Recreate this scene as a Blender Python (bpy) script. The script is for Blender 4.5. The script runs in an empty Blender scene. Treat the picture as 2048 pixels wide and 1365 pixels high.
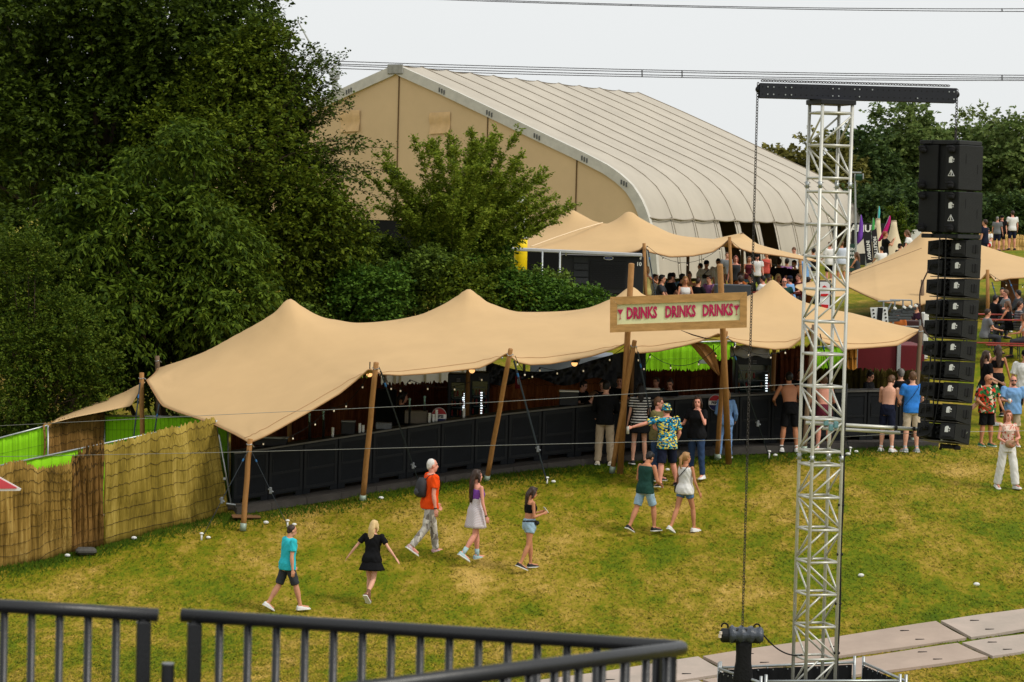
import bpy, math, random
import numpy as np
from mathutils import Vector, Matrix, noise as mnoise

SC = bpy.context.scene
COL = SC.collection
R = math.radians
# ------------------------------------------------------------------ camera
CAM_Z = 8.6
LENS, FPX = 100.0, 2048 * 100.0 / 36.0
PITCH, ROLL = R(2.39), R(1.45)
cam = bpy.data.cameras.new("camera"); cam.lens = LENS; cam.sensor_width = 36.0
cam.clip_start = 0.1; cam.clip_end = 6000
camo = bpy.data.objects.new("camera", cam); COL.objects.link(camo)
CAM_M = Matrix.Translation((0, 0, CAM_Z)) @ Matrix.Rotation(math.pi / 2 - PITCH, 4, 'X') @ Matrix.Rotation(ROLL, 4, 'Z')
camo.matrix_world = CAM_M
cam.dof.use_dof = True; cam.dof.focus_distance = 58.0; cam.dof.aperture_fstop = 10.0
SC.camera = camo
CAM_I = CAM_M.inverted(); CAM_R = CAM_M.to_3x3()

# ------------------------------------------------------------------ light
SUN_EL, SUN_AZ = R(48), R(118)        # azimuth measured from +Y towards +X
w = bpy.data.worlds.new("World"); SC.world = w; w.use_nodes = True
nt = w.node_tree; nt.nodes.clear()
wo = nt.nodes.new("ShaderNodeOutputWorld"); bg = nt.nodes.new("ShaderNodeBackground")
sky = nt.nodes.new("ShaderNodeTexSky"); sky.sky_type = 'NISHITA'; sky.sun_disc = False
sky.sun_elevation = SUN_EL; sky.sun_rotation = SUN_AZ
sky.air_density = 1.0; sky.dust_density = 6.0; sky.ozone_density = 1.0
hs = nt.nodes.new("ShaderNodeHueSaturation"); hs.inputs['Saturation'].default_value = 0.06; hs.inputs['Value'].default_value = 1.0
# cloud deck: evens out the sky like a thin overcast
mixn = nt.nodes.new("ShaderNodeMix"); mixn.data_type = 'RGBA'; mixn.inputs[0].default_value = 0.82
mixn.inputs[7].default_value = (7.55, 7.75, 7.78, 1)
nt.links.new(sky.outputs[0], hs.inputs['Color'])
nt.links.new(hs.outputs[0], mixn.inputs[6])
nt.links.new(mixn.outputs[2], bg.inputs[0]); bg.inputs[1].default_value = 0.130
nt.links.new(bg.outputs[0], wo.inputs[0])
sl = bpy.data.lights.new("sun", 'SUN'); sl.energy = 1.9; sl.angle = R(10); sl.color = (1.0, 0.94, 0.84)
so = bpy.data.objects.new("sun", sl); COL.objects.link(so)
S = Vector((math.cos(SUN_EL) * math.sin(SUN_AZ), math.cos(SUN_EL) * math.cos(SUN_AZ), math.sin(SUN_EL)))
so.rotation_euler = S.to_track_quat('Z', 'Y').to_euler(); so.location = (20, 0, 60)
SC.view_settings.view_transform = 'Standard'; SC.view_settings.look = 'None'
SC.view_settings.exposure = 0.0; SC.view_settings.gamma = 1.0
SC.cycles.max_bounces = 6; SC.cycles.diffuse_bounces = 3; SC.cycles.transparent_max_bounces = 8
SC.cycles.use_denoising = True

# ------------------------------------------------------------------ pixel <-> world
def P(px, py, Y):
    """world point seen at photo pixel (px,py), at distance Y ahead"""
    d = CAM_R @ Vector(((px - 1024) / FPX, -(py - 682.5) / FPX, -1.0))
    t = Y / d.y
    return Vector((d.x * t, Y, CAM_Z + d.z * t))
def proj(v):
    c = CAM_I @ Vector(v)
    return (1024 + FPX * c.x / -c.z, 682.5 - FPX * c.y / -c.z)
def mpp(Y): return Y / FPX      # metres per photo pixel at distance Y

# ------------------------------------------------------------------ terrain
_gp = [(100,1365,48),(1000,1365,48),(575,1222,54),(745,1208,55),(862,1108,56.5),(950,1120,56),(1058,1140,55.5),
 (1290,1068,57.5),(1370,1068,57.8),(1330,975,60.3),(470,1022,61),(760,987,61.2),(1000,957,61.5),(1330,932,61.9),(1493,918,62.6),(1850,884,64.5),
 (2010,979,60),(1975,895,68),(2040,845,72),(0,1135,57),(230,1082,59),(450,1022,61.2),(1400,1330,49),(2048,1240,51),(2048,1335,48),
 (1700,1060,56.5),(1700,1290,49.8),(1975,705,78),(2048,690,79),(1740,632,86),(1750,560,104),(1960,540,108),
 (2023,501,127),(1940,505,124),(-200,1200,55),(-100,980,66),(100,940,69),(500,950,66),(2250,960,60),(2250,860,70)]
_gh = [(1410,521,93,1.78),(1433,519,94,1.75),(1555,517,94,1.8),(1470,505,96,1.72),(1768,467,112,1.8)]   # head tops of standing people
GX = [P(*g) for g in _gp]
for px, py, Y, H in _gh:
    v = P(px, py, Y); v.z -= H; GX.append(v)
for X, Y, z in [(-8,40,-8.3),(8,40,-7.9),(-14,25,-8.6),(14,25,-8.2),(0,8,-8.8),(-12,-5,-8.8),(12,-5,-8.8),(0,30,-8.3),
                (-10,80,-5.4),(-20,80,-6.0),(-4,92,-3.6),(3,90,-3.0),(-10,118,-2.5),(6,118,-2.45),(15,118,-2.1),(8,140,-2.2),(-20,140,-2.4),(22,145,-0.8),(30,128,-0.5),(-25,60,-7.0),(-30,45,-8.2),(30,50,-6.6),(32,70,-4.6),(32,90,-2.6),
                (-40,160,-2.5),(0,180,-2.0),(40,180,-0.4),(60,120,-0.5),(-60,80,-6.0),(55,60,-5.5),(-60,200,-2.5),(60,230,-0.5),(0,250,-1.5)]:
    GX.append(Vector((X, Y, CAM_Z + z)))
_C = np.array([[v.x, v.y] for v in GX]); _Z = np.array([v.z for v in GX])
def _phi(r2): return 0.5 * r2 * np.log(r2 + 1e-9)
_n = len(_C); _D = ((_C[:, None] - _C[None]) ** 2).sum(-1)
_A = np.zeros((_n + 3, _n + 3)); _A[:_n, :_n] = _phi(_D) + 4.0 * np.eye(_n); _A[:_n, _n] = 1; _A[:_n, _n + 1:] = _C; _A[_n:, :_n] = _A[:_n, _n:].T
_W = np.linalg.solve(_A, np.concatenate([_Z, [0, 0, 0]]))
def zgrid(X, Y):
    X = np.asarray(X, float); Y = np.asarray(Y, float)
    Xc = np.clip(X, -58, 58); Yc = np.clip(Y, -5, 235)
    q = np.stack([Xc.ravel(), Yc.ravel()], 1); out = np.empty(len(q))
    for i in range(0, len(q), 20000):
        d = ((q[i:i+20000, None] - _C[None]) ** 2).sum(-1)
        out[i:i+20000] = _phi(d) @ _W[:_n] + _W[_n] + q[i:i+20000] @ _W[_n + 1:]
    return out.reshape(X.shape)
def zg(x, y): return float(zgrid([x], [y])[0])
def hit(px, py, lo=30, hi=150):
    """first point of the ground under photo pixel"""
    ys = np.linspace(lo, hi, 600)
    d = CAM_R @ Vector(((px - 1024) / FPX, -(py - 682.5) / FPX, -1.0))
    xs = d.x / d.y * ys; zs = CAM_Z + d.z / d.y * ys
    g = zgrid(xs, ys); k = np.argmax(zs < g)
    if zs[k] >= g[k]: k = len(ys) - 1
    if k > 0:
        a = (zs[k-1] - g[k-1]); b = (g[k] - zs[k]); f = a / (a + b + 1e-9)
        Y = ys[k-1] + f * (ys[k] - ys[k-1])
    else: Y = ys[0]
    x = d.x / d.y * Y
    return Vector((x, Y, zg(x, Y)))
def gat(px, Y):
    """ground point in photo column px at distance Y"""
    py = 800
    for _ in range(6):
        v = P(px, py, Y); g = zg(v.x, Y); py = proj((v.x, Y, g))[1]
    return Vector((v.x, Y, g))

# ------------------------------------------------------------------ materials
def lin(c):
    c = c / 255.0
    return c / 12.92 if c <= 0.04045 else ((c + 0.055) / 1.055) ** 2.4
def L3(rgb): return tuple(lin(c) for c in rgb)
MATS = {}
WL = {}
def M(name, rgb, rough=0.7, var=0.12, scale=6.0, bump=0.0, bscale=60.0, metal=0.0, spec=0.3, emit=None, hue=0.0, stretch=None, rgb2=None):
    if name in MATS: return MATS[name]
    m = bpy.data.materials.new(name); m.use_nodes = True; n = m.node_tree.nodes; l = m.node_tree.links
    b = n["Principled BSDF"]; b.inputs['Roughness'].default_value = rough; b.inputs['Metallic'].default_value = metal
    b.inputs['Specular IOR Level'].default_value = spec
    c = L3(rgb)
    tc = n.new("ShaderNodeTexCoord"); mp = n.new("ShaderNodeMapping"); l.new(tc.outputs['Object'], mp.inputs[0])
    if stretch: mp.inputs['Scale'].default_value = stretch
    if var or rgb2:
        nz = n.new("ShaderNodeTexNoise"); nz.inputs['Scale'].default_value = scale; nz.inputs['Detail'].default_value = 5; nz.inputs['Roughness'].default_value = 0.62
        l.new(mp.outputs[0], nz.inputs['Vector'])
        cr = n.new("ShaderNodeValToRGB"); cr.color_ramp.elements[0].position = 0.3; cr.color_ramp.elements[1].position = 0.7
        c2 = L3(rgb2) if rgb2 else c
        cr.color_ramp.elements[0].color = (*[max(0, x * (1 - var)) for x in c], 1)
        cr.color_ramp.elements[1].color = (*[min(1, x * (1 + var)) for x in c2], 1)
        l.new(nz.outputs[0], cr.inputs[0]); l.new(cr.outputs[0], b.inputs['Base Color'])
    else: b.inputs['Base Color'].default_value = (*c, 1)
    if bump:
        n2 = n.new("ShaderNodeTexNoise"); n2.inputs['Scale'].default_value = bscale; n2.inputs['Detail'].default_value = 4
        l.new(mp.outputs[0], n2.inputs['Vector'])
        bp = n.new("ShaderNodeBump"); bp.inputs['Strength'].default_value = bump; bp.inputs['Distance'].default_value = 0.02
        l.new(n2.outputs[0], bp.inputs['Height']); l.new(bp.outputs[0], b.inputs['Normal'])
    if emit:
        b.inputs['Emission Color'].default_value = (*L3(emit[0]), 1); b.inputs['Emission Strength'].default_value = emit[1]
    MATS[name] = m
    return m

# ------------------------------------------------------------------ mesh building
class MB:
    def __init__(s): s.v = []; s.f = []; s.mi = []; s.cur = 0
    def add(s, vs, fs):
        o = len(s.v); s.v.extend([tuple(v) for v in vs]); s.f.extend([tuple(i + o for i in f) for f in fs]); s.mi.extend([s.cur] * len(fs)); return s
    def box(s, c, size, rot=None):
        hx, hy, hz = [q / 2 for q in size]
        vs = [Vector((x, y, z)) for x in (-hx, hx) for y in (-hy, hy) for z in (-hz, hz)]
        if rot is not None:
            Rm = rot if isinstance(rot, Matrix) else Matrix.Rotation(rot, 3, 'Z')
            vs = [Rm @ v for v in vs]
        c = Vector(c)
        return s.add([v + c for v in vs], [(0,1,3,2),(4,6,7,5),(0,4,5,1),(2,3,7,6),(0,2,6,4),(1,5,7,3)])
    def bbox(s, c, size, bev=0.01, rot=None):
        """box with chamfered vertical and horizontal edges"""
        hx, hy, hz = [q / 2 for q in size]; b = min(bev, hx * .9, hy * .9, hz * .9)
        def ring(ix, iy, z): return [Vector(p) for p in ((-ix, -iy + b, z), (-ix + b, -iy, z), (ix - b, -iy, z), (ix, -iy + b, z), (ix, iy - b, z), (ix - b, iy, z), (-ix + b, iy, z), (-ix, iy - b, z))]
        rs = [ring(hx - b, hy - b, -hz), ring(hx, hy, -hz + b), ring(hx, hy, hz - b), ring(hx - b, hy - b, hz)]
        if rot is not None:
            Rm = rot if isinstance(rot, Matrix) else Matrix.Rotation(rot, 3, 'Z')
            rs = [[Rm @ v for v in r] for r in rs]
        c = Vector(c)
        return s.loft([[v + c for v in r] for r in rs])
    def loft(s, rings, cap=True, closed=True):
        n = len(rings[0]); vs = [v for r in rings for v in r]; fs = []
        for i in range(len(rings) - 1):
            for j in range(n if closed else n - 1):
                k = (j + 1) % n
                fs.append((i * n + j, i * n + k, (i + 1) * n + k, (i + 1) * n + j))
        if cap: fs.append(tuple(range(n - 1, -1, -1))); fs.append(tuple((len(rings) - 1) * n + j for j in range(n)))
        return s.add(vs, fs)
    def tube(s, pts, r, n=8, cap=True, flat=1.0):
        pts = [Vector(p) for p in pts]
        rr = r if isinstance(r, (list, tuple)) else [r] * len(pts)
        rings = []; ref = None
        for i, p in enumerate(pts):
            a = pts[max(0, i - 1)]; b = pts[min(len(pts) - 1, i + 1)]; t = (b - a)
            t = t.normalized() if t.length > 1e-9 else Vector((0, 0, 1))
            if ref is None:
                up = Vector((0, 0, 1)) if abs(t.z) < 0.9 else Vector((0, 1, 0))
                u = t.cross(up).normalized()
            else:
                u = (ref - t * ref.dot(t))
                u = u.normalized() if u.length > 1e-6 else t.orthogonal().normalized()
            ref = u; v = t.cross(u)
            rings.append([p + (u * math.cos(2 * math.pi * k / n) + v * flat * math.sin(2 * math.pi * k / n)) * rr[i] for k in range(n)])
        return s.loft(rings, cap)
    def ell(s, c, rad, rot=None, nu=12, nv=8):
        c = Vector(c); vs = []; fs = []
        for i in range(1, nv):
            th = math.pi * i / nv
            for j in range(nu):
                ph = 2 * math.pi * j / nu
                v = Vector((rad[0] * math.sin(th) * math.cos(ph), rad[1] * math.sin(th) * math.sin(ph), rad[2] * math.cos(th)))
                vs.append(v)
        vs.append(Vector((0, 0, rad[2]))); vs.append(Vector((0, 0, -rad[2])))
        if rot is not None: vs = [rot @ v for v in vs]
        t, b = len(vs) - 2, len(vs) - 1
        for i in range(nv - 2):
            for j in range(nu):
                k = (j + 1) % nu
                fs.append((i * nu + j, (i + 1) * nu + j, (i + 1) * nu + k, i * nu + k))
        for j in range(nu):
            k = (j + 1) % nu
            fs.append((t, j, k)); fs.append((b, (nv - 2) * nu + k, (nv - 2) * nu + j))
        return s.add([v + c for v in vs], fs)
    def prism(s, poly, a, b):
        """poly: list of 3D points; extruded by vector b-a style offset"""
        off = Vector(b) - Vector(a)
        p0 = [Vector(p) for p in poly]; p1 = [p + off for p in p0]
        return s.loft([p0, p1])
    def build(s, name, mats, parent=None, smooth=False, world=True, loc=None):
        me = bpy.data.meshes.new(name)
        off = Vector((0, 0, 0))
        if parent is not None and world: off = WL.get(parent.name, Vector((0, 0, 0)))
        if loc is not None: off = Vector(loc)
        me.from_pydata([(v[0] - off.x, v[1] - off.y, v[2] - off.z) for v in s.v], [], s.f)
        if not isinstance(mats, (list, tuple)): mats = [mats]
        for m in mats: me.materials.append(m)
        if len(mats) > 1: me.polygons.foreach_set('material_index', s.mi)
        if smooth: me.polygons.foreach_set('use_smooth', [True] * len(me.polygons))
        me.update()
        o = bpy.data.objects.new(name, me); COL.objects.link(o)
        if parent is not None: o.parent = parent
        if loc is not None: o.location = loc
        return o
def np_mesh(name, V, F, mat, parent=None, smooth=False, off=None):
    V = np.asarray(V, np.float32); F = np.asarray(F, np.int32); k = F.shape[1]
    if off is not None: V = V - np.asarray(off, np.float32)
    me = bpy.data.meshes.new(name); me.vertices.add(len(V)); me.vertices.foreach_set('co', V.ravel())
    me.loops.add(F.size); me.loops.foreach_set('vertex_index', F.ravel())
    me.polygons.add(len(F)); me.polygons.foreach_set('loop_start', np.arange(0, F.size, k, dtype=np.int32))
    if smooth: me.polygons.foreach_set('use_smooth', np.ones(len(F), bool))
    me.materials.append(mat); me.update(calc_edges=True); me.validate()
    o = bpy.data.objects.new(name, me); COL.objects.link(o)
    if parent is not None: o.parent = parent
    return o
def tag(o, label=None, cat=None, group=None, kind=None):
    if label: o['label'] = label
    if cat: o['category'] = cat
    if group: o['group'] = group
    if kind: o['kind'] = kind
    return o
def thing(name, label, cat, loc, rz=0.0, group=None):
    o = bpy.data.objects.new(name, None); COL.objects.link(o); o.empty_display_size = 0.1
    o.location = loc; o.rotation_euler = (0, 0, rz); WL[o.name] = Vector(loc)
    return tag(o, label, cat, group)
def one(name, mb, mat, label, cat, group=None, smooth=False):
    """a thing that is one mesh, its origin at its own base"""
    z = min(v[2] for v in mb.v); cx = sum(v[0] for v in mb.v) / len(mb.v); cy = sum(v[1] for v in mb.v) / len(mb.v)
    return tag(mb.build(name, mat, None, smooth, loc=(cx, cy, z)), label, cat, group)
def copy_tree(o, parent=None):
    c = o.copy(); COL.objects.link(c)
    if parent is not None: c.parent = parent
    for ch in list(o.children): copy_tree(ch, c)
    return c
ORD = ['first','second','third','fourth','fifth','sixth','seventh','eighth','ninth','tenth','eleventh','twelfth','thirteenth','fourteenth','fifteenth','sixteenth','seventeenth','eighteenth','nineteenth','twentieth','twenty-first','twenty-second','twenty-third','twenty-fourth']
def sag(a, b, drop, n=14):
    a = Vector(a); b = Vector(b)
    return [a.lerp(b, i / n) - Vector((0, 0, drop * 4 * (i / n) * (1 - i / n))) for i in range(n + 1)]
def text_mesh(txt, size, bold=0.0, ext=0.002, align='CENTER', xs=1.0):
    cu = bpy.data.curves.new("t", 'FONT'); cu.body = txt; cu.size = size; cu.align_x = align; cu.align_y = 'CENTER'; cu.extrude = ext; cu.offset = bold; cu.resolution_u = 2
    o = bpy.data.objects.new("t", cu); COL.objects.link(o)
    dg = bpy.context.evaluated_depsgraph_get(); me = bpy.data.meshes.new_from_object(o.evaluated_get(dg))
    vs = [(v.co.x * xs, v.co.y, v.co.z) for v in me.vertices]; fs = [tuple(p.vertices) for p in me.polygons]
    bpy.data.objects.remove(o); bpy.data.curves.remove(cu); bpy.data.meshes.remove(me)
    return vs, fs
def add_text(mb, txt, c, ux, uy, size, **k):
    """text laid on a plane with right vector ux and up vector uy at c"""
    vs, fs = text_mesh(txt, size, **k); ux = Vector(ux).normalized(); uy = Vector(uy).normalized(); n = ux.cross(uy)
    mb.add([Vector(c) + ux * v[0] + uy * v[1] + n * v[2] for v in vs], fs)

# ------------------------------------------------------------------ ground
def bumps_at(X, Y):
    b = np.array([mnoise.noise(Vector((x * .9, y * .9, 0))) * .035 + mnoise.noise(Vector((x * .25, y * .25, 5))) * .05 for x, y in zip(np.ravel(X), np.ravel(Y))]).reshape(np.shape(X))
    return np.where((Y > 30) & (Y < 80) & (abs(X) < 30), b, 0) - .02
def make_ground():
    xs = np.concatenate([[-3000,-1000,-400,-150,-90], np.arange(-60,-20,1.5), np.arange(-20,20,0.4), np.arange(20,60.1,1.5), [90,150,400,1000,3000]])
    ys = np.concatenate([[-60,-20], np.arange(-5,40,1.0), np.arange(40,75,0.4), np.arange(75,130,1.0), np.arange(130,240,4.0), [300,500,900,1800,4000]])
    X, Y = np.meshgrid(xs, ys); Z = zgrid(X, Y)
    Z = Z + bumps_at(X, Y)
    V = np.stack([X, Y, Z], -1).reshape(-1, 3); nx = len(xs); ny = len(ys)
    i, j = np.meshgrid(np.arange(nx - 1), np.arange(ny - 1)); a = (j * nx + i).ravel()
    F = np.stack([a, a + 1, a + nx + 1, a + nx], 1)
    m = bpy.data.materials.new("meadow"); m.use_nodes = True; n = m.node_tree.nodes; l = m.node_tree.links; b = n["Principled BSDF"]
    b.inputs['Roughness'].default_value = 0.95; b.inputs['Specular IOR Level'].default_value = 0.1
    geo = n.new("ShaderNodeNewGeometry")
    def nz(scale, det, stretch=(1, 1, 1), rough=.6):
        mp = n.new("ShaderNodeMapping"); mp.inputs['Scale'].default_value = stretch; l.new(geo.outputs['Position'], mp.inputs[0])
        t = n.new("ShaderNodeTexNoise"); t.inputs['Scale'].default_value = scale; t.inputs['Detail'].default_value = det; t.inputs['Roughness'].default_value = rough; l.new(mp.outputs[0], t.inputs['Vector']); return t
    big = nz(0.35, 6, (1, .6, 1), .7); fine = nz(9, 8, (1, .45, 1), .82); mid = nz(1.4, 4, (1, .5, 1), .7)
    add = n.new("ShaderNodeMath"); add.operation = 'ADD'; l.new(big.outputs[0], add.inputs[0])
    mul = n.new("ShaderNodeMath"); mul.operation = 'MULTIPLY_ADD'; mul.inputs[1].default_value = .75; l.new(fine.outputs[0], mul.inputs[0]); l.new(add.outputs[0], mul.inputs[2])
    mul2 = n.new("ShaderNodeMath"); mul2.operation = 'MULTIPLY_ADD'; mul2.inputs[1].default_value = .55; l.new(mid.outputs[0], mul2.inputs[0]); l.new(mul.outputs[0], add.inputs[1]) if False else None
    add.inputs[1].default_value = 0.0; l.new(mul.outputs[0], mul2.inputs[2])
    cr = n.new("ShaderNodeValToRGB"); e = cr.color_ramp.elements
    e[0].position = .66; e[0].color = (*L3((56, 84, 8)), 1); e[1].position = 1.36; e[1].color = (*L3((184, 152, 80)), 1)
    cr2 = n.new("ShaderNodeMapRange"); cr2.inputs[1].default_value = .80; cr2.inputs[2].default_value = 1.42
    l.new(mul2.outputs[0], cr2.inputs[0]); l.new(cr2.outputs[0], cr.inputs[0])
    e[0].position = 0.0; e[1].position = 1.0
    k = e.new(.40); k.color = (*L3((94, 106, 10)), 1); k = e.new(.58); k.color = (*L3((124, 116, 22)), 1); k = e.new(.75); k.color = (*L3((150, 128, 48)), 1)
    l.new(cr.outputs[0], b.inputs['Base Color'])
    bp = n.new("ShaderNodeBump"); bp.inputs['Strength'].default_value = .35; bp.inputs['Distance'].default_value = .035
    l.new(fine.outputs[0], bp.inputs['Height']); l.new(bp.outputs[0], b.inputs['Normal'])
    o = np_mesh("ground", V, F, m, smooth=True); tag(o, kind='structure'); o['label'] = "sloping meadow of mown green and straw yellow grass"
    return o
ground = make_ground()
# ================================================================== STRUCTURES
m_tent = M("stretch_tent_fabric", (195, 163, 119), .85, .045, .8, .05, 90, spec=.15)
m_tentlow = M("tent_fabric_hem", (120, 88, 55), .9, .1, 3)
m_pole = M("round_timber", (158, 112, 60), .75, .22, 5, .25, 30, stretch=(6, 6, .6), rgb2=(150, 108, 62))
m_polegrey = M("weathered_timber", (120, 100, 80), .85, .2, 5, .2, 30, stretch=(6, 6, .6))
m_steel = M("galvanised_steel", (168, 172, 172), .42, .1, 8, metal=.75, spec=.5)
m_alu = M("aluminium_tube", (196, 195, 186), .42, .07, 5, metal=.35, spec=.5)
m_blk = M("black_paint", (24, 25, 27), .5, .15, 8, .1, 80)
m_blkmatte = M("black_matte", (14, 14, 15), .85, .15, 8)
m_rail = M("railing_paint", (25, 26, 28), .38, .12, 14, .06, 120, spec=.5)
m_strap = M("webbing_strap", (44, 52, 58), .8, .1, 20)
m_blue = M("blue_ratchet_tape", (40, 92, 140), .6, .1, 10)
m_white = M("white_plastic", (225, 225, 220), .5, .04, 8)
m_chain = M("hoist_chain_steel", (62, 58, 54), .5, .1, 20, metal=.6)
m_wire = M("steel_wire", (150, 150, 145), .5, 0, metal=.5)
m_cable = M("rubber_cable", (14, 14, 15), .6, 0)

# ---- foreground railings -------------------------------------------------------
def railing(name, label, tubes, balusters, posts, base):
    t = thing(name, label, 'railing', base)
    m = MB()
    for pts, r in tubes: m.tube(pts, r, 20)
    m.build('handrail', m_rail, t, True)
    for a, b, r in balusters: MB().tube([a, b], r, 12).build('baluster', m_rail, t, True)
    for c, s, rot in posts:
        m = MB(); m.bbox(c, s, .004, rot)
        c = Vector(c); m.tube([c + Vector((-.03, -s[1] / 2 - .004, .15)), c + Vector((-.03, -s[1] / 2 + .01, .15))], .006, 8)
        m.tube([c + Vector((0, 0, s[2] / 2 - .01)), c + Vector((0, 0, s[2] / 2 + .03))], .016, 12)
        m.build('post', m_rail, t)
    return t
RY0, RY1 = 8.45, 8.15
TR = .0205
a = P(-260, 1197, RY0 + .02); b = P(316, 1231, RY0)
RZ = 1.12
bl = []
for px in (-222, -166, -108, -51, 9, 64, 120, 177, 233):
    f = (px + 260) / 576; c = a.lerp(b, f); bl.append(((c.x, c.y, c.z - .015), (c.x, c.y, c.z - RZ), .0118))
c = a.lerp(b, (288 + 260) / 576)
railing("railing", "black steel railing section with round handrail ending at the gap", [([a, b], TR)], bl, [((c.x, c.y, c.z - .56), (.042, .042, 1.08), .2)], (c.x, c.y, c.z - RZ))
a2 = P(364, 1231, RY0 - .01); b2 = P(1376, 1296, RY1 + .02); e2 = P(560, 1400, 6.2)
bl = []
for i in range(16):
    px = 442 + i * 58.2
    f = (px - 364) / (1376 - 364); c = a2.lerp(b2, f); bl.append(((c.x, c.y, c.z - .015), (c.x, c.y, c.z - RZ), .0118))
for i in range(1, 15):
    c = b2.lerp(e2, i * .065); bl.append(((c.x, c.y, c.z - .015), (c.x, c.y, c.z - RZ), .0118))
el = []
d1 = (b2 - a2).normalized(); d2 = (e2 - b2).normalized()
for i in range(9):
    t = i / 8; p0 = b2 - d1 * .07; p2 = b2 + d2 * .07
    el.append(p0 * (1 - t) ** 2 + b2 * 2 * t * (1 - t) + p2 * t * t)
pc = a2.lerp(b2, .026); pe = b2 - d1 * .05 + d2 * .02
railing("railing", "black steel railing with a rounded corner turning back toward the viewer", [([a2, a2.lerp(b2, .5)] + el + [e2], TR)], bl,
        [((pc.x, pc.y, pc.z - .56), (.042, .042, 1.08), .2), ((pe.x, pe.y, pe.z - .56), (.045, .045, 1.08), .2)], (pc.x, pc.y, pc.z - RZ))
c = P(336, 1329, RY0 - .05)
m = MB(); m.tube([c, c - Vector((0, 0, RZ - .2))], .019, 16); m.cur = 1; m.tube([c, c + Vector((0, 0, .004))], .0185, 16)
one("post", m, [m_rail, M("post_cap", (120, 122, 122), .5, .05)], "short round black post standing in the gap between the railing sections", "post", smooth=False)
dk = MB(); dk.box((0, 3.2, P(336, 1231, RY0).z - RZ - .08), (16, 11.5, .14))
tag(dk.build('platform', M("deck_boards", (70, 66, 60), .8, .2, 4)), kind='structure')

# ---- truss tower ---------------------------------------------------------------
TY = 43.0
tb = gat(1634, TY)
TOPZ = P(1664, 209, TY).z
TS = .243                                   # half of chord spacing
trz = R(-17.5)
tower = thing("truss_tower", "tall silver aluminium truss tower carrying a black beam", "tower", tb)
txy = P(1662, 209, TY)                       # tower axis (vertical)
ax = Vector((txy.x, TY, 0))
u = Vector((math.cos(trz), -math.sin(trz), 0)); v = Vector((math.sin(trz), math.cos(trz), 0))
cn = [ax - u * TS - v * TS, ax + u * TS - v * TS, ax + u * TS + v * TS, ax - u * TS + v * TS]
def up(p, z): return Vector((p.x, p.y, z))
CR = .0265
for c in cn: MB().tube([up(c, tb.z), up(c, TOPZ)], CR, 12).build('chord', m_alu, tower, True)
seg = 2.0; z = TOPZ - .14; k = 0; zmin = tb.z
step = .49
fm = [MB() for _ in range(4)]
lev = [TOPZ - .135]; gaps = []
for nb_ in (2, 8, 8, 8):
    for _ in range(nb_): lev.append(lev[-1] - step)
    gaps.append(len(lev)); lev.append(lev[-1] - .205)
lev = [z_ for z_ in lev if z_ > tb.z]
for f in range(4):
    A, B = cn[f], cn[(f + 1) % 4]
    for i in range(len(lev) - 1):
        z0, z1 = lev[i], lev[i + 1]
        fm[f].tube([up(A, z0), up(B, z0)], .0195, 8)
        if z0 - z1 > .3:
            q0, q1 = (A, B) if (i + f + (f > 1)) % 2 else (B, A)
            fm[f].tube([up(q0, z0 - .035), up(q1, z1 + .035)], .0155, 8)
    fm[f].build('brace', m_alu, tower, True)
for i in [g_ for g_ in gaps if g_ < len(lev)]:
    for c in cn:
        cpl = MB(); zc = (lev[i] + lev[i - 1]) / 2
        cpl.tube([up(c, zc - .05), up(c, zc + .05)], .031, 12)
        for d in (-.03, .03): cpl.tube([up(c, zc + d) - u * .05, up(c, zc + d) + u * .05], .008, 6)
        cpl.build('coupler', m_steel, tower, True)
pl = MB(); pl.bbox((ax.x, ax.y, TOPZ + .025), (2 * TS + .09, 2 * TS + .09, .075), .008, -trz); pl.build('head_plate', m_blk, tower)
bp_ = MB(); bp_.bbox((ax.x, ax.y, tb.z + .03), (.9, .9, .06), .01, -trz); bp_.build('base_plate', m_steel, tower)
# beam
bL = P(1518, 188, TY); bR = P(1911, 203, TY + .1); BZ = TOPZ + .062 + .115
bL.z = bR.z = BZ
beam = MB(); bd = (bR - bL).normalized(); bn = Vector((-bd.y, bd.x, 0)); brz = math.atan2(bd.y, bd.x); bm = (bL + bR) / 2
for s in (-1, 1):
    beam.bbox(bm + bn * .09 * s, ((bR - bL).length, .02, .225), .004, brz)
for s in (-1, 1): beam.box(bm + Vector((0, 0, .1 * s)), ((bR - bL).length - .02, .16, .016), brz)
beam.cur = 1
L_ = (bR - bL).length
for f in (.04, .07, .13, .16, .37, .40, .48, .505, .57, .8, .96, .985):
    for dz in (.055, -.055):
        if (int(f * 1000) + (dz > 0)) % 3: c = bL + bd * (L_ * f) + Vector((0, 0, dz)) - bn * .1; beam.tube([c, c - bn * .012], .011, 8)
beam.cur = 2
for i in range(36):
    for dz in (.055, -.055): c = bL + bd * (L_ * (i + .5) / 36) + Vector((0, 0, dz)) - bn * .1; beam.tube([c, c - bn * .003], .009, 6)
beam.build('beam', [M("beam_paint", (22, 24, 33), .45, .12, 6, spec=.4), m_steel, m_blkmatte], tower)
# round pulleys at the beam ends
for e in (bL, bR): MB().tube([e - bn * .03 + Vector((0, 0, .02)), e + bn * .03 + Vector((0, 0, .02))], .055, 18).build('pulley', m_blk, tower, True)
cab = MB(); cc = cn[1] + u * .035
cab.tube([up(cc + u * (.008 * math.sin(q * 1.7)), tb.z + .1 + q * (P(1700, 780, TY).z - tb.z) / 12) for q in range(13)], .018, 8)
for q in range(1, 7): cab.tube([up(cn[1], tb.z + q * .75) - u * .034, up(cn[1], tb.z + q * .75) + u * .06], .022, 8)
cab.build('cable_run', m_cable, tower, True)
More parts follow.
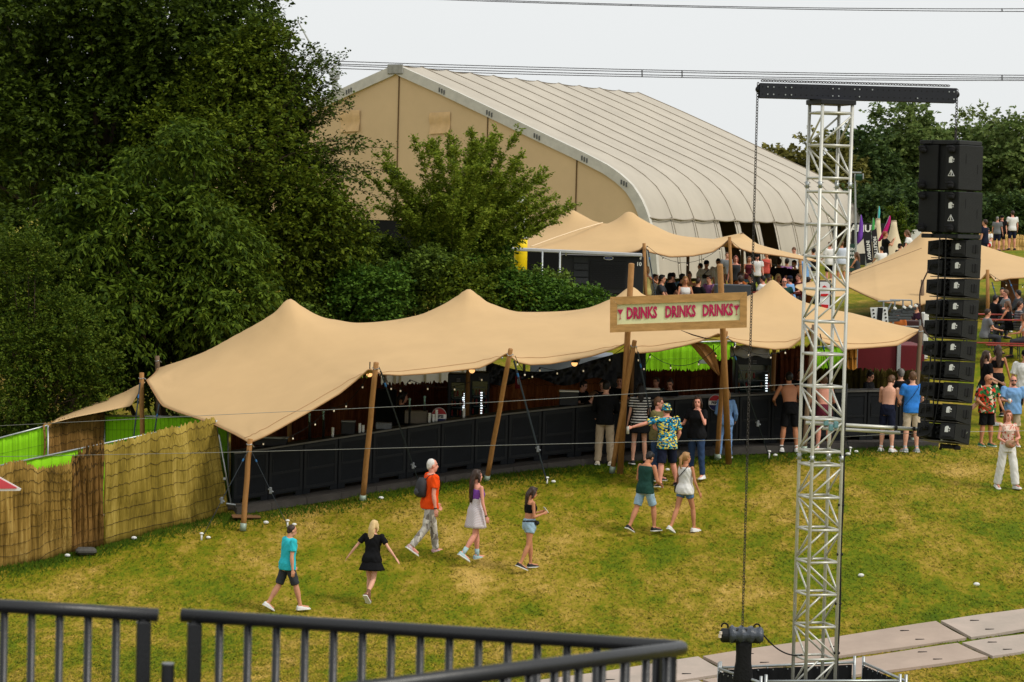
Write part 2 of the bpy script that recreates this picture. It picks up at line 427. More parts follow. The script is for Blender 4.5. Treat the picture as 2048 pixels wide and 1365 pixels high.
# outrigger tubes clamped to the tower toward the speakers
ar = MB()
p0 = P(1612, 846, TY - .2); p1 = P(1886, 862, TY + .25); ar.tube([p0, p1], .029, 12)
p0 = P(1645, 857, TY + .25); p1 = P(1800, 866, TY + .5); ar.tube([p0, p1], .025, 12)
p0 = P(1612, 838, TY + .1); p1 = P(1690, 842, TY + .1); ar.tube([p0, p1], .027, 12)
ar.build('stabiliser_tube', m_alu, tower, True)
for px, py in ((1652, 845), (1672, 850), (1662, 856)): MB().bbox(P(px, py, TY - .22), (.07, .07, .1), .01).build('clamp', M("teal_clamp", (110, 150, 155), .5, .1, metal=.5), tower)
for px in (1792, 1828, 1866): c = P(px, 856 + (px - 1792) * .06, TY + .05); MB().tube([c - Vector((.02, 0, 0)), c + Vector((.02, 0, 0))], .033, 12).build('tape_band', m_cable, tower)

# ---- hoist chain and motor ------------------------------------------------------
def chain(pts, pitch=.045, r=.0055, w=.014):
    m = MB(); pts = [Vector(p) for p in pts]; acc = 0; k = 0
    for a, b in zip(pts, pts[1:]):
        L = (b - a).length; t = (b - a).normalized(); s = t.orthogonal().normalized(); s2 = t.cross(s)
        d = acc
        while d < L:
            c = a + t * d; q = s if k % 2 else s2
            lp = [c - t * pitch * .62, c - t * pitch * .3 + q * w, c + t * pitch * .3 + q * w, c + t * pitch * .62, c + t * pitch * .3 - q * w, c - t * pitch * .3 - q * w, c - t * pitch * .62]
            m.tube(lp, r, 4, False); d += pitch; k += 1
        acc = d - L
    return m
hx = P(1516, 175, TY)
m = chain([(hx.x, TY, BZ + .1), (hx.x - .005, TY, BZ), (hx.x, TY, P(1487, 1262, TY).z)], .042, .0075, .017)
one("hoist_chain", m, m_chain, "long steel chain hanging from the free end of the black beam to the motor", "chain")
m = chain([(bL.x + .05, bL.y, BZ + .15), (bR.x - .1, bR.y, BZ + .15)], .042, .0075, .017)
one("hoist_chain", m, m_chain, "chain lying along the top of the black beam", "chain")
sx = bR.x + .02
atop = P(1911, 290, TY + .1)
m = chain([(sx, bR.y, BZ + .08), (sx, bR.y, atop.z + .16)], .042, .0075, .017); m.tube([(sx, bR.y, atop.z + .2), (sx, bR.y, atop.z + .02)], .018, 8)
one("hoist_chain", m, m_chain, "short chain with hook holding the speaker stack under the beam end", "chain")
mz = P(1483, 1268, TY)
mz.x = hx.x
ho = thing("chain_hoist", "black motor hoist wrapped in grey rain cover with chain bag below", "chain hoist", (mz.x, mz.y, mz.z - .7))
m = MB(); m.tube([mz + Vector((-.33, 0, -.03)), mz + Vector((-.30, 0, -.03)), mz + Vector((.27, 0, -.03)), mz + Vector((.30, 0, -.03))], [.085, .11, .11, .08], 20)
m.bbox(mz + Vector((0, 0, -.02)), (.26, .2, .22), .03); m.build('motor_body', m_blk, ho)
m = MB(); rng = random.Random(4)
rings = []
for i in range(13):
    x = -.2 + i * .043; r = .115 + .02 * math.sin(i * 1.9) + rng.uniform(-.008, .012)
    rings.append([mz + Vector((x, (r + .02) * math.cos(t), -.01 + (r) * math.sin(t) + rng.uniform(-.008, .008))) for t in [j * 2 * math.pi / 16 for j in range(16)]])
m.loft(rings); m.build('rain_cover', M("grey_rain_cover", (62, 68, 78), .35, .35, 14, .6, 30, spec=.5), ho, True)
m = MB()
for s, x in ((1, -.27), (1, .22)):
    m.tube([mz + Vector((x + .05 * math.cos(t), 0, .1 + .055 * math.sin(t))) for t in [j * math.pi / 8 - .3 for j in range(10)]], .013, 8)
m.build('carry_handle', m_blkmatte, ho, True)
m = MB(); m.box(mz + Vector((-.345, -.085, -.03)), (.03, .05, .05), .3); m.box(mz + Vector((-.335, -.095, .02)), (.03, .05, .04), .3); m.build('warning_sticker', M("sticker", (220, 205, 190), .6, .25, 40), ho)
m = MB(); rings = []
for i in range(9):
    z = -.1 - i * .085; sx_ = .125 - .012 * math.sin(i * .6) + (.015 if i > 4 else 0)
    rings.append([mz + Vector((.03 + sx_ * math.copysign(abs(math.cos(t)) ** .6, math.cos(t)) + .006 * math.sin(5 * t + i), .09 * math.copysign(abs(math.sin(t)) ** .6, math.sin(t)), z)) for t in [j * 2 * math.pi / 18 for j in range(18)]])
m.loft(rings); m.build('chain_bag', M("black_canvas", (13, 13, 14), .8, .2, 14, .4, 30), ho, True)
m = MB(); e = P(1605, 1310, TY)
m.tube(sag(mz + Vector((.29, 0, .03)), e, .12), .011, 8)
one("power_cable", m, m_cable, "thin black cable drooping from the hoist motor to the truss tower", "cable", smooth=True)

# ---- crowd barriers round the tower base ----------------------------------------
m_mesh = M("black_mesh_banner", (17, 18, 20), .9, .25, 3, .15, 40)
def barrier(a, b, label, h=1.12):
    a = Vector(a); b = Vector(b); ga, gb = zg(a.x, a.y), zg(b.x, b.y)
    t = thing("crowd_barrier", label, "barrier", ((a.x + b.x) / 2, (a.y + b.y) / 2, (ga + gb) / 2), group="barriers around the truss tower base")
    za, zb = a.z, b.z
    m = MB(); m.tube([a, b], .021, 10); m.tube([(a.x, a.y, za - h + .2), (b.x, b.y, zb - h + .2)], .016, 8)
    for p, g in ((a, ga), (b, gb)):
        m.tube([(p.x, p.y, p.z + .1), (p.x, p.y, g)], .024, 10)
        m.box((p.x, p.y, g + .02), (.3, .5, .03))
    for s in (.35,): m.tube([a.lerp(b, s), a.lerp(b, s) - Vector((0, 0, h - .2))], .015, 8)
    m.build('frame', m_steel, t, True)
    d = (b - a).normalized(); nn = Vector((d.y, -d.x, 0))
    m = MB(); n = 40
    rows = []
    for i in range(n + 1):
        p = a.lerp(b, .02 + .96 * i / n); wv = .012 * math.sin(i * 2.2) + .008 * math.sin(i * 5.1)
        rows.append([p + nn * (.03 + wv) - Vector((0, 0, .03)), p + nn * (.034 + wv * .6) - Vector((0, 0, h * .5)), p + nn * (.03) - Vector((0, 0, h - .22))])
    m.loft(rows, False, False); m.build('mesh_cover', m_mesh, t, True)
    m = MB()
    for i in range(9):
        p = a.lerp(b, .06 + .11 * i) + nn * .03 - Vector((0, 0, .055)); m.tube([p, p + nn * .012], .012, 8)
    m.build('eyelet', m_steel, t)
B1, B2 = P(1441, 1336, 44.3), P(1709, 1325, 44.4)
barrier(B1, B2, "barrier with black mesh cover behind the truss tower foot")
barrier(B1 + Vector((-.03, -.1, 0)), P(1522, 1366, 42.6), "barrier with black mesh cover left of the truss tower foot, under the chain bag")
barrier(P(1727, 1326, 44.3), P(1812, 1363, 42.5), "barrier with dark slatted mesh cover right of the truss tower foot")
barrier(P(1532, 1363, 42.5), P(1800, 1362, 42.4), "barrier nearest the viewer in front of the truss tower foot")

# ---- speaker array --------------------------------------------------------------
AY = TY + .1
az = R(-38)                                   # cabinets turned: rear half facing the viewer
fx = Vector((math.cos(az), math.sin(az), 0)); fy = Vector((-math.sin(az), math.cos(az), 0))
m_cab = M("speaker_cabinet_paint", (21, 22, 23), .62, .15, 9, .25, 160, spec=.25)
m_logo = M("speaker_badge", (225, 225, 222), .5, 0)
def frameR(tilt):
    return Matrix((fx, fy, Vector((0, 0, 1)))).transposed() @ Matrix.Rotation(tilt, 3, 'X')
def cab_part(t, name, m, mat, c, Rm, smooth=False):
    m.v = [tuple(c + Rm @ Vector(v)) for v in m.v]
    return m.build(name, mat, t, smooth)
def badge(m, x, y, z, s, face=-1):
    """little white profile badge with two dashes"""
    pol = [(-.5, -.55), (-.5, .35), (-.2, .55), (.15, .55), (.3, .25), (.12, .05), (.2, -.55)]
    m.add([(x + px * s, y, z + pz * s) for px, pz in pol] + [(x + px * s, y - .004, z + pz * s) for px, pz in pol], [tuple(range(6, -1, -1)), tuple(range(7, 14))] + [(i, (i + 1) % 7, 7 + (i + 1) % 7, 7 + i) for i in range(7)])
    m.box((x + .42 * s, y - .002, z + .1 * s), (.24 * s, .006, .22 * s)); m.box((x + .38 * s, y - .002, z - .28 * s), (.2 * s, .006, .16 * s))
for i, (y0, y1) in enumerate(((291, 381), (384, 466))):
    zt, zb_ = P(1900, y0, AY).z, P(1900, y1, AY).z; h = zt - zb_ - .012
    cx = P(1902 - i * 1, (y0 + y1) / 2, AY); c = Vector((cx.x, AY, (zt + zb_) / 2)); Rm = frameR(0)
    t = thing("subwoofer", ["black subwoofer cabinet hanging on top of the speaker stack", "lower of two black subwoofer cabinets, just above the slim speakers"][i], "speaker", (c.x, c.y, zb_), group="subwoofers in the hanging speaker stack")
    m = MB(); m.bbox((0, .03, 0), (.69, .67, h + .012), .012); m.bbox((-.182, -.325, 0), (.325, .09, h), .01); m.bbox((.225, -.325, 0), (.24, .09, h), .01)
    cab_part(t, 'cabinet', m, m_cab, c, Rm)
    m = MB(); badge(m, .215, -.371, h * .17, .085)
    for q in range(3): m.tube([(.215 + .06 * math.cos(a0), -.372, -.1 + .06 * math.sin(a0)) for a0 in (math.pi / 2 + q * 2 * math.pi / 3, math.pi / 2 + (q + 1) * 2 * math.pi / 3)], .005, 4)
    m.tube([(.215, -.372, -.12), (.215, -.372, -.06)], .008, 4)
    cab_part(t, 'badge', m, m_logo, c, Rm)
    for hy_, hz_ in ((-.16, .13), (.2, -.02)):
        m = MB(); m.bbox((.331, hy_, hz_), (.012, .15, .13), .004); m.box((.34, hy_, hz_), (.014, .02, .14))
        cab_part(t, 'handle', m, m_blkmatte, c, Rm)
    for hx_ in (-.27, .215):
        for hz_ in (h * .40, -h * .40):
            m = MB(); m.tube([(hx_, -.37, hz_), (hx_, -.43, hz_)], [.065, .055], 14); m.bbox((hx_ + .03, -.43, hz_ - .02), (.08, .05, .06), .012)
            m.tube([(hx_ - .07, -.42, hz_ + .03), (hx_ + .06, -.42, hz_ + .02)], .014, 6)
            cab_part(t, 'rigging_wheel', m, m_blkmatte, c, Rm, True)
def flyframe(name, label, y, w):
    c = P(1902, y, AY); c.y = AY; m = MB(); m.bbox((0, 0, 0), (w * .74, .7, .065), .008); m.box((-w * .2, -.37, 0), (.12, .06, .04)); m.box((w * .3, -.36, .0), (.05, .02, .03))
    Rm = frameR(0); m.v = [tuple(c + Rm @ Vector(v)) for v in m.v]; one(name, m, m_blk, label, "rigging frame")
flyframe("rigging_frame", "flat black rigging frame on top of the hanging speakers under the chain hook", 286.5, .92)
flyframe("rigging_frame", "black rigging frame between the subwoofers and the slim speakers", 473, .86)
ytop = [478, 516, 556, 598, 638, 680, 721, 763, 806, 845]
for i, y0 in enumerate(ytop):
    y1 = y0 + 39
    f = i / 9.0; tilt = R(-1 - 8 * f)
    cxp = 1909 - 22 * f ** 1.3
    c = P(cxp, (y0 + y1) / 2, AY - .25 * f); h = .31; Rm = frameR(tilt)
    lab = f"slim black line array speaker, {ORD[i]} from the top of its hanging column" if i < 9 else "slim black line array speaker at the bottom of the hanging column"
    t = thing("line_array_speaker", lab, "speaker", (c.x, c.y, c.z - h / 2), group="line array speakers hanging in a column")
    m = MB()
    # wedge cabinet: tall front facing away, slim rear toward the viewer
    m.loft([[(x, -.235, -.12), (x, -.235, .12), (x, .235, .15), (x, .235, -.15)] for x in (.07, .325)])
    m.loft([[(x, -.20, -.1), (x, -.20, .1), (x, .235, .14), (x, .235, -.14)] for x in (-.345, -.09)])
    m.loft([[(x, -.06, -.1), (x, -.06, .1), (x, .235, .14), (x, .235, -.14)] for x in (-.09, .07)])
    cab_part(t, 'cabinet', m, m_cab, c, Rm)
    m = MB(); m.bbox((.2, -.239, -.005), (.22, .012, .185), .004); cab_part(t, 'amplifier_plate', m, M("amp_plate", (30, 30, 30), .6, .1, 8), c, Rm)
    m = MB(); badge(m, .2, -.247, .03, .085); cab_part(t, 'badge', m, m_logo, c, Rm)
    m = MB(); m.box((.2, -.247, -.08), (.15, .008, .014)); cab_part(t, 'vent_slot', m, m_blkmatte, c, Rm)
    m = MB(); m.bbox((.326, .06, 0), (.012, .17, .12), .004); m.box((.334, .06, 0), (.012, .02, .13)); cab_part(t, 'handle', m, m_blkmatte, c, Rm)
    m = MB(); m.tube([(-.02, -.05, .05), (-.02, -.17, .05)], .02, 8); m.tube([(-.04, -.05, -.03), (-.04, -.16, -.03)], .016, 8); cab_part(t, 'connector', m, m_blkmatte, c, Rm); m = MB(); m.bbox((-.2, -.22, .03), (.09, .06, .07), .008); m.tube([(-.3, -.21, -.05), (-.25, -.25, .03), (-.14, -.25, .04)], .01, 6)
    cab_part(t, 'connector', m, m_blkmatte, c, Rm)
    m = MB(); m.bbox((.0, .03, -.148), (.62, .38, .012), .003); cab_part(t, 'rigging_bar', m, M("rig_bar", (105, 100, 90), .5, .1, metal=.6), c, Rm)
rng = random.Random(11)
cabs = [([(1857, 540), (1842, 575), (1840, 610), (1848, 660), (1868, 680)], "brown looped cable bulging out beside the top slim speakers"),
        ([(1880, 470), (1876, 560), (1872, 660), (1868, 760), (1866, 840)], "straight black cable running down the back of the hanging speakers"),
        ([(1892, 470), (1889, 580), (1884, 690), (1876, 800), (1862, 862), (1835, 873)], "black cable curving from the speaker column toward the silver tubes"),
        ([(1862, 700), (1858, 760), (1851, 820), (1848, 860)], "short black cable hanging at the lower back of the speaker column")]
for pts, lab in cabs:
    q = [P(x, y, AY - .34) for x, y in pts]; sm = []
    for i in range(len(q) - 1):
        for s in range(6):
            t_ = s / 6; p0 = q[max(0, i - 1)]; p3 = q[min(len(q) - 1, i + 2)]
            sm.append(.5 * ((2 * q[i]) + (q[i + 1] - p0) * t_ + (2 * p0 - 5 * q[i] + 4 * q[i + 1] - p3) * t_ ** 2 + (3 * q[i] - p0 - 3 * q[i + 1] + p3) * t_ ** 3))
    sm.append(q[-1])
    one("speaker_cable", MB().tube(sm, .011, 8), m_cable if 'brown' not in lab else M("brown_cable", (60, 42, 36), .6, 0), lab, "cable", smooth=True)
t = thing("rigging_frame", "cream and black lower rigging bracket hanging under the bottom speaker", "rigging frame", P(1890, 895, AY - .3))
m = MB(); m.bbox(P(1896, 881, AY - .35), (.22, .05, .04), .01); m.bbox(P(1906, 884, AY - .37), (.12, .03, .02), .005); m.build('spreader', M("cream_shackle", (205, 205, 165), .5, .05), t)
m = MB(); m.bbox(P(1893, 893, AY - .3), (.16, .3, .05), .01); m.bbox(P(1912, 895, AY - .3), (.1, .3, .06), .01); m.tube([P(1885, 888, AY - .3), P(1880, 900, AY - .3)], .02, 8); m.build('bracket', m_blkmatte, t)
m = MB(); m.bbox(P(1926, 873, AY - .38), (.06, .02, .04), .005, R(-20)); m.build('blue_tape', m_blue, t)
m = MB(); m.tube([P(1905, 880, AY - .36), P(1920, 876, AY - .37), P(1932, 868, AY - .37), P(1935, 864, AY - .37)], .008, 6); m.build('shackle', m_steel, t)

# ---- long guy wires -------------------------------------------------------------
gl = P(-120, 858, 47); glb = P(-120, 916, 47)
W = [([gl, P(420, 831, 46), P(1000, 804, 44.8), P(1600, 768, TY)], "upper thin steel wire stretched across in front of the bar to the truss tower"),
     ([glb, P(420, 906, 46), P(1000, 891, 44.8), P(1600, 877, TY)], "lower thin steel wire stretched across in front of the bar to the truss tower"),
     ([P(1682, 874, TY), P(1800, 868, 43.2), P(1935, 864, 43.3), P(2120, 861, 44)], "steel wire running from the truss tower past the bottom speaker to the right edge")]
for pts, lab in W: one("guy_wire", MB().tube(pts, .0045, 6), m_wire, lab, "wire", smooth=True)
m = MB(); m.tube([(gl.x - .05, 47.05, zg(gl.x, 47)), (gl.x - .05, 47.05, gl.z + .6)], .06, 10)
one("anchor_post", m, m_pole, "timber anchor post holding the long steel wires", "post", smooth=True)

# ================================================================== MAIN STRETCH TENT
def interp(poly, n):
    pts = [Vector(p) for p in poly]; d = [0]
    for a, b in zip(pts, pts[1:]): d.append(d[-1] + (b - a).length)
    out = []
    for i in range(n):
        s = d[-1] * i / (n - 1); k = 0
        while k < len(d) - 2 and d[k + 1] < s: k += 1
        out.append(pts[k].lerp(pts[k + 1], (s - d[k]) / max(1e-9, d[k + 1] - d[k])))
    return np.array([tuple(p) for p in out])
def smooth1(A, it=2, keep=()):
    A = A.copy()
    for _ in range(it):
        B = A.copy(); B[1:-1] = .25 * A[:-2] + .5 * A[1:-1] + .25 * A[2:]
        for k in keep: B[k] = A[k]
        A = B
    return A
def stretch_surface(front, back, left, right, peaks, ridge, nu=260, nv=56, it=3000, smooth=2, rw=.9):
    """membrane pinned on four edges, at the mast tips and along a sagging ridge; heights relaxed to rest"""
    F, B = interp(front, nu), interp(back, nu); Lf, Rt = interp(left, nv), interp(right, nv)
    s = np.linspace(0, 1, nu)[:, None, None]; t = np.linspace(0, 1, nv)[None, :, None]
    G = (1 - t) * F[:, None] + t * B[:, None] + (1 - s) * Lf[None] + s * Rt[None] - ((1 - s) * (1 - t) * F[0] + s * (1 - t) * F[-1] + (1 - s) * t * B[0] + s * t * B[-1])
    pin = np.zeros((nu, nv), bool); pin[0] = pin[-1] = True; pin[:, 0] = pin[:, -1] = True
    Z = G[:, :, 2].copy()
    if ridge is not None:
        rp = np.array([tuple(p) for p in ridge])
        for i in range(nu):
            # the grid point of this rib nearest the ridge line in plan
            x, y = G[i, :, 0], G[i, :, 1]
            if x[0] < rp[0, 0] - .5 and x[-1] < rp[0, 0] - .5: continue
            yr = np.interp(x, rp[:, 0], rp[:, 1]); j = int(np.argmin(abs(y - yr)))
            if 3 < j < nv - 3 and rp[0, 0] <= x[j] <= rp[-1, 0]:
                for jj in (j - 1, j, j + 1): Z[i, jj] = np.interp(x[jj], rp[:, 0], rp[:, 2]) - (.0 if jj == j else .015); pin[i, jj] = True
    for p, r in peaks:
        d = np.hypot(G[:, :, 0] - p[0], G[:, :, 1] - p[1]); k = d < r
        if not k.any(): k = d == d.min()
        Z[k] = p[2] - .25 * d[k] ** 2; pin |= k
    dx = np.median(np.linalg.norm(np.diff(G[:, :, :2], axis=0), axis=-1)); dy = np.median(np.linalg.norm(np.diff(G[:, :, :2], axis=1), axis=-1))
    wx, wy = 1 / dx ** 2, 1 / dy ** 2; wt = 2 * (wx + wy)
    for _ in range(it):
        N = (wx * (Z[:-2, 1:-1] + Z[2:, 1:-1]) + wy * (Z[1:-1, :-2] + Z[1:-1, 2:])) / wt
        Z[1:-1, 1:-1] = np.where(pin[1:-1, 1:-1], Z[1:-1, 1:-1], N)
    Zp = Z.copy()
    for _ in range(smooth):
        Z = np.where(pin, .6 * Zp + .4 * Z, Z); Z[1:-1, 1:-1] = .5 * Z[1:-1, 1:-1] + .125 * (Z[:-2, 1:-1] + Z[2:, 1:-1] + Z[1:-1, :-2] + Z[1:-1, 2:])
    G[:, :, 2] = Z
    return G
def surf_mesh(name, G, mat, parent, thick=.012, off=(0, 0, 0)):
    nu, nv = G.shape[:2]; V = G.reshape(-1, 3)
    i, j = np.meshgrid(np.arange(nu - 1), np.arange(nv - 1), indexing='ij'); a = (i * nv + j).ravel()
    F = np.stack([a, a + nv, a + nv + 1, a + 1], 1)
    o = np_mesh(name, V, F, mat, parent, True, off)
    md = o.modifiers.new('s', 'SOLIDIFY'); md.thickness = thick; md.offset = -1
    return o
fr = [(500,885,59.4),(528,873,59.4),(560,856,59.5),(620,822,59.7),(680,786,59.9),(712,760,60),(738,737,60),(764,748,60),(800,750,60),(850,747,60),(900,742,60.1),(960,735,60.2),(988,722,60.3),(1013,706,60.3),
      (1036,724,60.4),(1062,729,60.5),(1100,727,60.5),(1140,720,60.6),(1185,711,60.7),(1225,698,60.7),(1256,684,60.8),(1272,706,60.9),(1315,702,61),(1363,692,61.2),(1400,682,61.3),(1438,666,61.4),
      (1466,682,61.5),(1505,692,61.6),(1550,698,61.8),(1580,695,61.9),(1602,677,62),(1622,655,62),(1642,682,62.2),(1690,698,62.6),(1745,694,63.2),(1794,690,63.9),(1812,680,64.2),(1838,662,64.5)]
front = [P(*q) for q in fr]
ridge_px = [(330,731,67),(350,725,66.6),(400,708,66),(430,693,65.7),(459,677,65.5),(497,656,65.2),(525,640,65),(546,628,65),(556,618,65),(564,609,65),(572,600,65),(578,597,65),(584,597,65),(590,600,65),(599,610,65),(609,617,65.1),(625,626,65.1),(654,637,65.2),(700,645,65.3),(752,648,65.4),(795,645,65.5),(839,631,65.5),(869,617,65.5),(898,603,65.5),(912,594,65.5),(922,586,65.5),(929,580,65.5),(935,577,65.5),(940,577,65.5),(945,580,65.5),(952,587,65.5),(971,602,65.6),(1000,614,65.6),(1040,626,65.7),(1085,633,65.8),(1125,631,65.9),(1165,620,66),(1198,609,66),(1224,597,66),(1240,588,66),(1251,578,66),(1258,573,66),(1265,572,66),(1272,577,66),(1282,586,66),(1302,595,66),(1340,607,66),(1390,617,66),(1430,617,66.1),(1470,606,66.2),(1500,591,66.2),(1518,580,66.2),(1530,570,66.2),(1538,563,66.2),(1545,559,66.2),(1552,561,66.2),(1560,570,66.2),(1578,587,66.2),(1602,602,66.1),(1650,618,66),(1700,630,65.7),(1750,643,65.4),(1795,655,65)]
ridge = [P(*q) for q in ridge_px]
peaks = [(P(581,596,65), .08), (P(937,576,65.5), .08), (P(1262,571,66), .08), (P(1546,558,66.2), .08)]
back = [P(316, 736, 68.5)] + [Vector((P(px, 700, 71).x, 71.0, zg(P(px, 700, 71).x, 71.0) + h)) for px, h in ((420,2.4),(520,2.6),(640,2.35),(760,2.65),(900,2.45),(1020,2.7),(1150,2.5),(1270,2.75),(1400,2.6),(1530,2.75),(1660,2.6),(1760,2.5))] + [P(1838, 659, 66.2)]
left = [P(500,885,59.4), P(470,868,60.2), P(430,849,61.2), P(400,838,61.8), P(355,823,62.4), P(326,811,62.9), P(318,800,63.2), P(308,783,63.7), P(294,760,64.3), P(306,751,66), P(314,742,67.5), P(316,736,68.5)]
right = [P(1838,662,64.5), P(1838,660,65.5), P(1838,659,66.2)]
tent = thing("stretch_tent", "long sand coloured stretch tent with four peaks over the drinks bar", "tent", (P(1000,950,62).x, 64, zg(P(1000,950,62).x, 64)))
G = stretch_surface(front, back, left, right, peaks, ridge)
for px_, py_, Y_ in ((500,885,59.4),(738,737,60),(1013,706,60.3),(1256,684,60.8),(1438,666,61.4),(1622,655,62),(1838,662,64.5),(299,760,64.2),(581,596,65),(937,576,65.5),(1262,571,66),(1546,558,66.2)):
    q_ = P(px_, py_, Y_); dx_, dy_ = G[:, :, 0] - q_.x, G[:, :, 1] - q_.y; d_ = np.hypot(dx_, dy_)      # tension creases fanning out from every fixing point
    G[:, 1:, 2] += (.016 * np.minimum(1, d_ / .35) * np.exp(-d_ / .9) * np.sin(np.arctan2(dy_, dx_) * 15 + px_))[:, 1:]
surf_mesh("canopy", G, m_tent, tent, .012, WL[tent.name])
m = MB(); e = G[:, 0]; m.tube([Vector(q) + Vector((0, -.012, -.012)) for q in e], .016, 6); m.tube([Vector(q) + Vector((-.01, -.01, -.01)) for q in G[0]], .014, 6); m.build('hem', M("tent_hem", (166, 128, 88), .9, .1), tent, True)
m = MB(); e2 = G[:, 2]; m.tube([Vector(q) + Vector((0, -.008, .008)) for q in e2], .006, 5); m.build('seam', M("tent_seam", (184, 146, 106), .9, .05), tent, True)
# low tail of the tent at the left
tl = thing("tent_flap", "low sand coloured tent flap stretching down left behind the green fence", "tent", (P(200,830,66).x, 66, zg(P(200,830,66).x, 66)))
fr2 = [P(104,846,64), P(150,834,64.5), P(208,823,65), P(262,812,65.2), P(274,790,65.2), P(286,768,64.6)]
bk2 = [P(112,838,67), P(160,818,67.2), P(210,799,67.2), P(250,784,67), P(270,773,66.5), P(290,764,66)]
G2 = stretch_surface(fr2, bk2, [fr2[0], bk2[0]], [fr2[-1], bk2[-1]], [], None, 40, 16, 300)
surf_mesh("canopy", G2, m_tent, tl, .012, WL[tl.name])

# tent poles --------------------------------------------------------------------
m_shoe = M("pole_shoe", (150, 165, 150), .5, .15, 8, metal=.3)
def pole(top, foot, label, r=.052, shoe=True, mat=None, ring=True):
    t = thing("tent_pole", label, "pole", foot, group="timber poles of the drinks bar tent")
    top = Vector(top); foot = Vector(foot); d = (top - foot).normalized()
    m = MB(); n = 7; o1 = d.orthogonal().normalized()
    m.tube([foot.lerp(top, i / n) + o1 * .006 * math.sin(i * 2.1) for i in range(n + 1)], [r * (1.05 - .012 * i) for i in range(n + 1)], 12)
    m.build('shaft', mat or m_pole, t, True)
    if shoe: MB().tube([foot - d * .02, foot + d * .14], [r * 1.25, r * 1.2], 12).build('shoe', m_shoe, t, True)
    if ring:
        m = MB(); c = top - d * .12
        m.tube([c + (o1 * math.cos(a) + d.cross(o1) * math.sin(a)) * (r + .008) + d * .01 * math.sin(3 * a) for a in [k * math.pi / 6 for k in range(13)]], .008, 5)
        m.tube([c + o1 * r, c + o1 * (r + .07) - d * .05], .012, 6); m.build('shackle', m_steel, t)
    return t
pole(P(500,878,59.35), hit(486,1060), "short leaning pole with white carabiner under the lowest left corner of the tent", .056)
pole(P(752,726,59.8), hit(725,1002), "leaning timber pole left of the man in orange, topmost part catching a lamp", .058)
pole(P(1021,699,60.1), hit(973,962), "leaning timber pole above the woman in the white dress")
pole(P(1269,682,60.6), hit(1224,944), "leaning timber pole left of the drinks sign post, with pale metal shoe")
pole(P(1451,664,61.2), hit(1434,918), "leaning timber pole crossing the right drinks sign post")
pole(P(1628,650,61.9), P(1608,905,62.2), "grey weathered timber pole behind the truss tower", mat=m_polegrey)
pole(P(1842,652,64.4), gat(1826,64.6), "timber pole at the right end of the tent beside the speakers", mat=m_polegrey)
pole(P(283,746,64.3), gat(286,64.6), "upright yellowish timber pole behind the left reed fence", .055)
pole(P(314,712,68.6), gat(320,68.7), "grey timber pole at the back left tip of the tent", .06, False, m_polegrey)
for px, pt, Y, lb in ((585,612,65,"dim inner mast at the left end of the bar"),(940,600,65.5,"inner mast beside the lit fridges"),(1268,590,66,"inner mast behind the striped top woman"),(1552,575,66.2,"inner mast in the dark right part of the bar")):
    a = P(px, pt, Y); pole((a.x, a.y, a.z - .05), (a.x, a.y, zg(a.x, a.y)), lb, .05, False, ring=False)

# straps with ratchets and ground pins -------------------------------------------
def strap(a, b, label, r=.016, rat=.62):
    t = thing("guy_strap", label, "strap", b, group="tension straps of the tents")
    a = Vector(a); b = Vector(b); d = (b - a).normalized()
    m = MB(); m.tube([a, a.lerp(b, rat)], r, 6, flat=.35); m.tube([a.lerp(b, rat + .05), b], r * .8, 6, flat=.4); m.build('webbing', m_strap, t)
    c = a.lerp(b, rat + .02); m = MB(); m.bbox(c, (.06, .06, .14), .01); m.tube([c + Vector((-.05, 0, .03)), c + Vector((.06, 0, -.03))], .018, 8); m.build('ratchet', M("ratchet_metal", (120, 124, 128), .4, .2, 20, metal=.5), t)
    m = MB(); m.tube([a.lerp(b, .1), a.lerp(b, .13)], r * 1.1, 8); m.build('blue_tape', m_blue, t)
    m = MB(); m.tube([b + Vector((0, 0, -.05)), b + Vector((0, 0, .1))], .02, 8); m.ell(b + Vector((0, 0, .11)), (.045, .045, .025)); m.ell(b + Vector((.14, .02, .03)), (.05, .04, .03)); m.build('ground_pin', m_white, t, True)
strap(P(497,900,59.3), hit(403,1078), "dark strap from the lowest tent corner down to a white pin by the reed fence", .018, .55)
strap(P(504,905,59.3), hit(575,1052), "dark strap from the lowest tent corner down toward the turquoise polo man", .018, .5)
strap(P(761,742,59.8), hit(842,978), "grey strap running down toward the man in orange", .02, .78)
strap(P(1028,722,60.1), hit(1094,966), "grey strap from the third front pole down to two white pins", .02, .7)
strap(P(1276,704,60.6), hit(1322,942), "strap with blue tape beside the left drinks sign post")
strap(P(1462,690,61.2), hit(1538,913), "strap with white ratchet in front of the bar near the shirtless man", .016, .68)
strap(P(1640,668,61.9), hit(1700,906), "strap behind the truss tower tubes")
strap(P(280,766,64.2), gat(252,63), "dark strap hanging beside the yellowish pole behind the fence")
strap(P(318,808,63), gat(285,62.4), "short strap with two clips under the left tent edge")

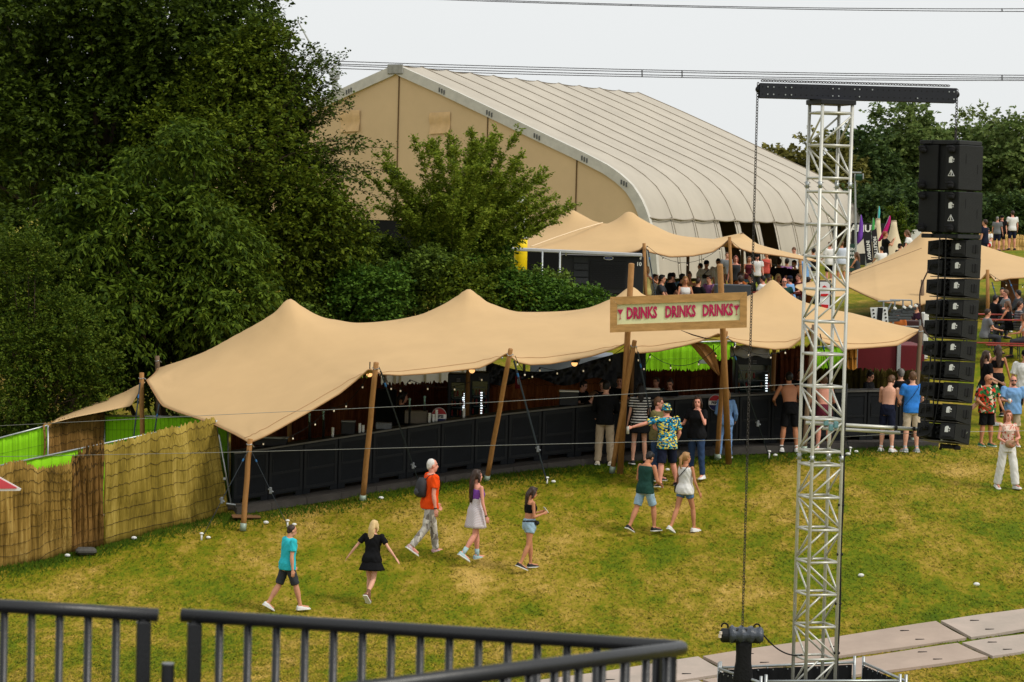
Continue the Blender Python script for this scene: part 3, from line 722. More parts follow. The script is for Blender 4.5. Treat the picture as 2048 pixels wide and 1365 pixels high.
# ================================================================== BAR
m_bar = M("bar_panel_black", (19, 22, 26), .66, .3, 3, .15, 20, spec=.2)
m_bartop = M("bar_top_edge", (92, 90, 84), .6, .15, 6)
barL, barR = P(466,1016,61.2), P(1858,880,64.7)
_N = 21
bx = [barL.lerp(barR, i / _N) for i in range(_N + 1)]
for p in bx: p.z = zg(p.x, p.y) + .1
bx = [Vector((p.x, p.y, q)) for p, q in zip(bx, smooth1(np.array([[p.z] for p in bx]), 3)[:, 0])]
lab = ["black bar counter panel at the far left end beside the reed fence"] + [f"black bar counter panel, {ORD[i]} from the left end of the bar" for i in range(1, _N - 1)] + ["last black bar counter panel at the right end beside the speakers"]
BH = 1.13
for i in range(_N):
    a, b = bx[i], bx[i + 1]; d = (b - a); L = math.hypot(d.x, d.y); e = Vector((d.x / L, d.y / L, 0)); n = Vector((-e.y, e.x, 0)); sl_ = d.z / L
    t = thing("bar_counter", lab[i], "bar counter", ((a + b) / 2), group="panels of the long black bar counter")
    def q(x, y, z): return a + e * x + n * y + Vector((0, 0, z + sl_ * x))
    def bxx(m, x0, x1, y0, y1, z0, z1): m.add([q(x, y, z) for x in (x0, x1) for y in (y0, y1) for z in (z0, z1)], [(0,1,3,2),(4,6,7,5),(0,4,5,1),(2,3,7,6),(0,2,6,4),(1,5,7,3)])
    m = MB(); g = .006
    bxx(m, g, L - g, 0, .05, .09, BH - .03); bxx(m, g, .16, 0.0, .6, .0, .09); bxx(m, L - .16, L - g, 0, .6, 0, .09)
    bxx(m, g, g + .02, .05, .6, .09, BH - .03); bxx(m, L - g - .02, L - g, .05, .6, .09, BH - .03)
    m.build('front_panel', m_bar, t)
    m = MB()
    bxx(m, .02, .07, -.014, 0, .12, BH - .06); bxx(m, L - .07, L - .02, -.014, 0, .12, BH - .06); bxx(m, .07, L - .07, -.012, 0, .12, .18); bxx(m, .07, L - .07, -.012, 0, BH - .13, BH - .06); bxx(m, .07, L - .07, -.009, 0, .52, .57)
    bxx(m, .09, .11, -.02, -.012, .55, .85); m.build('panel_frame', M("bar_frame_black", (15, 18, 21), .55, .2, 4), t)
    m = MB(); bxx(m, 0.002, L - .002, -.035, .62, BH - .03, BH); m.build('counter_top', M("bar_top", (38, 38, 38), .5, .2, 5), t)
    m = MB(); bxx(m, 0.002, L - .002, -.043, -.035, BH - .034, BH + .004); m.build('edge_trim', m_bartop, t)
# low walkway boards; the part behind the bar is added to cut bounced light
m = MB()
for i in range(_N):
    a, b = bx[i], bx[i + 1]; d = b - a; L = math.hypot(d.x, d.y); e = Vector((d.x / L, d.y / L, 0)); n = Vector((-e.y, e.x, 0))
    a0 = Vector((a.x, a.y, a.z)); b0 = Vector((b.x, b.y, b.z))
    m.loft([[p - n * .62 + Vector((0, 0, -.008)), p + n * 8.2 + Vector((0, 0, .1)), p + n * 8.2 + Vector((0, 0, -.16)), p - n * .62 + Vector((0, 0, -.16))] for p in (a0 + e * .004, b0 - e * .004)])
tag(m.build("path", M("grey_walkway_boards", (66, 62, 58), .85, .25, 3, .2, 30)), kind='structure')['label'] = "dark grey board walkway under and in front of the bar"
def on_bar(px, back=.3):
    """point on the counter top in photo column px"""
    best = min(range(_N), key=lambda i: abs(proj((bx[i] + bx[i + 1]) / 2)[0] - px)); a, b = bx[best], bx[best + 1]
    f = (px - proj(a)[0]) / max(1e-6, proj(b)[0] - proj(a)[0]); p = a.lerp(b, f); d = (b - a).normalized(); n = Vector((-d.y, d.x, 0)).normalized()
    return p + n * back + Vector((0, 0, BH))

# ================================================================== FENCES
def reed_mat(name, c1, c2, rows=True):
    m = bpy.data.materials.new(name); m.use_nodes = True; n = m.node_tree.nodes; l = m.node_tree.links; b = n["Principled BSDF"]; b.inputs['Roughness'].default_value = .85; b.inputs['Specular IOR Level'].default_value = .15
    tc = n.new("ShaderNodeTexCoord"); mp = n.new("ShaderNodeMapping"); mp.inputs['Scale'].default_value = (30, 30, .35); l.new(tc.outputs['Object'], mp.inputs[0])
    nz = n.new("ShaderNodeTexNoise"); nz.inputs['Scale'].default_value = 1.6; nz.inputs['Detail'].default_value = 5; nz.inputs['Roughness'].default_value = .7; l.new(mp.outputs[0], nz.inputs['Vector'])
    mp2 = n.new("ShaderNodeMapping"); mp2.inputs['Scale'].default_value = (2.6, 2.6, .5); l.new(tc.outputs['Object'], mp2.inputs[0])
    n2 = n.new("ShaderNodeTexNoise"); n2.inputs['Scale'].default_value = 1.0; n2.inputs['Detail'].default_value = 3; l.new(mp2.outputs[0], n2.inputs['Vector'])
    ad = n.new("ShaderNodeMath"); ad.operation = 'MULTIPLY_ADD'; ad.inputs[1].default_value = .5; l.new(nz.outputs[0], ad.inputs[0])
    mu = n.new("ShaderNodeMath"); mu.operation = 'MULTIPLY'; mu.inputs[1].default_value = .5; l.new(n2.outputs[0], mu.inputs[0]); l.new(mu.outputs[0], ad.inputs[2])
    cr = n.new("ShaderNodeValToRGB"); e = cr.color_ramp.elements; e[0].position = .36; e[0].color = (*[x * .35 for x in L3(c1)], 1); e[1].position = .68; e[1].color = (*L3(c2), 1)
    k = e.new(.5); k.color = (*L3(c1), 1)
    l.new(ad.outputs[0], cr.inputs[0]); l.new(cr.outputs[0], b.inputs['Base Color'])
    bp = n.new("ShaderNodeBump"); bp.inputs['Strength'].default_value = .7; bp.inputs['Distance'].default_value = .02; l.new(nz.outputs[0], bp.inputs['Height']); l.new(bp.outputs[0], b.inputs['Normal'])
    return m
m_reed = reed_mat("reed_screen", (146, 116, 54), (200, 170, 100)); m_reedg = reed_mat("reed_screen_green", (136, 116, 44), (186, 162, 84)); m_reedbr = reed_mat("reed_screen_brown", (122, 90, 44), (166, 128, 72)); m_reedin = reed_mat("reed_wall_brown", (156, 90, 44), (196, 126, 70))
m_twine = M("fence_twine", (52, 40, 24), .9, .2, 10)
def reed_fence(tops, feet, label, mat, sagtw=.1, cat="fence", ragged=.05, name="reed_fence", twines=8, seed=1, foot_ext=.05):
    """a rolled reed screen: wavy sheet with a ragged top and rows of twine"""
    T = interp(tops, 121); Bt = interp(feet, 121); rg = random.Random(seed)
    d = Vector(T[-1]) - Vector(T[0]); nn = Vector((d.y, -d.x, 0)).normalized()
    if nn.y > 0: nn = -nn
    base = (Vector(Bt[0]) + Vector(Bt[-1])) / 2
    t = thing(name, label, cat, base)
    m = MB(); rows = []; nv = 10; jag = [rg.uniform(-ragged, ragged) for _ in range(121)]
    for i in range(121):
        top = Vector(T[i]) + Vector((0, 0, jag[i])); bot = Vector(Bt[i]) - Vector((0, 0, foot_ext)); w = .035 * math.sin(i * .32 + seed) + .02 * math.sin(i * 1.1)
        rows.append([bot.lerp(top, k / nv) + nn * (w * math.sin(math.pi * (k / nv) * .9 + .3) + .02 * math.sin(k + i * .1)) for k in range(nv + 1)])
    m.loft(rows, False, False)
    o = m.build('reed_screen', mat, t, True); md = o.modifiers.new('s', 'SOLIDIFY'); md.thickness = .02
    for r_ in range(twines):
        f = (r_ + .7) / (twines + .2)
        pts = []
        for i in range(0, 121, 2):
            s = i / 120; hang = sagtw * (math.sin(s * math.pi * 2.2 + seed + r_ * .2) * .35 - .3 * math.sin(s * math.pi))
            k = max(0.02, min(.98, f)) * nv; k0 = int(k); p = rows[i][k0].lerp(rows[i][min(nv, k0 + 1)], k - k0); pts.append(p + nn * .03 + Vector((0, 0, hang * .5)))
        MB().tube(pts, .005, 4).build('twine', m_twine, t)
    return t
def scrim(corners, label, mat, name="mesh_fence", posts=True, bars=3, nth=None):
    """construction fence panel hung with coloured cloth; corners: bl, br, tr, tl"""
    bl_, br_, tr_, tl_ = [Vector(c) for c in corners]; base = (bl_ + br_) / 2
    t = thing(name, label, "fence", base)
    n = 48; rows = []; d = br_ - bl_; nn = Vector((d.y, -d.x, 0)).normalized()
    if nn.y > 0: nn = -nn
    for i in range(n + 1):
        f = i / n; w = .012 * math.sin(i * 1.9) + .01 * math.sin(i * .7)
        rows.append([bl_.lerp(br_, f).lerp(tl_.lerp(tr_, f), k / 6) + nn * w for k in range(7)])
    m = MB(); m.loft(rows, False, False); o = m.build('cloth', mat, t, True); md = o.modifiers.new('s', 'SOLIDIFY'); md.thickness = .006
    m = MB(); f_ = nn * .035
    m.tube([bl_ + f_, tl_ + f_], .021, 10); m.tube([br_ + f_, tr_ + f_], .021, 10); m.tube([tl_ + f_, tr_ + f_], .021, 10); m.tube([bl_ + f_, br_ + f_], .021, 10)
    m.build('frame', m_steel, t, True)
    m = MB()
    for i in range(1, 24): m.tube([bl_.lerp(br_, i / 24) + f_ * .8, tl_.lerp(tr_, i / 24) + f_ * .8], .002, 4)
    for k in range(1, bars + 1): m.tube([bl_.lerp(tl_, k / (bars + 1)) + f_ * .8, br_.lerp(tr_, k / (bars + 1)) + f_ * .8], .003, 4)
    m.build('wire_grid', M("fence_wire", (70, 100, 30), .6, .1), t)
    return t
m_lime = M("lime_cloth", (140, 208, 14), .8, .07, 4, .15, 18); m_lime2 = M("lime_cloth_shaded", (140, 208, 14), .8, .07, 4)  # both cloths share one lime colour; the second only lacks the bump
# front screens
def ft(px, Y): return gat(px, Y)
reed_fence([P(-40,928,56.7), P(0,930,57), P(40,922,57.2), P(75,938,57.4), P(142,925,57.8)], [hit(-40,1150), hit(0,1137), hit(75,1122), hit(142,1104)], "left section of the front reed fence with drooping rows of twine", m_reed, .5, seed=2, twines=9)
reed_fence([P(143,922,57.9), P(160,900,58), P(180,893,58.1), P(196,884,58.2), P(208,890,58.3)], [hit(143,1104), hit(170,1098), hit(208,1090)], "narrow darker brown reed fence section folded between the two wide ones", m_reedbr, .05, seed=5, ragged=.09)
reed_fence([P(207,890,58.4), P(235,885,58.8), P(280,871,59.4), P(340,857,60.1), P(400,842,60.9), P(428,838,61.3)], [hit(207,1090), hit(300,1064), hit(380,1046), hit(455,1024)], "right section of the front reed fence ending beside the bar, greenish", m_reedg, .06, seed=7)
# lime scrims
a, b = gat(-40, 60.5), gat(440, 62.5)
scrim([a, b, P(440, 838, 62.5), P(-40, 940, 60.5)], "long sloping lime green cloth fence with silver top rail just behind the reed fence", m_lime)
scrim([gat(-60, 64), gat(96, 64.2), P(96, 851, 64.2), P(-60, 892, 64)], "plain lime green cloth fence panel at the left edge below the trees", m_lime)
reed_fence([P(86,850,64.1), P(130,838,64.8), P(208,826,65.6)], [gat(86,64.1), gat(130,64.8), gat(208,65.6)], "brown reed screen under the tent flap between two lime cloths", m_reedbr, .03, seed=9)
scrim([gat(210, 65.8), gat(402, 65.4), P(402, 834, 65.4), P(210, 832, 65.8)], "lime green cloth fence with wire grid under the left end of the tent", m_lime2, bars=4)
scrim([P(446,1010,61.5), gat(455,61.9), P(452,858,61.9), P(429,842,61.3)], "narrow lime green cloth strip with steel post between reed fence and bar", m_lime2)
a = gat(455, 61.3); st = thing("steel_prop", "thin galvanised steel prop leaning at the left end of the bar", "prop", a)
m = MB(); m.tube([P(438,870,61.0), P(462,1008,61)], .018, 10); m.build('tube', m_steel, st, True); m = MB(); m.bbox(P(449,958,60.97), (.07, .05, .06), .01); m.tube([P(462,1008,61) - Vector((.1,0,0)), P(462,1010,61) + Vector((.1,0,0))], .025, 8); m.build('clamp', m_steel, st)
# scrims seen through the bar
scrim([gat(1285,72.5), gat(1462,72.8), P(1470,682,72.8), P(1285,688,72.5)], "bright lime cloth fence seen through the bar under the drinks sign", m_lime, bars=3)
m = MB(); m.bbox(P(1406,724,72.3), (.2, .01, .1), .004); one("notice_board", m, M("grey_notice", (150, 160, 150), .6, .1), "small grey notice hung on the lime cloth behind the bar", "notice")
scrim([gat(1618,71.5), gat(1688,71.8), P(1690,690,71.8), P(1618,696,71.5)], "narrow lime cloth fence seen behind the truss tower", m_lime)

# bar back walls: brown reed screens
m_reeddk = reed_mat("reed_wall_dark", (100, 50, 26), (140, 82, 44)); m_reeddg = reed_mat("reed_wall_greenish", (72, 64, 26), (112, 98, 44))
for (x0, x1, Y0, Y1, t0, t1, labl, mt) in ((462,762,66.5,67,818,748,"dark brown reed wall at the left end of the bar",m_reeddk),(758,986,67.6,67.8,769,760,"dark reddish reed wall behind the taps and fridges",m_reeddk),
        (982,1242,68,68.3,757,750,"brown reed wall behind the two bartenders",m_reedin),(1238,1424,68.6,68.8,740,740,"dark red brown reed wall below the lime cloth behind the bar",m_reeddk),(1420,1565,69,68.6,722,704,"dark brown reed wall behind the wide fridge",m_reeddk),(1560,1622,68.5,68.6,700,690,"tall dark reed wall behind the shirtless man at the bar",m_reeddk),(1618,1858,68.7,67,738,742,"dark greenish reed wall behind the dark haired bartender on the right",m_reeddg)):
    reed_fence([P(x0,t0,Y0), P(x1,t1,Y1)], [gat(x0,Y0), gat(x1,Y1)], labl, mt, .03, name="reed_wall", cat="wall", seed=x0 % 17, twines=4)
m = MB(); a = P(1008,722,67.2); rows = []
rg = random.Random(3)
for i in range(41):
    px = 972 + i * 8.0; tp = (722 + 22 * math.sin(math.pi * min(1, i / 26))) if i < 26 else 722 - (i - 26) * 2.2; bt = 764 + 8 * math.sin(i * .4) if i < 30 else 764 + (i - 29) * 7
    rows.append([P(px, tp + (bt - tp) * k / 6, 67.5 + .06 * math.sin(i * 1.7 + k) + .05 * rg.random()) for k in range(7)])
m.loft(rows, False, False)
o = one("tarpaulin", m, M("black_plastic_sheet", (20, 21, 22), .35, .3, 8, .8, 14, spec=.5), "crumpled black plastic sheet strung above the brown reed wall behind the bar", "sheet", smooth=True)
# ================================================================== HANGAR TENT
HA = R(29.0)
hd = Vector((math.sin(HA), math.cos(HA), 0)); hg = Vector((math.cos(HA), -math.sin(HA), 0))
ap = P(794, 129, 125.0)
def gable_hit(px, py):
    d = CAM_R @ Vector(((px - 1024) / FPX, -(py - 682.5) / FPX, -1.0)); o = Vector((0, 0, CAM_Z))
    t = (ap - o).dot(hd) / d.dot(hd); q = o + d * t - ap
    return q.dot(hg), q.z
prof = [gable_hit(*q) for q in ((794,129),(886,170),(981,215),(1076,261),(1171,306),(1219,331),(1248,352),(1268,372),(1284,396),(1297,426),(1303,447))]
prof[0] = (0.0, 0.0)
for ds, dz in ((.28, -1.1), (.42, -2.3)): prof.append((prof[10][0] + ds, prof[10][1] + dz))
base_z = prof[-1][1]
def lerp_prof(n_per=3):
    out = []
    A = np.array(prof); s_ = np.concatenate([[0], np.cumsum(np.hypot(*np.diff(A, axis=0).T))])
    q = np.linspace(0, s_[-1], 46); return [(float(np.interp(t, s_, A[:, 0])), float(np.interp(t, s_, A[:, 1]))) for t in q]
PR = lerp_prof(); NB = 11
ridge_end = None
Lr = 23.0
for L in np.arange(15, 32, .1):
    if proj(ap + hd * L)[0] >= 1275: Lr = float(L); break
hang = thing("hangar_tent", "huge beige curved hangar tent with tan gable end behind the trees", "tent", (ap.x, ap.y, ap.z + base_z))
m_roof = M("hangar_membrane", (176, 168, 154), .75, .08, .7, .05, 10, spec=.2, stretch=(1, 1, .3)); m_gable = M("hangar_gable_cloth", (204, 176, 136), .85, .06, .5, .08, 2)
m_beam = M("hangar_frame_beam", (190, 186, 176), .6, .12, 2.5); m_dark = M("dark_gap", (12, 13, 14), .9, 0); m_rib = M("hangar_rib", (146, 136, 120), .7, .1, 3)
def hp(s, z, L, out=0.0): return ap + hg * s + hd * L + Vector((0, 0, z))
ke = max(i for i, p in enumerate(PR) if p[1] > prof[10][1] - .05)
for side in (1, -1):
    rows = []
    for b in range(NB):
        for k in range(5):
            f = (b + k / 5) / NB; bulge = -.10 * math.sin(math.pi * k / 5)
            rows.append([hp(side * (s + bulge * .7), z + bulge * .5 + (-.09 * math.sin(math.pi * k / 5) if i == ke else 0), f * Lr) for i, (s, z) in enumerate(PR[:ke + 1])])
    rows.append([hp(side * s, z, Lr) for s, z in PR[:ke + 1]])
    if side == 1: rows = rows[::-1]
    m = MB(); m.loft(rows, False, False); o = m.build('roof_panel', m_roof, hang, True)
    for b in range(1, NB + 1):
        MB().tube([hp(side * (s + .01), z + .012, b / NB * Lr) for s, z in PR[::2] + [PR[-1]]], .02, 6).build('rib', m_rib, hang, True)
    # lower side panels, one per bay, some rolled away
    for b in range(NB):
        if side == 1 and b in (3, 4, 5, 9): 
            q0, q1 = (.0, .26) if b != 9 else (.0, .12)
        else: q0, q1 = 0, 1
        m = MB(); rr = []
        for k in range(7):
            f = (b + q0 + (q1 - q0) * k / 6 * .98 + .01) / NB; bl_ = -.12 * math.sin(math.pi * k / 6) - .05 * (k % 2)
            rr.append([hp(side * (s - .1 + bl_ * .4), z, f * Lr) for s, z in PR[ke - 1:]])
        m.loft(rr if side == -1 else rr[::-1], False, False); o = m.build('side_panel', m_roof, hang, True)
    MB().tube([hp(side * (PR[ke][0] + .03), PR[ke][1] - .05, Lr * i / 60) - Vector((0, 0, .06 * abs(math.sin(math.pi * i * NB / 60)))) for i in range(61)], .035, 5).build('hem', m_rib, hang, True)
    # white gable frame beam
    m = MB(); rr = []
    for i, (s, z) in enumerate(PR):
        a_ = PR[max(0, i - 1)]; b_ = PR[min(len(PR) - 1, i + 1)]; tx, tz = b_[0] - a_[0], b_[1] - a_[1]; l_ = math.hypot(tx, tz); nx_, nz_ = tz / l_, -tx / l_
        if i == 0: nx_, nz_ = 0, -1
        wd = .42
        rr.append([hp(side * s, z, -.12), hp(side * (s + nx_ * wd), z + nz_ * wd, -.12), hp(side * (s + nx_ * wd), z + nz_ * wd, .1), hp(side * s, z + .0, .1)])
    m.loft(rr); m.build('frame_beam', m_beam, hang)
    for q in (((886,170),(981,215),(1076,261),(1171,306),(1250,354))):
        s, z = gable_hit(*q); s, z = s + .1, z - .22 if False else z - .28
        m = MB()
        for dx in (-.12, .0, .12): m.box(hp(side * (s + dx - .08), z + dx * -.45, -.13), (.07, .02, .2), Matrix.Rotation(-HA, 3, 'Z'))
        m.build('joint_plate', M("joint_plate", (92, 92, 90), .6, .3, 20), hang)
m = MB(); m.bbox(hp(0, -.22, -.14), (.8, .06, .42), .05, -HA); m.build('ridge_plate', M("ridge_plate_grey", (150, 148, 142), .6, .2, 6), hang)
# gable wall
zc = prof[10][1] - .15
m = MB(); inner = [(s * .985, z - .3) for s, z in PR if z - .3 > zc]
poly = [(-s, z) for s, z in inner[::-1]] + inner[1:]
n = len(poly); cols = []
for s, z in poly: cols.append([hp(s, zc + (z - zc) * k / 6, .0 + .02 * math.sin(s * 2.1)) for k in range(7)])
m.loft(cols[::-1], False, False); m.build('gable_wall', m_gable, hang, True)
m = MB(); sm = inner[-1][0] * 1.0
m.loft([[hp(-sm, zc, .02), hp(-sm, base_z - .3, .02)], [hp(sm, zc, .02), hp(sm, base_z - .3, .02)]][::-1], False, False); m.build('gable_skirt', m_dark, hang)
for px in (793, 972, 1152):
    s, z = gable_hit(px, 400); zt = np.interp(abs(s), [p[0] for p in inner], [p[1] for p in inner])
    MB().tube([hp(s, zt, -.02), hp(s, zc, -.02)], .03, 6).build('seam', M("gable_seam", (104, 82, 54), .9, .1), hang)
    if px < 1000: MB().tube([hp(-s, zt, -.02), hp(-s, zc, -.02)], .03, 6).build('seam', MATS["gable_seam"], hang) if abs(s) > .5 else None
for x0, y0, x1, y1 in ((683,222,720,265),(861,226,901,269)):
    sa, za = gable_hit(x0, y0); sb, zb = gable_hit(x1, y1); m = MB(); rr = []
    for i in range(9):
        f = i / 8; rr.append([hp(sa + (sb - sa) * f, za + (zb - za) * k / 6 + .05 * f, -.07 - .03 * math.sin(i * 1.9 + k) - .03 * math.sin(k * 1.3)) for k in range(7)])
    m.loft(rr[::-1], False, False); m.build('vent_flap', M("vent_flap_cloth", (206, 172, 126), .9, .12, 3), hang, True)
for k in range(NB):   # far end wall and floor keep the inside dark
    pass
m = MB(); m.loft([[hp(s, z, Lr - .05), hp(s, base_z - .3, Lr - .05)] for s, z in [(-a, b) for a, b in PR[::-1]] + PR[1:]], False, False); m.build('gable_wall', m_gable, hang)

# ================================================================== UPPER STRETCH TENTS
t2 = thing("stretch_tent", "twin peaked sand coloured stretch tent in front of the hangar side", "tent", gat(1250, 91))
fr = [P(985,498,89), P(1060,500,88.5), P(1150,504,88), P(1250,508,87.6), P(1281,499,87.4), P(1288,490,87.4), P(1298,503,87.4), P(1340,513,87.6), P(1385,511,87.8), P(1425,503,88), P(1450,486,88.2), P(1458,478,88.2), P(1470,493,88.5), P(1500,503,89), P(1560,511,90), P(1640,524,91)]
bk = [P(1000,492,95), P(1100,470,96), P(1200,466,96), P(1300,470,96), P(1400,484,96), P(1485,466,95), P(1520,492,95), P(1600,512,94), P(1642,522,93)]
rd = [(1000,493,92),(1060,474,92),(1100,450,92),(1130,429,92),(1146,420,92),(1160,427,92),(1185,441,92),(1212,449,91.5),(1235,438,91),(1251,425,91),(1259,423,91),(1270,430,91),(1300,447,91),(1340,466,91.2),(1380,477,91.5),(1420,482,92),(1455,481,92.4),(1480,475,93)]
G = stretch_surface(fr, bk, [fr[0], P(992,494,92), bk[0]], [fr[-1], P(1641,523,92), bk[-1]], [(P(1146,420,92), .15), (P(1259,423,91), .15)], [P(*q) for q in rd], 130, 40, 1200, 4)
surf_mesh("canopy", G, m_tent, t2, .012, WL[t2.name])
MB().tube([Vector(q) - Vector((0, .02, .02)) for q in G[:, 0]], .025, 5).build('hem', MATS["tent_hem"], t2, True)
q = [P(1062,500,88.5), P(1110,482,89.3), P(1160,465,90), P(1205,452,91)]
MB().tube([v + Vector((0, -.05, .1)) for v in q], .02, 5).build('seam', M("pale_seam", (226, 204, 170), .9, 0), t2)
t3 = thing("stretch_tent", "right sand coloured stretch tent partly hidden by the hanging speakers", "tent", gat(1850, 88))
fr = [P(1694,572,86), P(1725,587,85), P(1757,601,84.3), P(1800,609,84), P(1828,613,83.9), P(1860,604,83.9), P(1910,582,84), P(1962,558,84), P(1975,543,84), P(1990,562,84), P(2020,556,84), P(2060,554,84.4), P(2110,545,85), P(2180,560,86)]
bk = [P(1702,545,92), P(1760,538,95), P(1850,530,96), P(1960,530,96), P(2080,525,96), P(2180,540,94)]
rd = [(1702,544,89.5),(1740,530,90),(1771,515,90),(1800,500,90),(1822,486,90),(1836,472,90),(1846,462,90),(1856,462,90),(1870,472,90),(1900,478,90),(1935,484,90),(1964,491,90),(2010,506,90),(2048,516,90),(2100,516,90),(2150,520,90)]
G = stretch_surface(fr, bk, [fr[0], P(1696,556,89), bk[0]], [fr[-1], bk[-1]], [(P(1851,461,90), .2)], [P(*q) for q in rd], 120, 40, 1200, 4)
surf_mesh("canopy", G, m_tent, t3, .012, WL[t3.name])
MB().tube([Vector(q) - Vector((0, .02, .02)) for q in G[:, 0]], .02, 5).build('hem', MATS["tent_hem"], t3, True)
MB().tube([v + Vector((0, -.12, .1)) for v in (P(1700,556,87), P(1760,534,87.6), P(1800,519,88), P(1842,503,88.4))], .012, 5).build('rope', M("tent_rope", (150, 125, 95), .9, 0), t3)
t4 = thing("stretch_tent", "small low sand coloured tent corner behind the red and white sign", "tent", gat(1620, 84))
fr = [P(1590,574,83), P(1615,590,82.6), P(1640,596,82.4), P(1690,592,83)]; bk = [P(1592,570,88), P(1630,562,88), P(1670,556,88), P(1694,560,87)]
G = stretch_surface(fr, bk, [fr[0], bk[0]], [fr[-1], bk[-1]], [], None, 40, 16, 200); surf_mesh("canopy", G, m_tent, t4, .012, WL[t4.name])
GRP2 = "timber poles of the upper tents"
for top, foot, lb in (((1288,487,87.3),(1293,87.2),"thin timber pole with strap beside the black trailer"),((1459,474,88.1),(1465,88),"timber pole in the middle of the upper beer garden"),((1484,466,95),(1486,95),"timber pole behind the upper tent beside a dark hangar opening"),
                      ((1376,510,91),(1374,91),"dark thin pole behind the white shirted men"),((1600,520,90),(1606,90),"leaning pole at the right tail of the twin peaked tent"),((1975,540,83.8),(1976,83.6),"yellowish timber pole under the right upper tent"),((1845,560,84.5),(1845,84.5),"dark pole behind the hanging speakers")):
    t = thing("tent_pole", lb, "pole", gat(*foot), group=GRP2); a = P(*top); b = gat(*foot)
    MB().tube([b, a], [.06, .05], 8).build('shaft', m_pole if 'dark' not in lb else m_polegrey, t, True)
    MB().tube([b, b + Vector((0, 0, .15))], .08, 8).build('shoe', m_shoe, t, True)
strap(P(1296,500,87), gat(1322,86), "grey strap running from the thin pole down beside the seated people", .02, .8)
strap(P(1984,565,83.8), gat(2012,81), "grey strap running down across the red picnic tables", .02, .85)
strap(P(2018,560,84), gat(2060,81), "dark strap near the right edge above the picnic tables", .02, .85)

# ================================================================== BLACK TRAILER ETC
def facing_box(name, label, cat, x0, x1, ytop, Y, depth, mat, zb=None, bev=.02, group=None, slope=0.0):
    """box whose front face spans photo columns x0..x1 at distance Y, standing on the ground"""
    a, b = P(x0, ytop, Y), P(x1, ytop + slope, Y); g = zg((a.x + b.x) / 2, Y) if zb is None else zb
    t = thing(name, label, cat, ((a.x + b.x) / 2, Y, g), group=group)
    zt = (a.z + b.z) / 2; m = MB(); m.bbox(((a.x + b.x) / 2, Y + depth / 2, (zt + g) / 2), (b.x - a.x, depth, zt - g), bev); m.build('body', mat, t)
    return t, a, b, zt, g
m_trl = M("trailer_black", (19, 20, 23), .5, .2, 3, spec=.4)
t, a, b, zt, g = facing_box("trailer", "black service trailer with a blue oval badge and number 10", "trailer", 1124, 1288, 512, 84, 2.6, m_trl)
m = MB(); m.bbox(P(1142, 504, 83.9), (P(1285,508,83.6).x - P(1000,500,83.6).x, .5, .1), .02, Matrix.Rotation(R(1.2), 3, 'Y')); m.build('roof_edge', M("silver_trim", (176, 178, 180), .5, .08), t)
m = MB(); m.bbox(P(1217, 555, 83.97), (1.12, .04, .95), .01); m.build('shutter_frame', M("shutter_black", (28, 29, 31), .6, .1), t)
m = MB()
for k in range(13): m.box(P(1217, 530 + k * 3.7, 83.93), (1.0, .03, .025))
m.build('shutter', M("shutter_slat", (24, 24, 26), .5, .1), t)
m = MB()
for k in range(6):
    m.box(P(1162, 520 + k * 14, 83.96), (.42, .03, .17)); 
m.build('panel', M("trailer_panel", (44, 46, 50), .6, .2, 6), t)
c = P(1217, 516.5, 83.92); m = MB()
m.loft([[c + Vector((rx * math.cos(q * math.pi / 12), yy, rz * math.sin(q * math.pi / 12))) for q in range(24)] for yy, rx, rz in ((0, .15, .06), (-.03, .15, .06))]); m.cur = 1
m.loft([[c + Vector((rx * math.cos(q * math.pi / 12), yy, rz * math.sin(q * math.pi / 12))) for q in range(24)] for yy, rx, rz in ((-.03, .125, .042), (-.036, .125, .042))]); m.cur = 0
m.box(c - Vector((0, .038, 0)), (.13, .005, .012)); m.build('badge', [m_white, M("badge_blue", (30, 55, 150), .4, 0)], t)
m = MB(); add_text(m, "10", P(1278, 529, 83.95), (1, 0, 0), (0, 0, 1), .16, bold=.004); add_text(m, "8", P(1281, 517, 83.95), (1, 0, 0), (0, 0, 1), .12, bold=.003); add_text(m, "8", P(1132, 510, 83.95), (1, 0, 0), (0, 0, 1), .1, bold=.003); m.build('lettering', m_white, t)
for px, lb in ((1085, "thin steel post in the bushes left of the black trailer"), (1120, "thin steel post at the front corner of the black trailer")):
    m = MB(); m.tube([P(px, 503, 83.2), gat(px - 3, 83.2)], .025, 8); one("steel_post", m, m_steel, lb, "post", smooth=True)
t, a, b, zt, g = facing_box("cabinet", "pale grey cabinet half hidden by leaves at the left of the arching shrub", "cabinet", 742, 779, 506, 84, .8, M("pale_grey_panel", (160, 162, 165), .7, .15, 4, .3, 20))
m = MB(); m.tube([P(748,503,83.9), P(880,501,83.9)], .03, 8); m.tube([P(781,480,83.9), gat(781,83.9)], .03, 8); m.tube([P(880,501,83.9), gat(880,83.9)], .03, 8); one("steel_rail", m, m_steel, "grey steel rail running behind the arching shrub", "rail", smooth=True)
m = MB(); m.tube([P(1022,512,83.2), gat(1004,82.4)], .03, 8); one("steel_post", m, m_steel, "slanting grey steel prop in the bushes below the yellow column", "post")
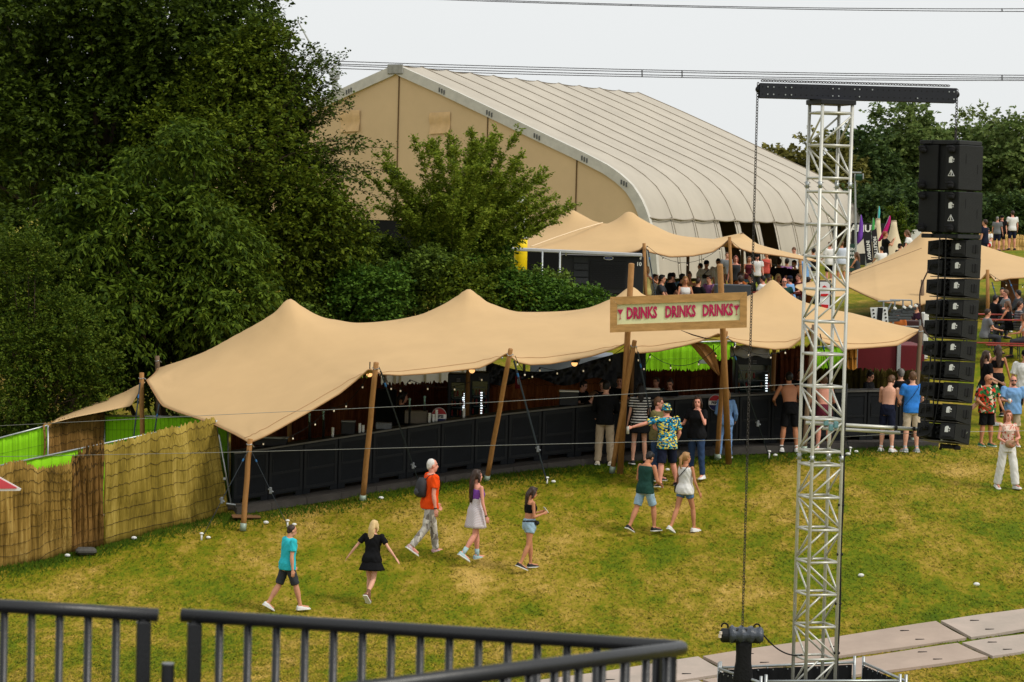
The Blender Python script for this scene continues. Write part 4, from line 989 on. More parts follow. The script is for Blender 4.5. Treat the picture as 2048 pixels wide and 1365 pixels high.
# inflatable column
c0 = gat(1037, 86); zt = P(1036, 389, 86).z; t = thing("inflatable_column", "tall white inflatable column with yellow bands behind the arching shrub", "inflatable", c0)
def colring(z, r, cx): return [Vector((cx + r * math.cos(q * math.pi / 8), 86 + r * math.sin(q * math.pi / 8), z)) for q in range(16)]
cx = c0.x; zs = [P(1036, y, 86).z for y in (496, 478, 470, 440, 425, 415, 408, 398, 391, 388)]; rs = [.2, .2, .195, .19, .18, .175, .165, .15, .12, .03]
m = MB(); m.loft([colring(c0.z, .2, cx)] + [colring(z, r, cx) for z, r in zip(zs[:2], rs[:2])]); m.build('base_sleeve', M("vivid_yellow", (240, 205, 10), .5, .05), t, True)
m = MB(); m.loft([colring(z, r, cx) for z, r in zip(zs[1:], [r * .99 for r in rs[1:]])]); m.build('tube', M("inflatable_white", (225, 225, 222), .5, .03), t, True)
m = MB(); m.loft([colring(zs[5] - .05, .187, cx), colring(zs[6] + .05, .18, cx)], False); m.build('band', MATS["vivid_yellow"], t, True)
m = MB(); m.bbox((cx + .13, 85.85, P(1046, 425, 86).z), (.08, .06, .25), .02); m.bbox((cx + .14, 85.83, P(1046, 462, 86).z), (.06, .06, .2), .02); m.build('orange_mark', M("orange_print", (235, 140, 30), .6, .1), t)

# ================================================================== FAR RIGHT: cone tents, flags, banners, van
m_cone = M("pale_cone_cloth", (206, 190, 158), .85, .05, 2)
for x, y0, Y, ht, wtop, wb, lb in ((1756, 439, 117, 1.9, .09, .62, "pale cone shaped tent left of the magenta flag"), (1788, 443, 114, 2.1, .1, .95, "pale cone shaped tent right of the magenta flag")):
    c = P(x, y0, Y); g = zg(c.x, Y); t = thing("cone_tent", lb, "tent", (c.x, Y, g), group="cone shaped tents on the hill")
    m = MB(); rr = []
    for k in range(12):
        f = k / 11; r = wtop + (wb - wtop) * (f ** 1.5) * 1.05; z = c.z + (g - c.z) * f
        rr.append([Vector((c.x + r * (1 + .05 * math.cos(6 * q * math.pi / 9)) * math.cos(q * math.pi / 9), Y + r * math.sin(q * math.pi / 9), z)) for q in range(18)])
    m.loft(rr); m.build('cloth', m_cone, t, True)
    MB().tube([c + Vector((0, 0, -.05)), c + Vector((0, 0, .04))], wtop * 1.05, 12).build('cap', M("cone_cap", (180, 165, 140), .8, .05), t)
t = thing("stall_tent", "white cloth stall below the purple flag", "tent", gat(1722, 112)); a = P(1714, 490, 112); g = gat(1722, 112)
m = MB(); m.loft([[P(x, y, Y_) for x, y in ((1713,492),(1727,478),(1731,476),(1733,507),(1714,508))] for Y_ in (112, 113.5)]); m.build('cloth', M("white_cloth", (215, 208, 195), .8, .05), t)
m = MB(); m.tube([P(1715,508,112), gat(1715,112)], .03, 6); m.tube([P(1732,507,112), gat(1732,112)], .03, 6); m.build('leg', m_steel, t)
for nm, pts, wd, col, lb in (("purple", ((1722,430),(1721,450),(1719,470),(1716,487)), (.03,.16,.2,.16), (112, 62, 168), "tall purple feather flag beside the truss tower"), ("green", ((1747,436),(1746,446),(1745,458),(1744,470)), (.02,.1,.13,.1), (70, 165, 80), "small green feather flag left of the cone tents"),
                     ("teal", ((1758.5,413),(1757.5,424),(1757,434),(1756,446)), (.02,.09,.08,.05), (80, 180, 180), "teal feather flag rising above the left cone tent"), ("magenta", ((1780,432),(1776,446),(1768,464),(1757,483)), (.03,.14,.2,.1), (190, 20, 110), "leaning magenta feather flag between the cone tents")):
    Y = {'purple': 113, 'green': 119, 'teal': 119.5, 'magenta': 112}[nm]; g = gat(pts[-1][0], Y)
    t = thing("feather_flag", lb, "flag", g, group="feather flags on the hill"); m = MB(); pp = [P(x, y, Y) for x, y in pts]
    m.loft([[p + Vector((-w_ * .3, 0, 0)), p + Vector((w_ * .2, -.02, 0)), p + Vector((w_ * .7, 0, 0)), p + Vector((w_ * .2, .02, 0))] for p, w_ in zip(pp, wd)]); m.build('cloth', M("flag_" + nm, col, .75, .12, 3), t, True)
    MB().tube([pp[0] + Vector((-.01, .03, 0)), pp[2] + Vector((-.03, .03, 0)), pp[-1] + Vector((-.03, .03, 0)), g], .018, 6).build('pole', m_steel, t)
for tl_, tr_, br_, bl_, txt, lb in (((1726,470),(1741,463),(1746,524),(1733,528),"INTEMOV","left of two black banners with vertical white lettering"),((1743,462),(1752,458),(1759,516),(1747,522),"MOLETTO","right of two black banners with vertical white lettering")):
    Y = 108; q = [P(*c, Y) for c in (tl_, tr_, br_, bl_)]; t = thing("banner", lb, "banner", gat((bl_[0] + br_[0]) / 2, Y))
    m = MB(); m.loft([q, [v + Vector((0, .03, 0)) for v in q]]); m.build('cloth', M("banner_black", (30, 27, 34), .7, .15), t)
    upv = (q[0] + q[1]) / 2 - (q[2] + q[3]) / 2; c = (q[0] + q[1]) / 2 * .42 + (q[2] + q[3]) / 2 * .58 + Vector((0, -.012, 0)); m = MB(); add_text(m, txt, c, -upv, Vector((upv.z, 0, -upv.x)), .17, bold=.006); m.build('lettering', m_white, t)
    m = MB(); m.tube([q[1] + Vector((0, .02, .05)), q[2] + Vector((0, .02, -.1))], .015, 6); m.build('pole', m_blk, t)
    m = MB(); m.tube([q[2] + Vector((0, .02, -.1)), gat(br_[0], Y)], .03, 6); m.build('foot', m_blk, t)
t = thing("fence_banner", "long black fence banner with white block letters behind the flags", "banner", gat(1735, 124)); m = MB(); a, b = P(1703, 446, 124), P(1790, 450, 124); gb = gat(1745, 124)
m.bbox(((a.x + b.x) / 2, 124, (a.z + gb.z) / 2), (b.x - a.x, .04, a.z - gb.z), .005); m.build('cloth', M("banner_black2", (25, 25, 27), .7, .15), t); m = MB(); add_text(m, "AMUTI", P(1730, 458, 123.96), (1, 0, 0), (0, 0, 1), .42, bold=.012); m.build('lettering', m_white, t)
t = thing("sign_board", "dark green sign board with white lettering right beside the truss tower", "sign", gat(1701, 104)); m = MB(); a, b = P(1694, 488, 104), P(1710, 488, 104); g = gat(1701, 104)
m.bbox(((a.x + b.x) / 2, 104, (a.z + g.z) / 2), (b.x - a.x, .05, a.z - g.z), .01); m.build('board', M("sign_green", (38, 66, 54), .7, .1), t)
m = MB(); add_text(m, "GIN", P(1703, 499, 103.95), (1, 0, 0), (0, 0, 1), .13, bold=.004); add_text(m, "MUL", P(1703, 507, 103.95), (1, 0, 0), (0, 0, 1), .13, bold=.004); add_text(m, "BAR", P(1703, 515, 103.95), (1, 0, 0), (0, 0, 1), .13, bold=.004); m.build('lettering', m_white, t)
t = thing("sign_board", "white sign board with a red bottle shape seen through the truss tower", "sign", gat(1650, 80)); m = MB()
q = [P(x, y, 80) for x, y in ((1636,561),(1663,561),(1662,618),(1637,612))]; m.loft([q, [v + Vector((0, .05, 0)) for v in q]]); m.build('frame', M("sign_frame_dark", (36, 34, 36), .6, .1), t)
q = [P(x, y, 79.97) for x, y in ((1640,564),(1660,564),(1659,616),(1640,611))]; m = MB(); m.loft([q, [v + Vector((0, .02, 0)) for v in q]]); m.build('board', M("sign_white", (220, 220, 222), .6, .04), t)
m = MB()
for poly in (((1643,580),(1645,574),(1649,571),(1653,574),(1655,580)), ((1642,588),(1657,588),(1657,593),(1641,593)), ((1641,609),(1657,610),(1656,618),(1650,618),(1644,614))):
    q = [P(x, y, 79.945) for x, y in poly]; m.loft([q, [v + Vector((0, .015, 0)) for v in q]])
m.build('emblem', M("sign_red", (200, 30, 35), .6, .05), t); m = MB(); m.tube([P(1638,615,80.05), gat(1638,80.05)], .03, 6); m.tube([P(1661,618,80.05), gat(1661,80.05)], .03, 6); m.build('leg', m_blk, t)
# floodlight mast
g = gat(1712, 112); t = thing("floodlight_mast", "thin floodlight mast with green lamp head behind the truss tower", "light mast", g); a = P(1710, 348, 112)
MB().tube([g, a], [.05, .035], 8).build('mast', m_steel, t); m = MB(); m.bbox(a + Vector((.0, 0, .05)), (.5, .1, .06), .01); m.build('crossbar', m_steel, t)
m = MB(); m.bbox(a + Vector((.16, -.1, -.14)), (.28, .16, .24), .03, Matrix.Rotation(R(20), 3, 'X')); m.build('lamp_head', M("lamp_green", (28, 70, 52), .5, .1), t); m = MB(); m.bbox(a + Vector((.3, -.12, -.1)), (.04, .2, .22), .01); m.build('visor', m_steel, t)
# van
Y = 132; g = gat(1815, Y); t = thing("parked_van", "white van parked behind the cone tents", "van", g); a, b = P(1798, 458, Y), P(1850, 458, Y); W_ = b.x - a.x; zt = a.z
m = MB(); m.loft([[Vector((a.x + x, Y + y, g.z + z)) for x, z in ((0,.35),(W_,.35),(W_,.9),(W_-.25,1.2),(W_-.8,zt-g.z),(.08,zt-g.z),(0,1.3))] for y in (0, 1.7)]); m.build('body', m_white, t)
m = MB(); m.loft([[Vector((a.x + x, Y - .01 + y, g.z + z)) for x, z in ((.12,1.15),(W_-.4,1.15),(W_-.85,zt-g.z-.18),(.18,zt-g.z-.18))] for y in (0, .02)]); m.build('window', M("van_glass", (18, 22, 26), .15, 0, spec=.6), t)
for x in (.45, W_ - .45):
    m = MB(); m.tube([(a.x + x, Y - .03, g.z + .32), (a.x + x, Y + .2, g.z + .32)], .32, 16); m.build('wheel', m_blk, t)
reed_fence([P(1958,463,130), P(1985,466,130), P(2010,469,130), P(2080,474,130)], [gat(1958,130), gat(2080,130)], "straw coloured low screen behind the men standing on the hill", M("straw_screen", (196, 160, 96), .9, .2, 8), .02, name="straw_screen", twines=2, seed=4)
t, a, b, zt, g = facing_box("wooden_board", "brown wooden board standing on the slope under the right upper tent", "board", 2003, 2038, 556, 86, .12, M("brown_board", (112, 76, 52), .8, .15, 4))
t.name = "wooden_board"; MB().tube([P(2011,560,85.9), gat(2009,85.5)], .03, 6).build('prop', m_polegrey, t)

# ================================================================== BEHIND THE BAR (seen under the canopy)
t, a, b, zt, g = facing_box("container", "white beige container glimpsed under the tent above the tap area", "container", 745, 972, 728, 74, 2.4, M("white_container", (205, 200, 186), .7, .12, 2))
for x in (790, 800, 850, 880, 925): MB().box(P(x, 765, 73.98), (.06, .03, 1.0)).build('rib', M("container_rib", (150, 140, 110), .7, .2), t)
t, a, b, zt, g = facing_box("container", "grey container roof glimpsed under the tent left of the sign posts", "container", 1062, 1232, 712, 74, 2.4, M("grey_container", (122, 128, 138), .7, .1, 2))
t, a, b, zt, g = facing_box("container", "dark red container wall behind the right end of the bar", "container", 1708, 1850, 690, 71.5, 2.4, M("dark_red_panel", (96, 16, 24), .6, .12, 2))
m = MB(); m.bbox(P(1711, 722, 71.45), (.1, .06, 1.0), .01); m.bbox(P(1797, 722, 71.45), (.1, .06, 1.0), .01); m.build('corner_post', m_steel, t)
reed_fence([P(1693,694,70.9), P(1713,694,70.9)], [gat(1693,70.9), gat(1713,70.9)], "short golden reed screen beside the dark red container", M("golden_reed", (190, 130, 50), .85, .25, 8, stretch=(14, 14, .5)), .02, twines=3, seed=6)
m_fr = M("fridge_black", (13, 14, 16), .4, .1, spec=.4); m_led = M("led_white", (250, 250, 245), .4, 0, emit=((235, 245, 250), 1.6)); m_glass = M("fridge_glass", (24, 40, 38), .08, .3, 3, spec=.7)
m_bot = M("bottles", (60, 90, 60), .3, .4, 12)
def fridge(x0, x1, ytop, Y, leds, l0, l1, lb):
    t, a, b, zt, g = facing_box("drinks_fridge", lb, "fridge", x0, x1, ytop, Y, .7, m_fr)
    m = MB(); m.bbox(P((x0 + x1) / 2, ytop + 62, Y - .01), ((x1 - x0) * mpp(Y) - .12, .03, 1.05), .01); m.build('door', m_glass, t)
    for px in leds:
        m = MB(); n = 12
        for k in range(n): m.box(P(px, l0 + (l1 - l0) * k / (n - 1), Y - .04), (.05, .02, .026))
        m.build('led_strip', m_led, t)
    m = MB()
    for k in range(4): m.box(P((x0 + x1) / 2, ytop + 30 + k * 19, Y - .03), ((x1 - x0) * mpp(Y) - .2, .015, .015))
    m.build('shelf_edge', M("shelf_edge", (110, 115, 115), .5, .1), t)
    for k in range(4):
        for q in range(5):
            if (k * 5 + q) % 4 == 3: continue
            c = P(x0 + 8 + q * (x1 - x0 - 16) / 4, ytop + 45 + k * 19, Y - .04); m = MB(); m.tube([c, c + Vector((0, 0, .09)), c + Vector((0, 0, .13))], [.022, .022, .01], 6)
            m.build('bottle', [m_bot, M("bottle_amber", (120, 70, 25), .3, .2), M("can_red", (130, 25, 25), .4, .1)][(k + q) % 3], t)
    m = MB()
    for k in range(3): m.box(P((x0 + x1) / 2 + 2, ytop + 10 + k * 2.6, Y - .012), (.09, .01, .012))
    m.build('logo', M("fridge_mark", (150, 150, 150), .5, 0), t)
fridge(896, 934, 748, 66.6, [927], 788, 832, "black drinks fridge with a lit strip, left one of the adjoining pair")
fridge(938, 980, 745, 66.8, [963], 786, 842, "black drinks fridge with a lit strip, right one of the adjoining pair")
fridge(1470, 1545, 712, 66.5, [1533], 751, 809, "wide black drinks fridge with a lit strip right of the denim jacket woman")
m = MB(); rr = []
for i in range(13):
    px = 1460 + i * 6.6; rr.append([P(px, 714 - 3 * math.sin(i), 66.4), P(px, 700 + 3 * math.sin(i * 1.3), 66.5), P(px, 694 - 4 * math.sin(math.pi * i / 12), 66.8), P(px, 694 - 4 * math.sin(math.pi * i / 12), 67.1), P(px, 714, 67.2)])
m.loft(rr); one("dust_sheet", m, M("white_sheet", (222, 222, 222), .7, .05), "white plastic sheet lying on top of the wide black fridge", "sheet", smooth=True)
def disc_sign(px, py, Y, r, lb, txt):
    c = P(px, py, Y); t = thing("round_sign", lb, "sign", (c.x, c.y, c.z - r)); n = 28
    def ringd(rad, y): return [c + Vector((rad * math.cos(q * 2 * math.pi / n), y, rad * 1.12 * math.sin(q * 2 * math.pi / n))) for q in range(n)]
    m = MB(); m.loft([ringd(r, .05), ringd(r, 0)]); m.build('rim', M("sign_rim", (170, 170, 165), .5, .05), t)
    def cap(z0, z1, y):
        pts = []
        for q in range(n + 1):
            a_ = -math.pi / 2 + q * 2 * math.pi / n; x, z = r * .94 * math.cos(a_), r * 1.05 * math.sin(a_); pts.append(c + Vector((x, y, max(z0 * r, min(z1 * r, z)))))
        return pts
    for nm, z0, z1, mt in (("red_field", .28, 1.2, M("sign_red_field", (150, 22, 28), .5, .05)), ("white_field", -.3, .26, M("sign_white_field", (215, 212, 205), .5, .05)), ("blue_field", -1.2, -.32, M("sign_blue_field", (22, 28, 80), .5, .05))):
        m = MB(); m.loft([cap(z0, z1, -.004), cap(z0, z1, -.012)]); m.build(nm, mt, t)
    m = MB(); add_text(m, txt, c + Vector((.0, -.014, -.02 * r)), (1, 0, 0), (0, 0, 1), r * .52, bold=.004); m.build('lettering', M("sign_ink", (16, 16, 30), .5, 0), t)
    m = MB(); m.tube([c + Vector((0, .03, -r)), c + Vector((0, .06, -r - .1))], .04, 8); m.build('stand', m_blk, t)
disc_sign(878, 833, 62.5, .17, "round red white and blue soft drink sign standing on the bar by the fridges", "PEPSI")
disc_sign(1431, 806, 63.2, .16, "round soft drink sign in the shade behind the denim jacket woman", "PEPSI")
# warm spot lamps
for px, py, Y, lb in ((739,748,60.5,"warm lit spotlight tucked under the tent edge at the second pole"),(944,741,65,"warm lit spotlight at the top of the inner mast by the fridges"),(1149,727,63,"round warm lit spotlight above the two bartenders"),(1427,712,66,"warm lit spotlight beside the lime cloth under the drinks sign")):
    c = P(px, py, Y); t = thing("spotlight", lb, "lamp", c - Vector((0, 0, .08)), group="warm spotlights under the bar tent")
    m = MB(); m.tube([c + Vector((.03, .14, .05)), c + Vector((0, .02, .01)), c], [.04, .07, .085], 14); m.build('housing', m_blk, t, True)
    m = MB(); m.tube([c + Vector((0, -.001, 0)), c + Vector((0, -.008, 0))], .07, 14); m.build('lens', M("warm_lens", (255, 205, 150), .4, 0, emit=((255, 190, 120), 1.3)), t)
    m = MB(); m.tube([c + Vector((0, .08, .05)), c + Vector((0, .08, .25))], .012, 6); m.build('bracket', m_blk, t)
# festoon strings along the tent edge
def festoon(pts, drop, nb, lb, lit=True):
    t = thing("festoon_string", lb, "string lights", pts[0]); path = []
    for a_, b_ in zip(pts, pts[1:]): path += sag(a_, b_, drop, 10)
    MB().tube(path, .007, 5).build('cable', m_cable, t)
    n = len(path)
    for k in range(nb):
        p = path[int((k + .5) / nb * (n - 1))]; m = MB(); m.tube([p, p - Vector((0, 0, .05))], .014, 6); m.build('socket', m_cable, t)
        m = MB(); m.ell(p - Vector((0, 0, .07)), (.018, .018, .024), None, 8, 6); m.build('bulb', M("festoon_bulb", (235, 225, 205), .3, 0, emit=((255, 225, 180), .15)), t, True)
festoon([P(512,880,59.6), P(660,815,60.2), P(742,738,60.3)], .25, 6, "string of bulbs along the tent edge above the left end of the bar")
festoon([P(758,734,59.9), P(820,760,61), P(1000,730,61)], .3, 7, "string of bulbs sagging under the tent edge in front of the fridges")
festoon([P(1030,712,60.2), P(1080,735,61), P(1255,690,61)], .25, 7, "string of bulbs below the tent edge above the bartenders")
festoon([P(1272,690,60.8), P(1300,708,61), P(1440,690,61.4)], .35, 5, "string of bulbs hanging in front of the lime cloth")
festoon([P(1455,676,61.4), P(1600,680,62)], .35, 4, "string of bulbs under the tent edge above the wide fridge")
festoon([P(1294,492,87.2), P(1456,482,88)], .6, 6, "string of bulbs across the front of the upper twin peaked tent")
festoon([P(1462,482,88), P(1640,515,90)], .5, 5, "string of bulbs along the right tail of the upper twin peaked tent")
festoon([P(1980,548,83.8), P(2090,552,84)], .3, 4, "string of bulbs under the right upper tent at the photo edge")

# things on the bar top ----------------------------------------------------------
m_cup = M("white_cups", (222, 222, 215), .5, .03)
for i, (px, k, lb) in enumerate(((860, 4, "white cup stack on the bar, left of the round sign"), (868, 3, "second white cup stack beside the round sign"), (874, 5, "tallest white cup stack in front of the round sign"), (666, 4, "white cup stack at the left tap area"), (720, 4, "leaning white cup stack near the tray rack"), (727, 3, "short white cup stack near the tray rack"), (929, 4, "white cup stack in front of the lit fridge pair"))):
    b = on_bar(px, .22); m = MB(); n = k
    for q in range(n): z = b.z + q * .05; m.tube([(b.x, b.y, z), (b.x, b.y, z + .055), (b.x, b.y, z + .06)], [.026, .034, .036], 10)
    one("cup_stack", m, m_cup, lb, "cups", group="white cup stacks on the bar", smooth=True)
for px, lb in ((622, "beer tap column at the far left of the bar"), (650, "second beer tap column near the left cup stack"), (823, "beer tap column with pale handle next to the bartender"), (853, "beer tap column left of the round sign")):
    b = on_bar(px, .4); t = thing("beer_tap", lb, "beer tap", b, group="beer taps on the bar")
    m = MB(); m.tube([b, b + Vector((0, 0, .38)), b + Vector((0, -.05, .42)), b + Vector((0, -.16, .4))], .03, 10); m.build('column', M("tap_chrome", (70, 72, 72), .3, .1, metal=.7), t, True)
    m = MB(); m.tube([b + Vector((0, -.15, .4)), b + Vector((0, -.17, .56))], [.014, .022], 8); m.ell(b + Vector((0, -.17, .57)), (.03, .03, .03)); m.build('handle', M("tap_handle_pale", (130, 165, 160), .5, .1), t, True)
def small_box(px, w_, h_, d_, lb, cat, mat, back=.35, top=None, name="crate"):
    b = on_bar(px, back); t = thing(name, lb, cat, b); m = MB(); m.bbox(b + Vector((0, 0, h_ / 2)), (w_, d_, h_), .01)
    m.build('body', mat, t)
    if top: m = MB(); m.bbox(b + Vector((0, 0, h_ + .016)), (w_ * 1.05, d_ * 1.05, .03), .006); m.build('lid', top, t)
    return t
small_box(1142, .42, .3, .3, "black crate with white lid beside the leaning bartender", "crate", m_blk, .35, m_white)
small_box(700, .3, .26, .25, "dark till with a tilted grey screen on the left part of the bar", "till", m_blk, .4, M("till_grey", (120, 122, 120), .5, .1), "till")
small_box(545, .7, .16, .3, "dark drip tray with pale edge at the left end of the bar", "tray", m_blk, .4, M("tray_edge", (140, 145, 140), .5, .1), "drip_tray")
small_box(770, .35, .14, .25, "stacked grey trays on the bar near the second pole", "tray", M("grey_tray", (95, 98, 100), .5, .2, 20), .3, None, "tray_stack")
small_box(838, .5, .28, .3, "pale metal cooler between the beer taps", "cooler", M("cooler_metal", (88, 80, 66), .5, .15), .5, None, "cooler")
small_box(1310, .3, .2, .25, "dark box with cups behind the man in the patterned shirt", "box", m_blk, .3, m_white, "box")
facing_box("shelf_rack", "dark rack of crates in the shade behind the second pole", "rack", 752, 792, 780, 66.5, .5, m_blkmatte)
b_ = P(1036, 765, 67.5); t = thing("fire_sign", "small red sign with white symbol on the brown reed wall", "sign", b_ - Vector((0, 0, .15))); m = MB(); m.bbox(b_, (.13, .02, .3), .004); m.build('plate', M("sign_red2", (150, 24, 22), .6, .05), t); m = MB(); m.box(b_ + Vector((0, -.014, .03)), (.04, .008, .1)); m.box(b_ + Vector((.02, -.014, -.03)), (.05, .008, .04)); m.build('symbol', m_white, t)

# ================================================================== DRINKS SIGN
sgY = 60.1
q = [P(1221,594,sgY), P(1493,585,sgY - .0), P(1494,655,sgY), P(1219,666,sgY)]
t = thing("drinks_sign", "wooden framed drinks sign with pink lettering on two timber posts", "sign", gat(1350, 60.3))
cen = (q[0] + q[1] + q[2] + q[3]) / 4; ux = ((q[1] - q[0]) + (q[2] - q[3])).normalized(); uy = ((q[0] - q[3]) + (q[1] - q[2])).normalized(); un = Vector((0, -1, 0))
Wd = ((q[1] - q[0]).length + (q[2] - q[3]).length) / 2; Hd = ((q[0] - q[3]).length + (q[1] - q[2]).length) / 2
m_plank = M("sign_planks", (168, 128, 74), .75, .18, 3, .2, 30, stretch=(1, 4, 4), rgb2=(180, 138, 84))
def sb(m, x0, x1, y0, y1, z0, z1, mit=0):
    """board in the sign plane; mit cuts the ends at 45 degrees"""
    ps = [(x0, y0), (x1, y0), (x1, y1), (x0, y1)]
    if mit == 1: ps = [(x0, y1), (x0 + (y1 - y0), y0), (x1 - (y1 - y0), y0), (x1, y1)]
    if mit == 2: ps = [(x0, y0), (x1, y0), (x1 - (y1 - y0), y1), (x0 + (y1 - y0), y1)]
    if mit == 3: ps = [(x0, y0), (x1, y0 + (x1 - x0)), (x1, y1 - (x1 - x0)), (x0, y1)]
    if mit == 4: ps = [(x0, y0 + (x1 - x0)), (x1, y0), (x1, y1), (x0, y1 - (x1 - x0))]
    m.loft([[cen + ux * x + uy * y + un * z for x, y in ps] for z in (z0, z1)])
bw = .165
for args in ((-Wd/2, Wd/2, Hd/2 - bw, Hd/2, 0, .05, 1), (-Wd/2, Wd/2, -Hd/2, -Hd/2 + bw, 0, .05, 2), (-Wd/2, -Wd/2 + bw*.9, -Hd/2 + .004, Hd/2 - .004, 0, .047, 3), (Wd/2 - bw*.9, Wd/2, -Hd/2 + .004, Hd/2 - .004, 0, .047, 4)):
    m = MB(); sb(m, *args); m.build('frame_board', m_plank, t)
m = MB(); sb(m, -Wd/2 + .01, -Wd/2 + .03, -Hd/2, Hd/2, -.12, -.001); sb(m, Wd/2 - .03, Wd/2 - .01, -Hd/2, Hd/2, -.12, -.001); sb(m, -Wd/2 + .04, Wd/2 - .04, -Hd/2 + .01, -Hd/2 + .03, -.12, -.001); sb(m, -Wd/2 + .04, Wd/2 - .04, Hd/2 - .03, Hd/2 - .01, -.12, -.001); m.build('box_side', m_plank, t)
m = MB(); rr = []
for i in range(49):
    x = -Wd/2 + .12 + (Wd - .24) * i / 48; rr.append([cen + ux * x + uy * (-Hd/2 + .13 + (Hd - .26) * k / 6) + un * (.004 + .006 * math.sin(i * .55 + .6 * math.sin(i * .3)) * math.sin(math.pi * k / 6 + .4)) for k in range(7)])
m.loft(rr, False, False); m.build('banner', M("cream_banner", (222, 216, 172), .7, .06, 2.5, rgb2=(206, 212, 160)), t, True)
m_pink = M("pink_print", (176, 28, 78), .6, .08, 4)
for i, xx in enumerate((-.268, .014, .287)):
    m = MB(); add_text(m, "DRINKS", cen + ux * (Wd * xx) + un * .016 + uy * .005, ux, uy, .33, bold=.013, ext=.003, xs=.56); m.build('lettering', m_pink, t)
for xx in (-.425, .425):
    c = cen + ux * (Wd * xx) + un * .016; m = MB()
    def pl_(ps): m.loft([[c + ux * x + uy * y + un * z for x, y in ps] for z in (0, .005)])
    pl_([(-.06, .1), (.06, .1), (.008, .0), (-.008, .0)]); pl_([(-.006, .0), (.006, .0), (.004, -.08), (-.004, -.08)]); pl_([(-.02, -.085), (.02, -.085), (.02, -.1), (-.02, -.1)]); pl_([(-.07, .118), (.07, .118), (.07, .112), (-.07, .112)])
    m.build('cocktail_glass', m_pink, t)
for a_, b_ in ((P(1263,528,60.25), hit(1240,944)), (P(1440,530,60.25), hit(1458,924))):
    MB().tube([b_ - Vector((0, 0, .1)), a_], [.07, .062], 12).build('post', m_pole, t, True)

# ================================================================== POWER LINES, FLAGPOLE
m_line = M("power_line", (58, 58, 62), .6, 0)
Yl = 300
for (y0, y1, y2), lb in (((119,141,151), "uppermost of four power lines crossing the sky in front of the hangar ridge"), ((125,145,155.5), "second of four power lines crossing the sky in front of the hangar ridge"), ((127,151,158.5), "third of four power lines crossing the sky in front of the hangar ridge"), ((133,155,161.5), "lowest of four power lines crossing the sky in front of the hangar ridge"),
                  ((-18,11,18), "upper one of the two power lines along the top of the photo"), ((-14,13.5,23.5), "lower one of the two power lines along the top of the photo")):
    pts = []
    c2 = np.polyfit([560, 1330, 2048], [y0, y1, y2], 2)
    for px in range(-300, 2500, 100): pts.append(P(px, float(np.polyval(c2, px)), Yl))
    one("power_line", MB().tube(pts, .045, 5), m_line, lb, "power line", group="overhead power lines")
m = MB()
for px, ya, yb in ((1284, 139, 154.5), (1364, 143, 156), (2004, 149, 161), (1262, 1, 9)): m.tube([P(px, ya + 2, Yl - .1), P(px, yb, Yl - .1)], .06, 5)
for i, (px, ya, yb, lb) in enumerate(((1284, 140, 154, "spacer clamp on the four power lines left of the black beam"), (1364, 142, 155, "spacer clamp on the four power lines above the hangar roof end"), (2004, 150, 161, "spacer clamp on the four power lines at the right edge"), (1262, 9, 12, "spacer clamp on the two top power lines"), (2004, 17, 23, "spacer clamp on the top power lines at the right edge"))):
    one("line_spacer", MB().tube([P(px, ya, Yl - .12), P(px, yb, Yl - .12)], .07, 5), m_line, lb, "spacer")
a = P(594, 40, 150); b = P(634, 112, 150); g = gat(655, 150); b2 = P(690, 190, 150)
m = MB(); m.tube([a, b, b2, Vector((b2.x + 1.6, 150, zg(b2.x + 1.6, 150)))], [.03, .06, .09, .14], 8); one("flagpole", m, M("pale_pole", (165, 168, 165), .5, .05), "thin pale leaning pole sticking out above the treetops left of the hangar", "pole")
a = P(670, 150, 150); m = MB(); m.bbox(a, (.5, .5, .5), .05); m.tube([a + Vector((0, 0, .2)), a + Vector((0, 0, .5))], .1, 8); m.tube([a, Vector((a.x, 150, zg(a.x, 150)))], .15, 8); one("lamp_mast", m, M("pale_pole", (0, 0, 0)), "white lamp mast just showing behind leaves left of the hangar ridge", "mast")
# ================================================================== TREES AND SHRUBS
def leaf_mat(name, rgb, rgb2, rough=.55, tr=.25):
    if name in MATS: return MATS[name]
    m = bpy.data.materials.new(name); m.use_nodes = True; n = m.node_tree.nodes; l = m.node_tree.links; b = n["Principled BSDF"]
    b.inputs['Roughness'].default_value = rough; b.inputs['Specular IOR Level'].default_value = .08
    g = n.new("ShaderNodeNewGeometry"); cr = n.new("ShaderNodeValToRGB"); e = cr.color_ramp.elements
    e[0].color = (*L3(rgb), 1); e[1].color = (*L3(rgb2), 1); l.new(g.outputs['Random Per Island'], cr.inputs[0]); l.new(cr.outputs[0], b.inputs['Base Color'])
    t = n.new("ShaderNodeBsdfTranslucent"); l.new(cr.outputs[0], t.inputs[0]); mx = n.new("ShaderNodeMixShader"); mx.inputs[0].default_value = tr
    l.new(b.outputs[0], mx.inputs[1]); l.new(t.outputs[0], mx.inputs[2]); l.new(mx.outputs[0], n["Material Output"].inputs[0])
    MATS[name] = m; return m
def norm(a): return a / (np.linalg.norm(a, axis=-1, keepdims=True) + 1e-9)
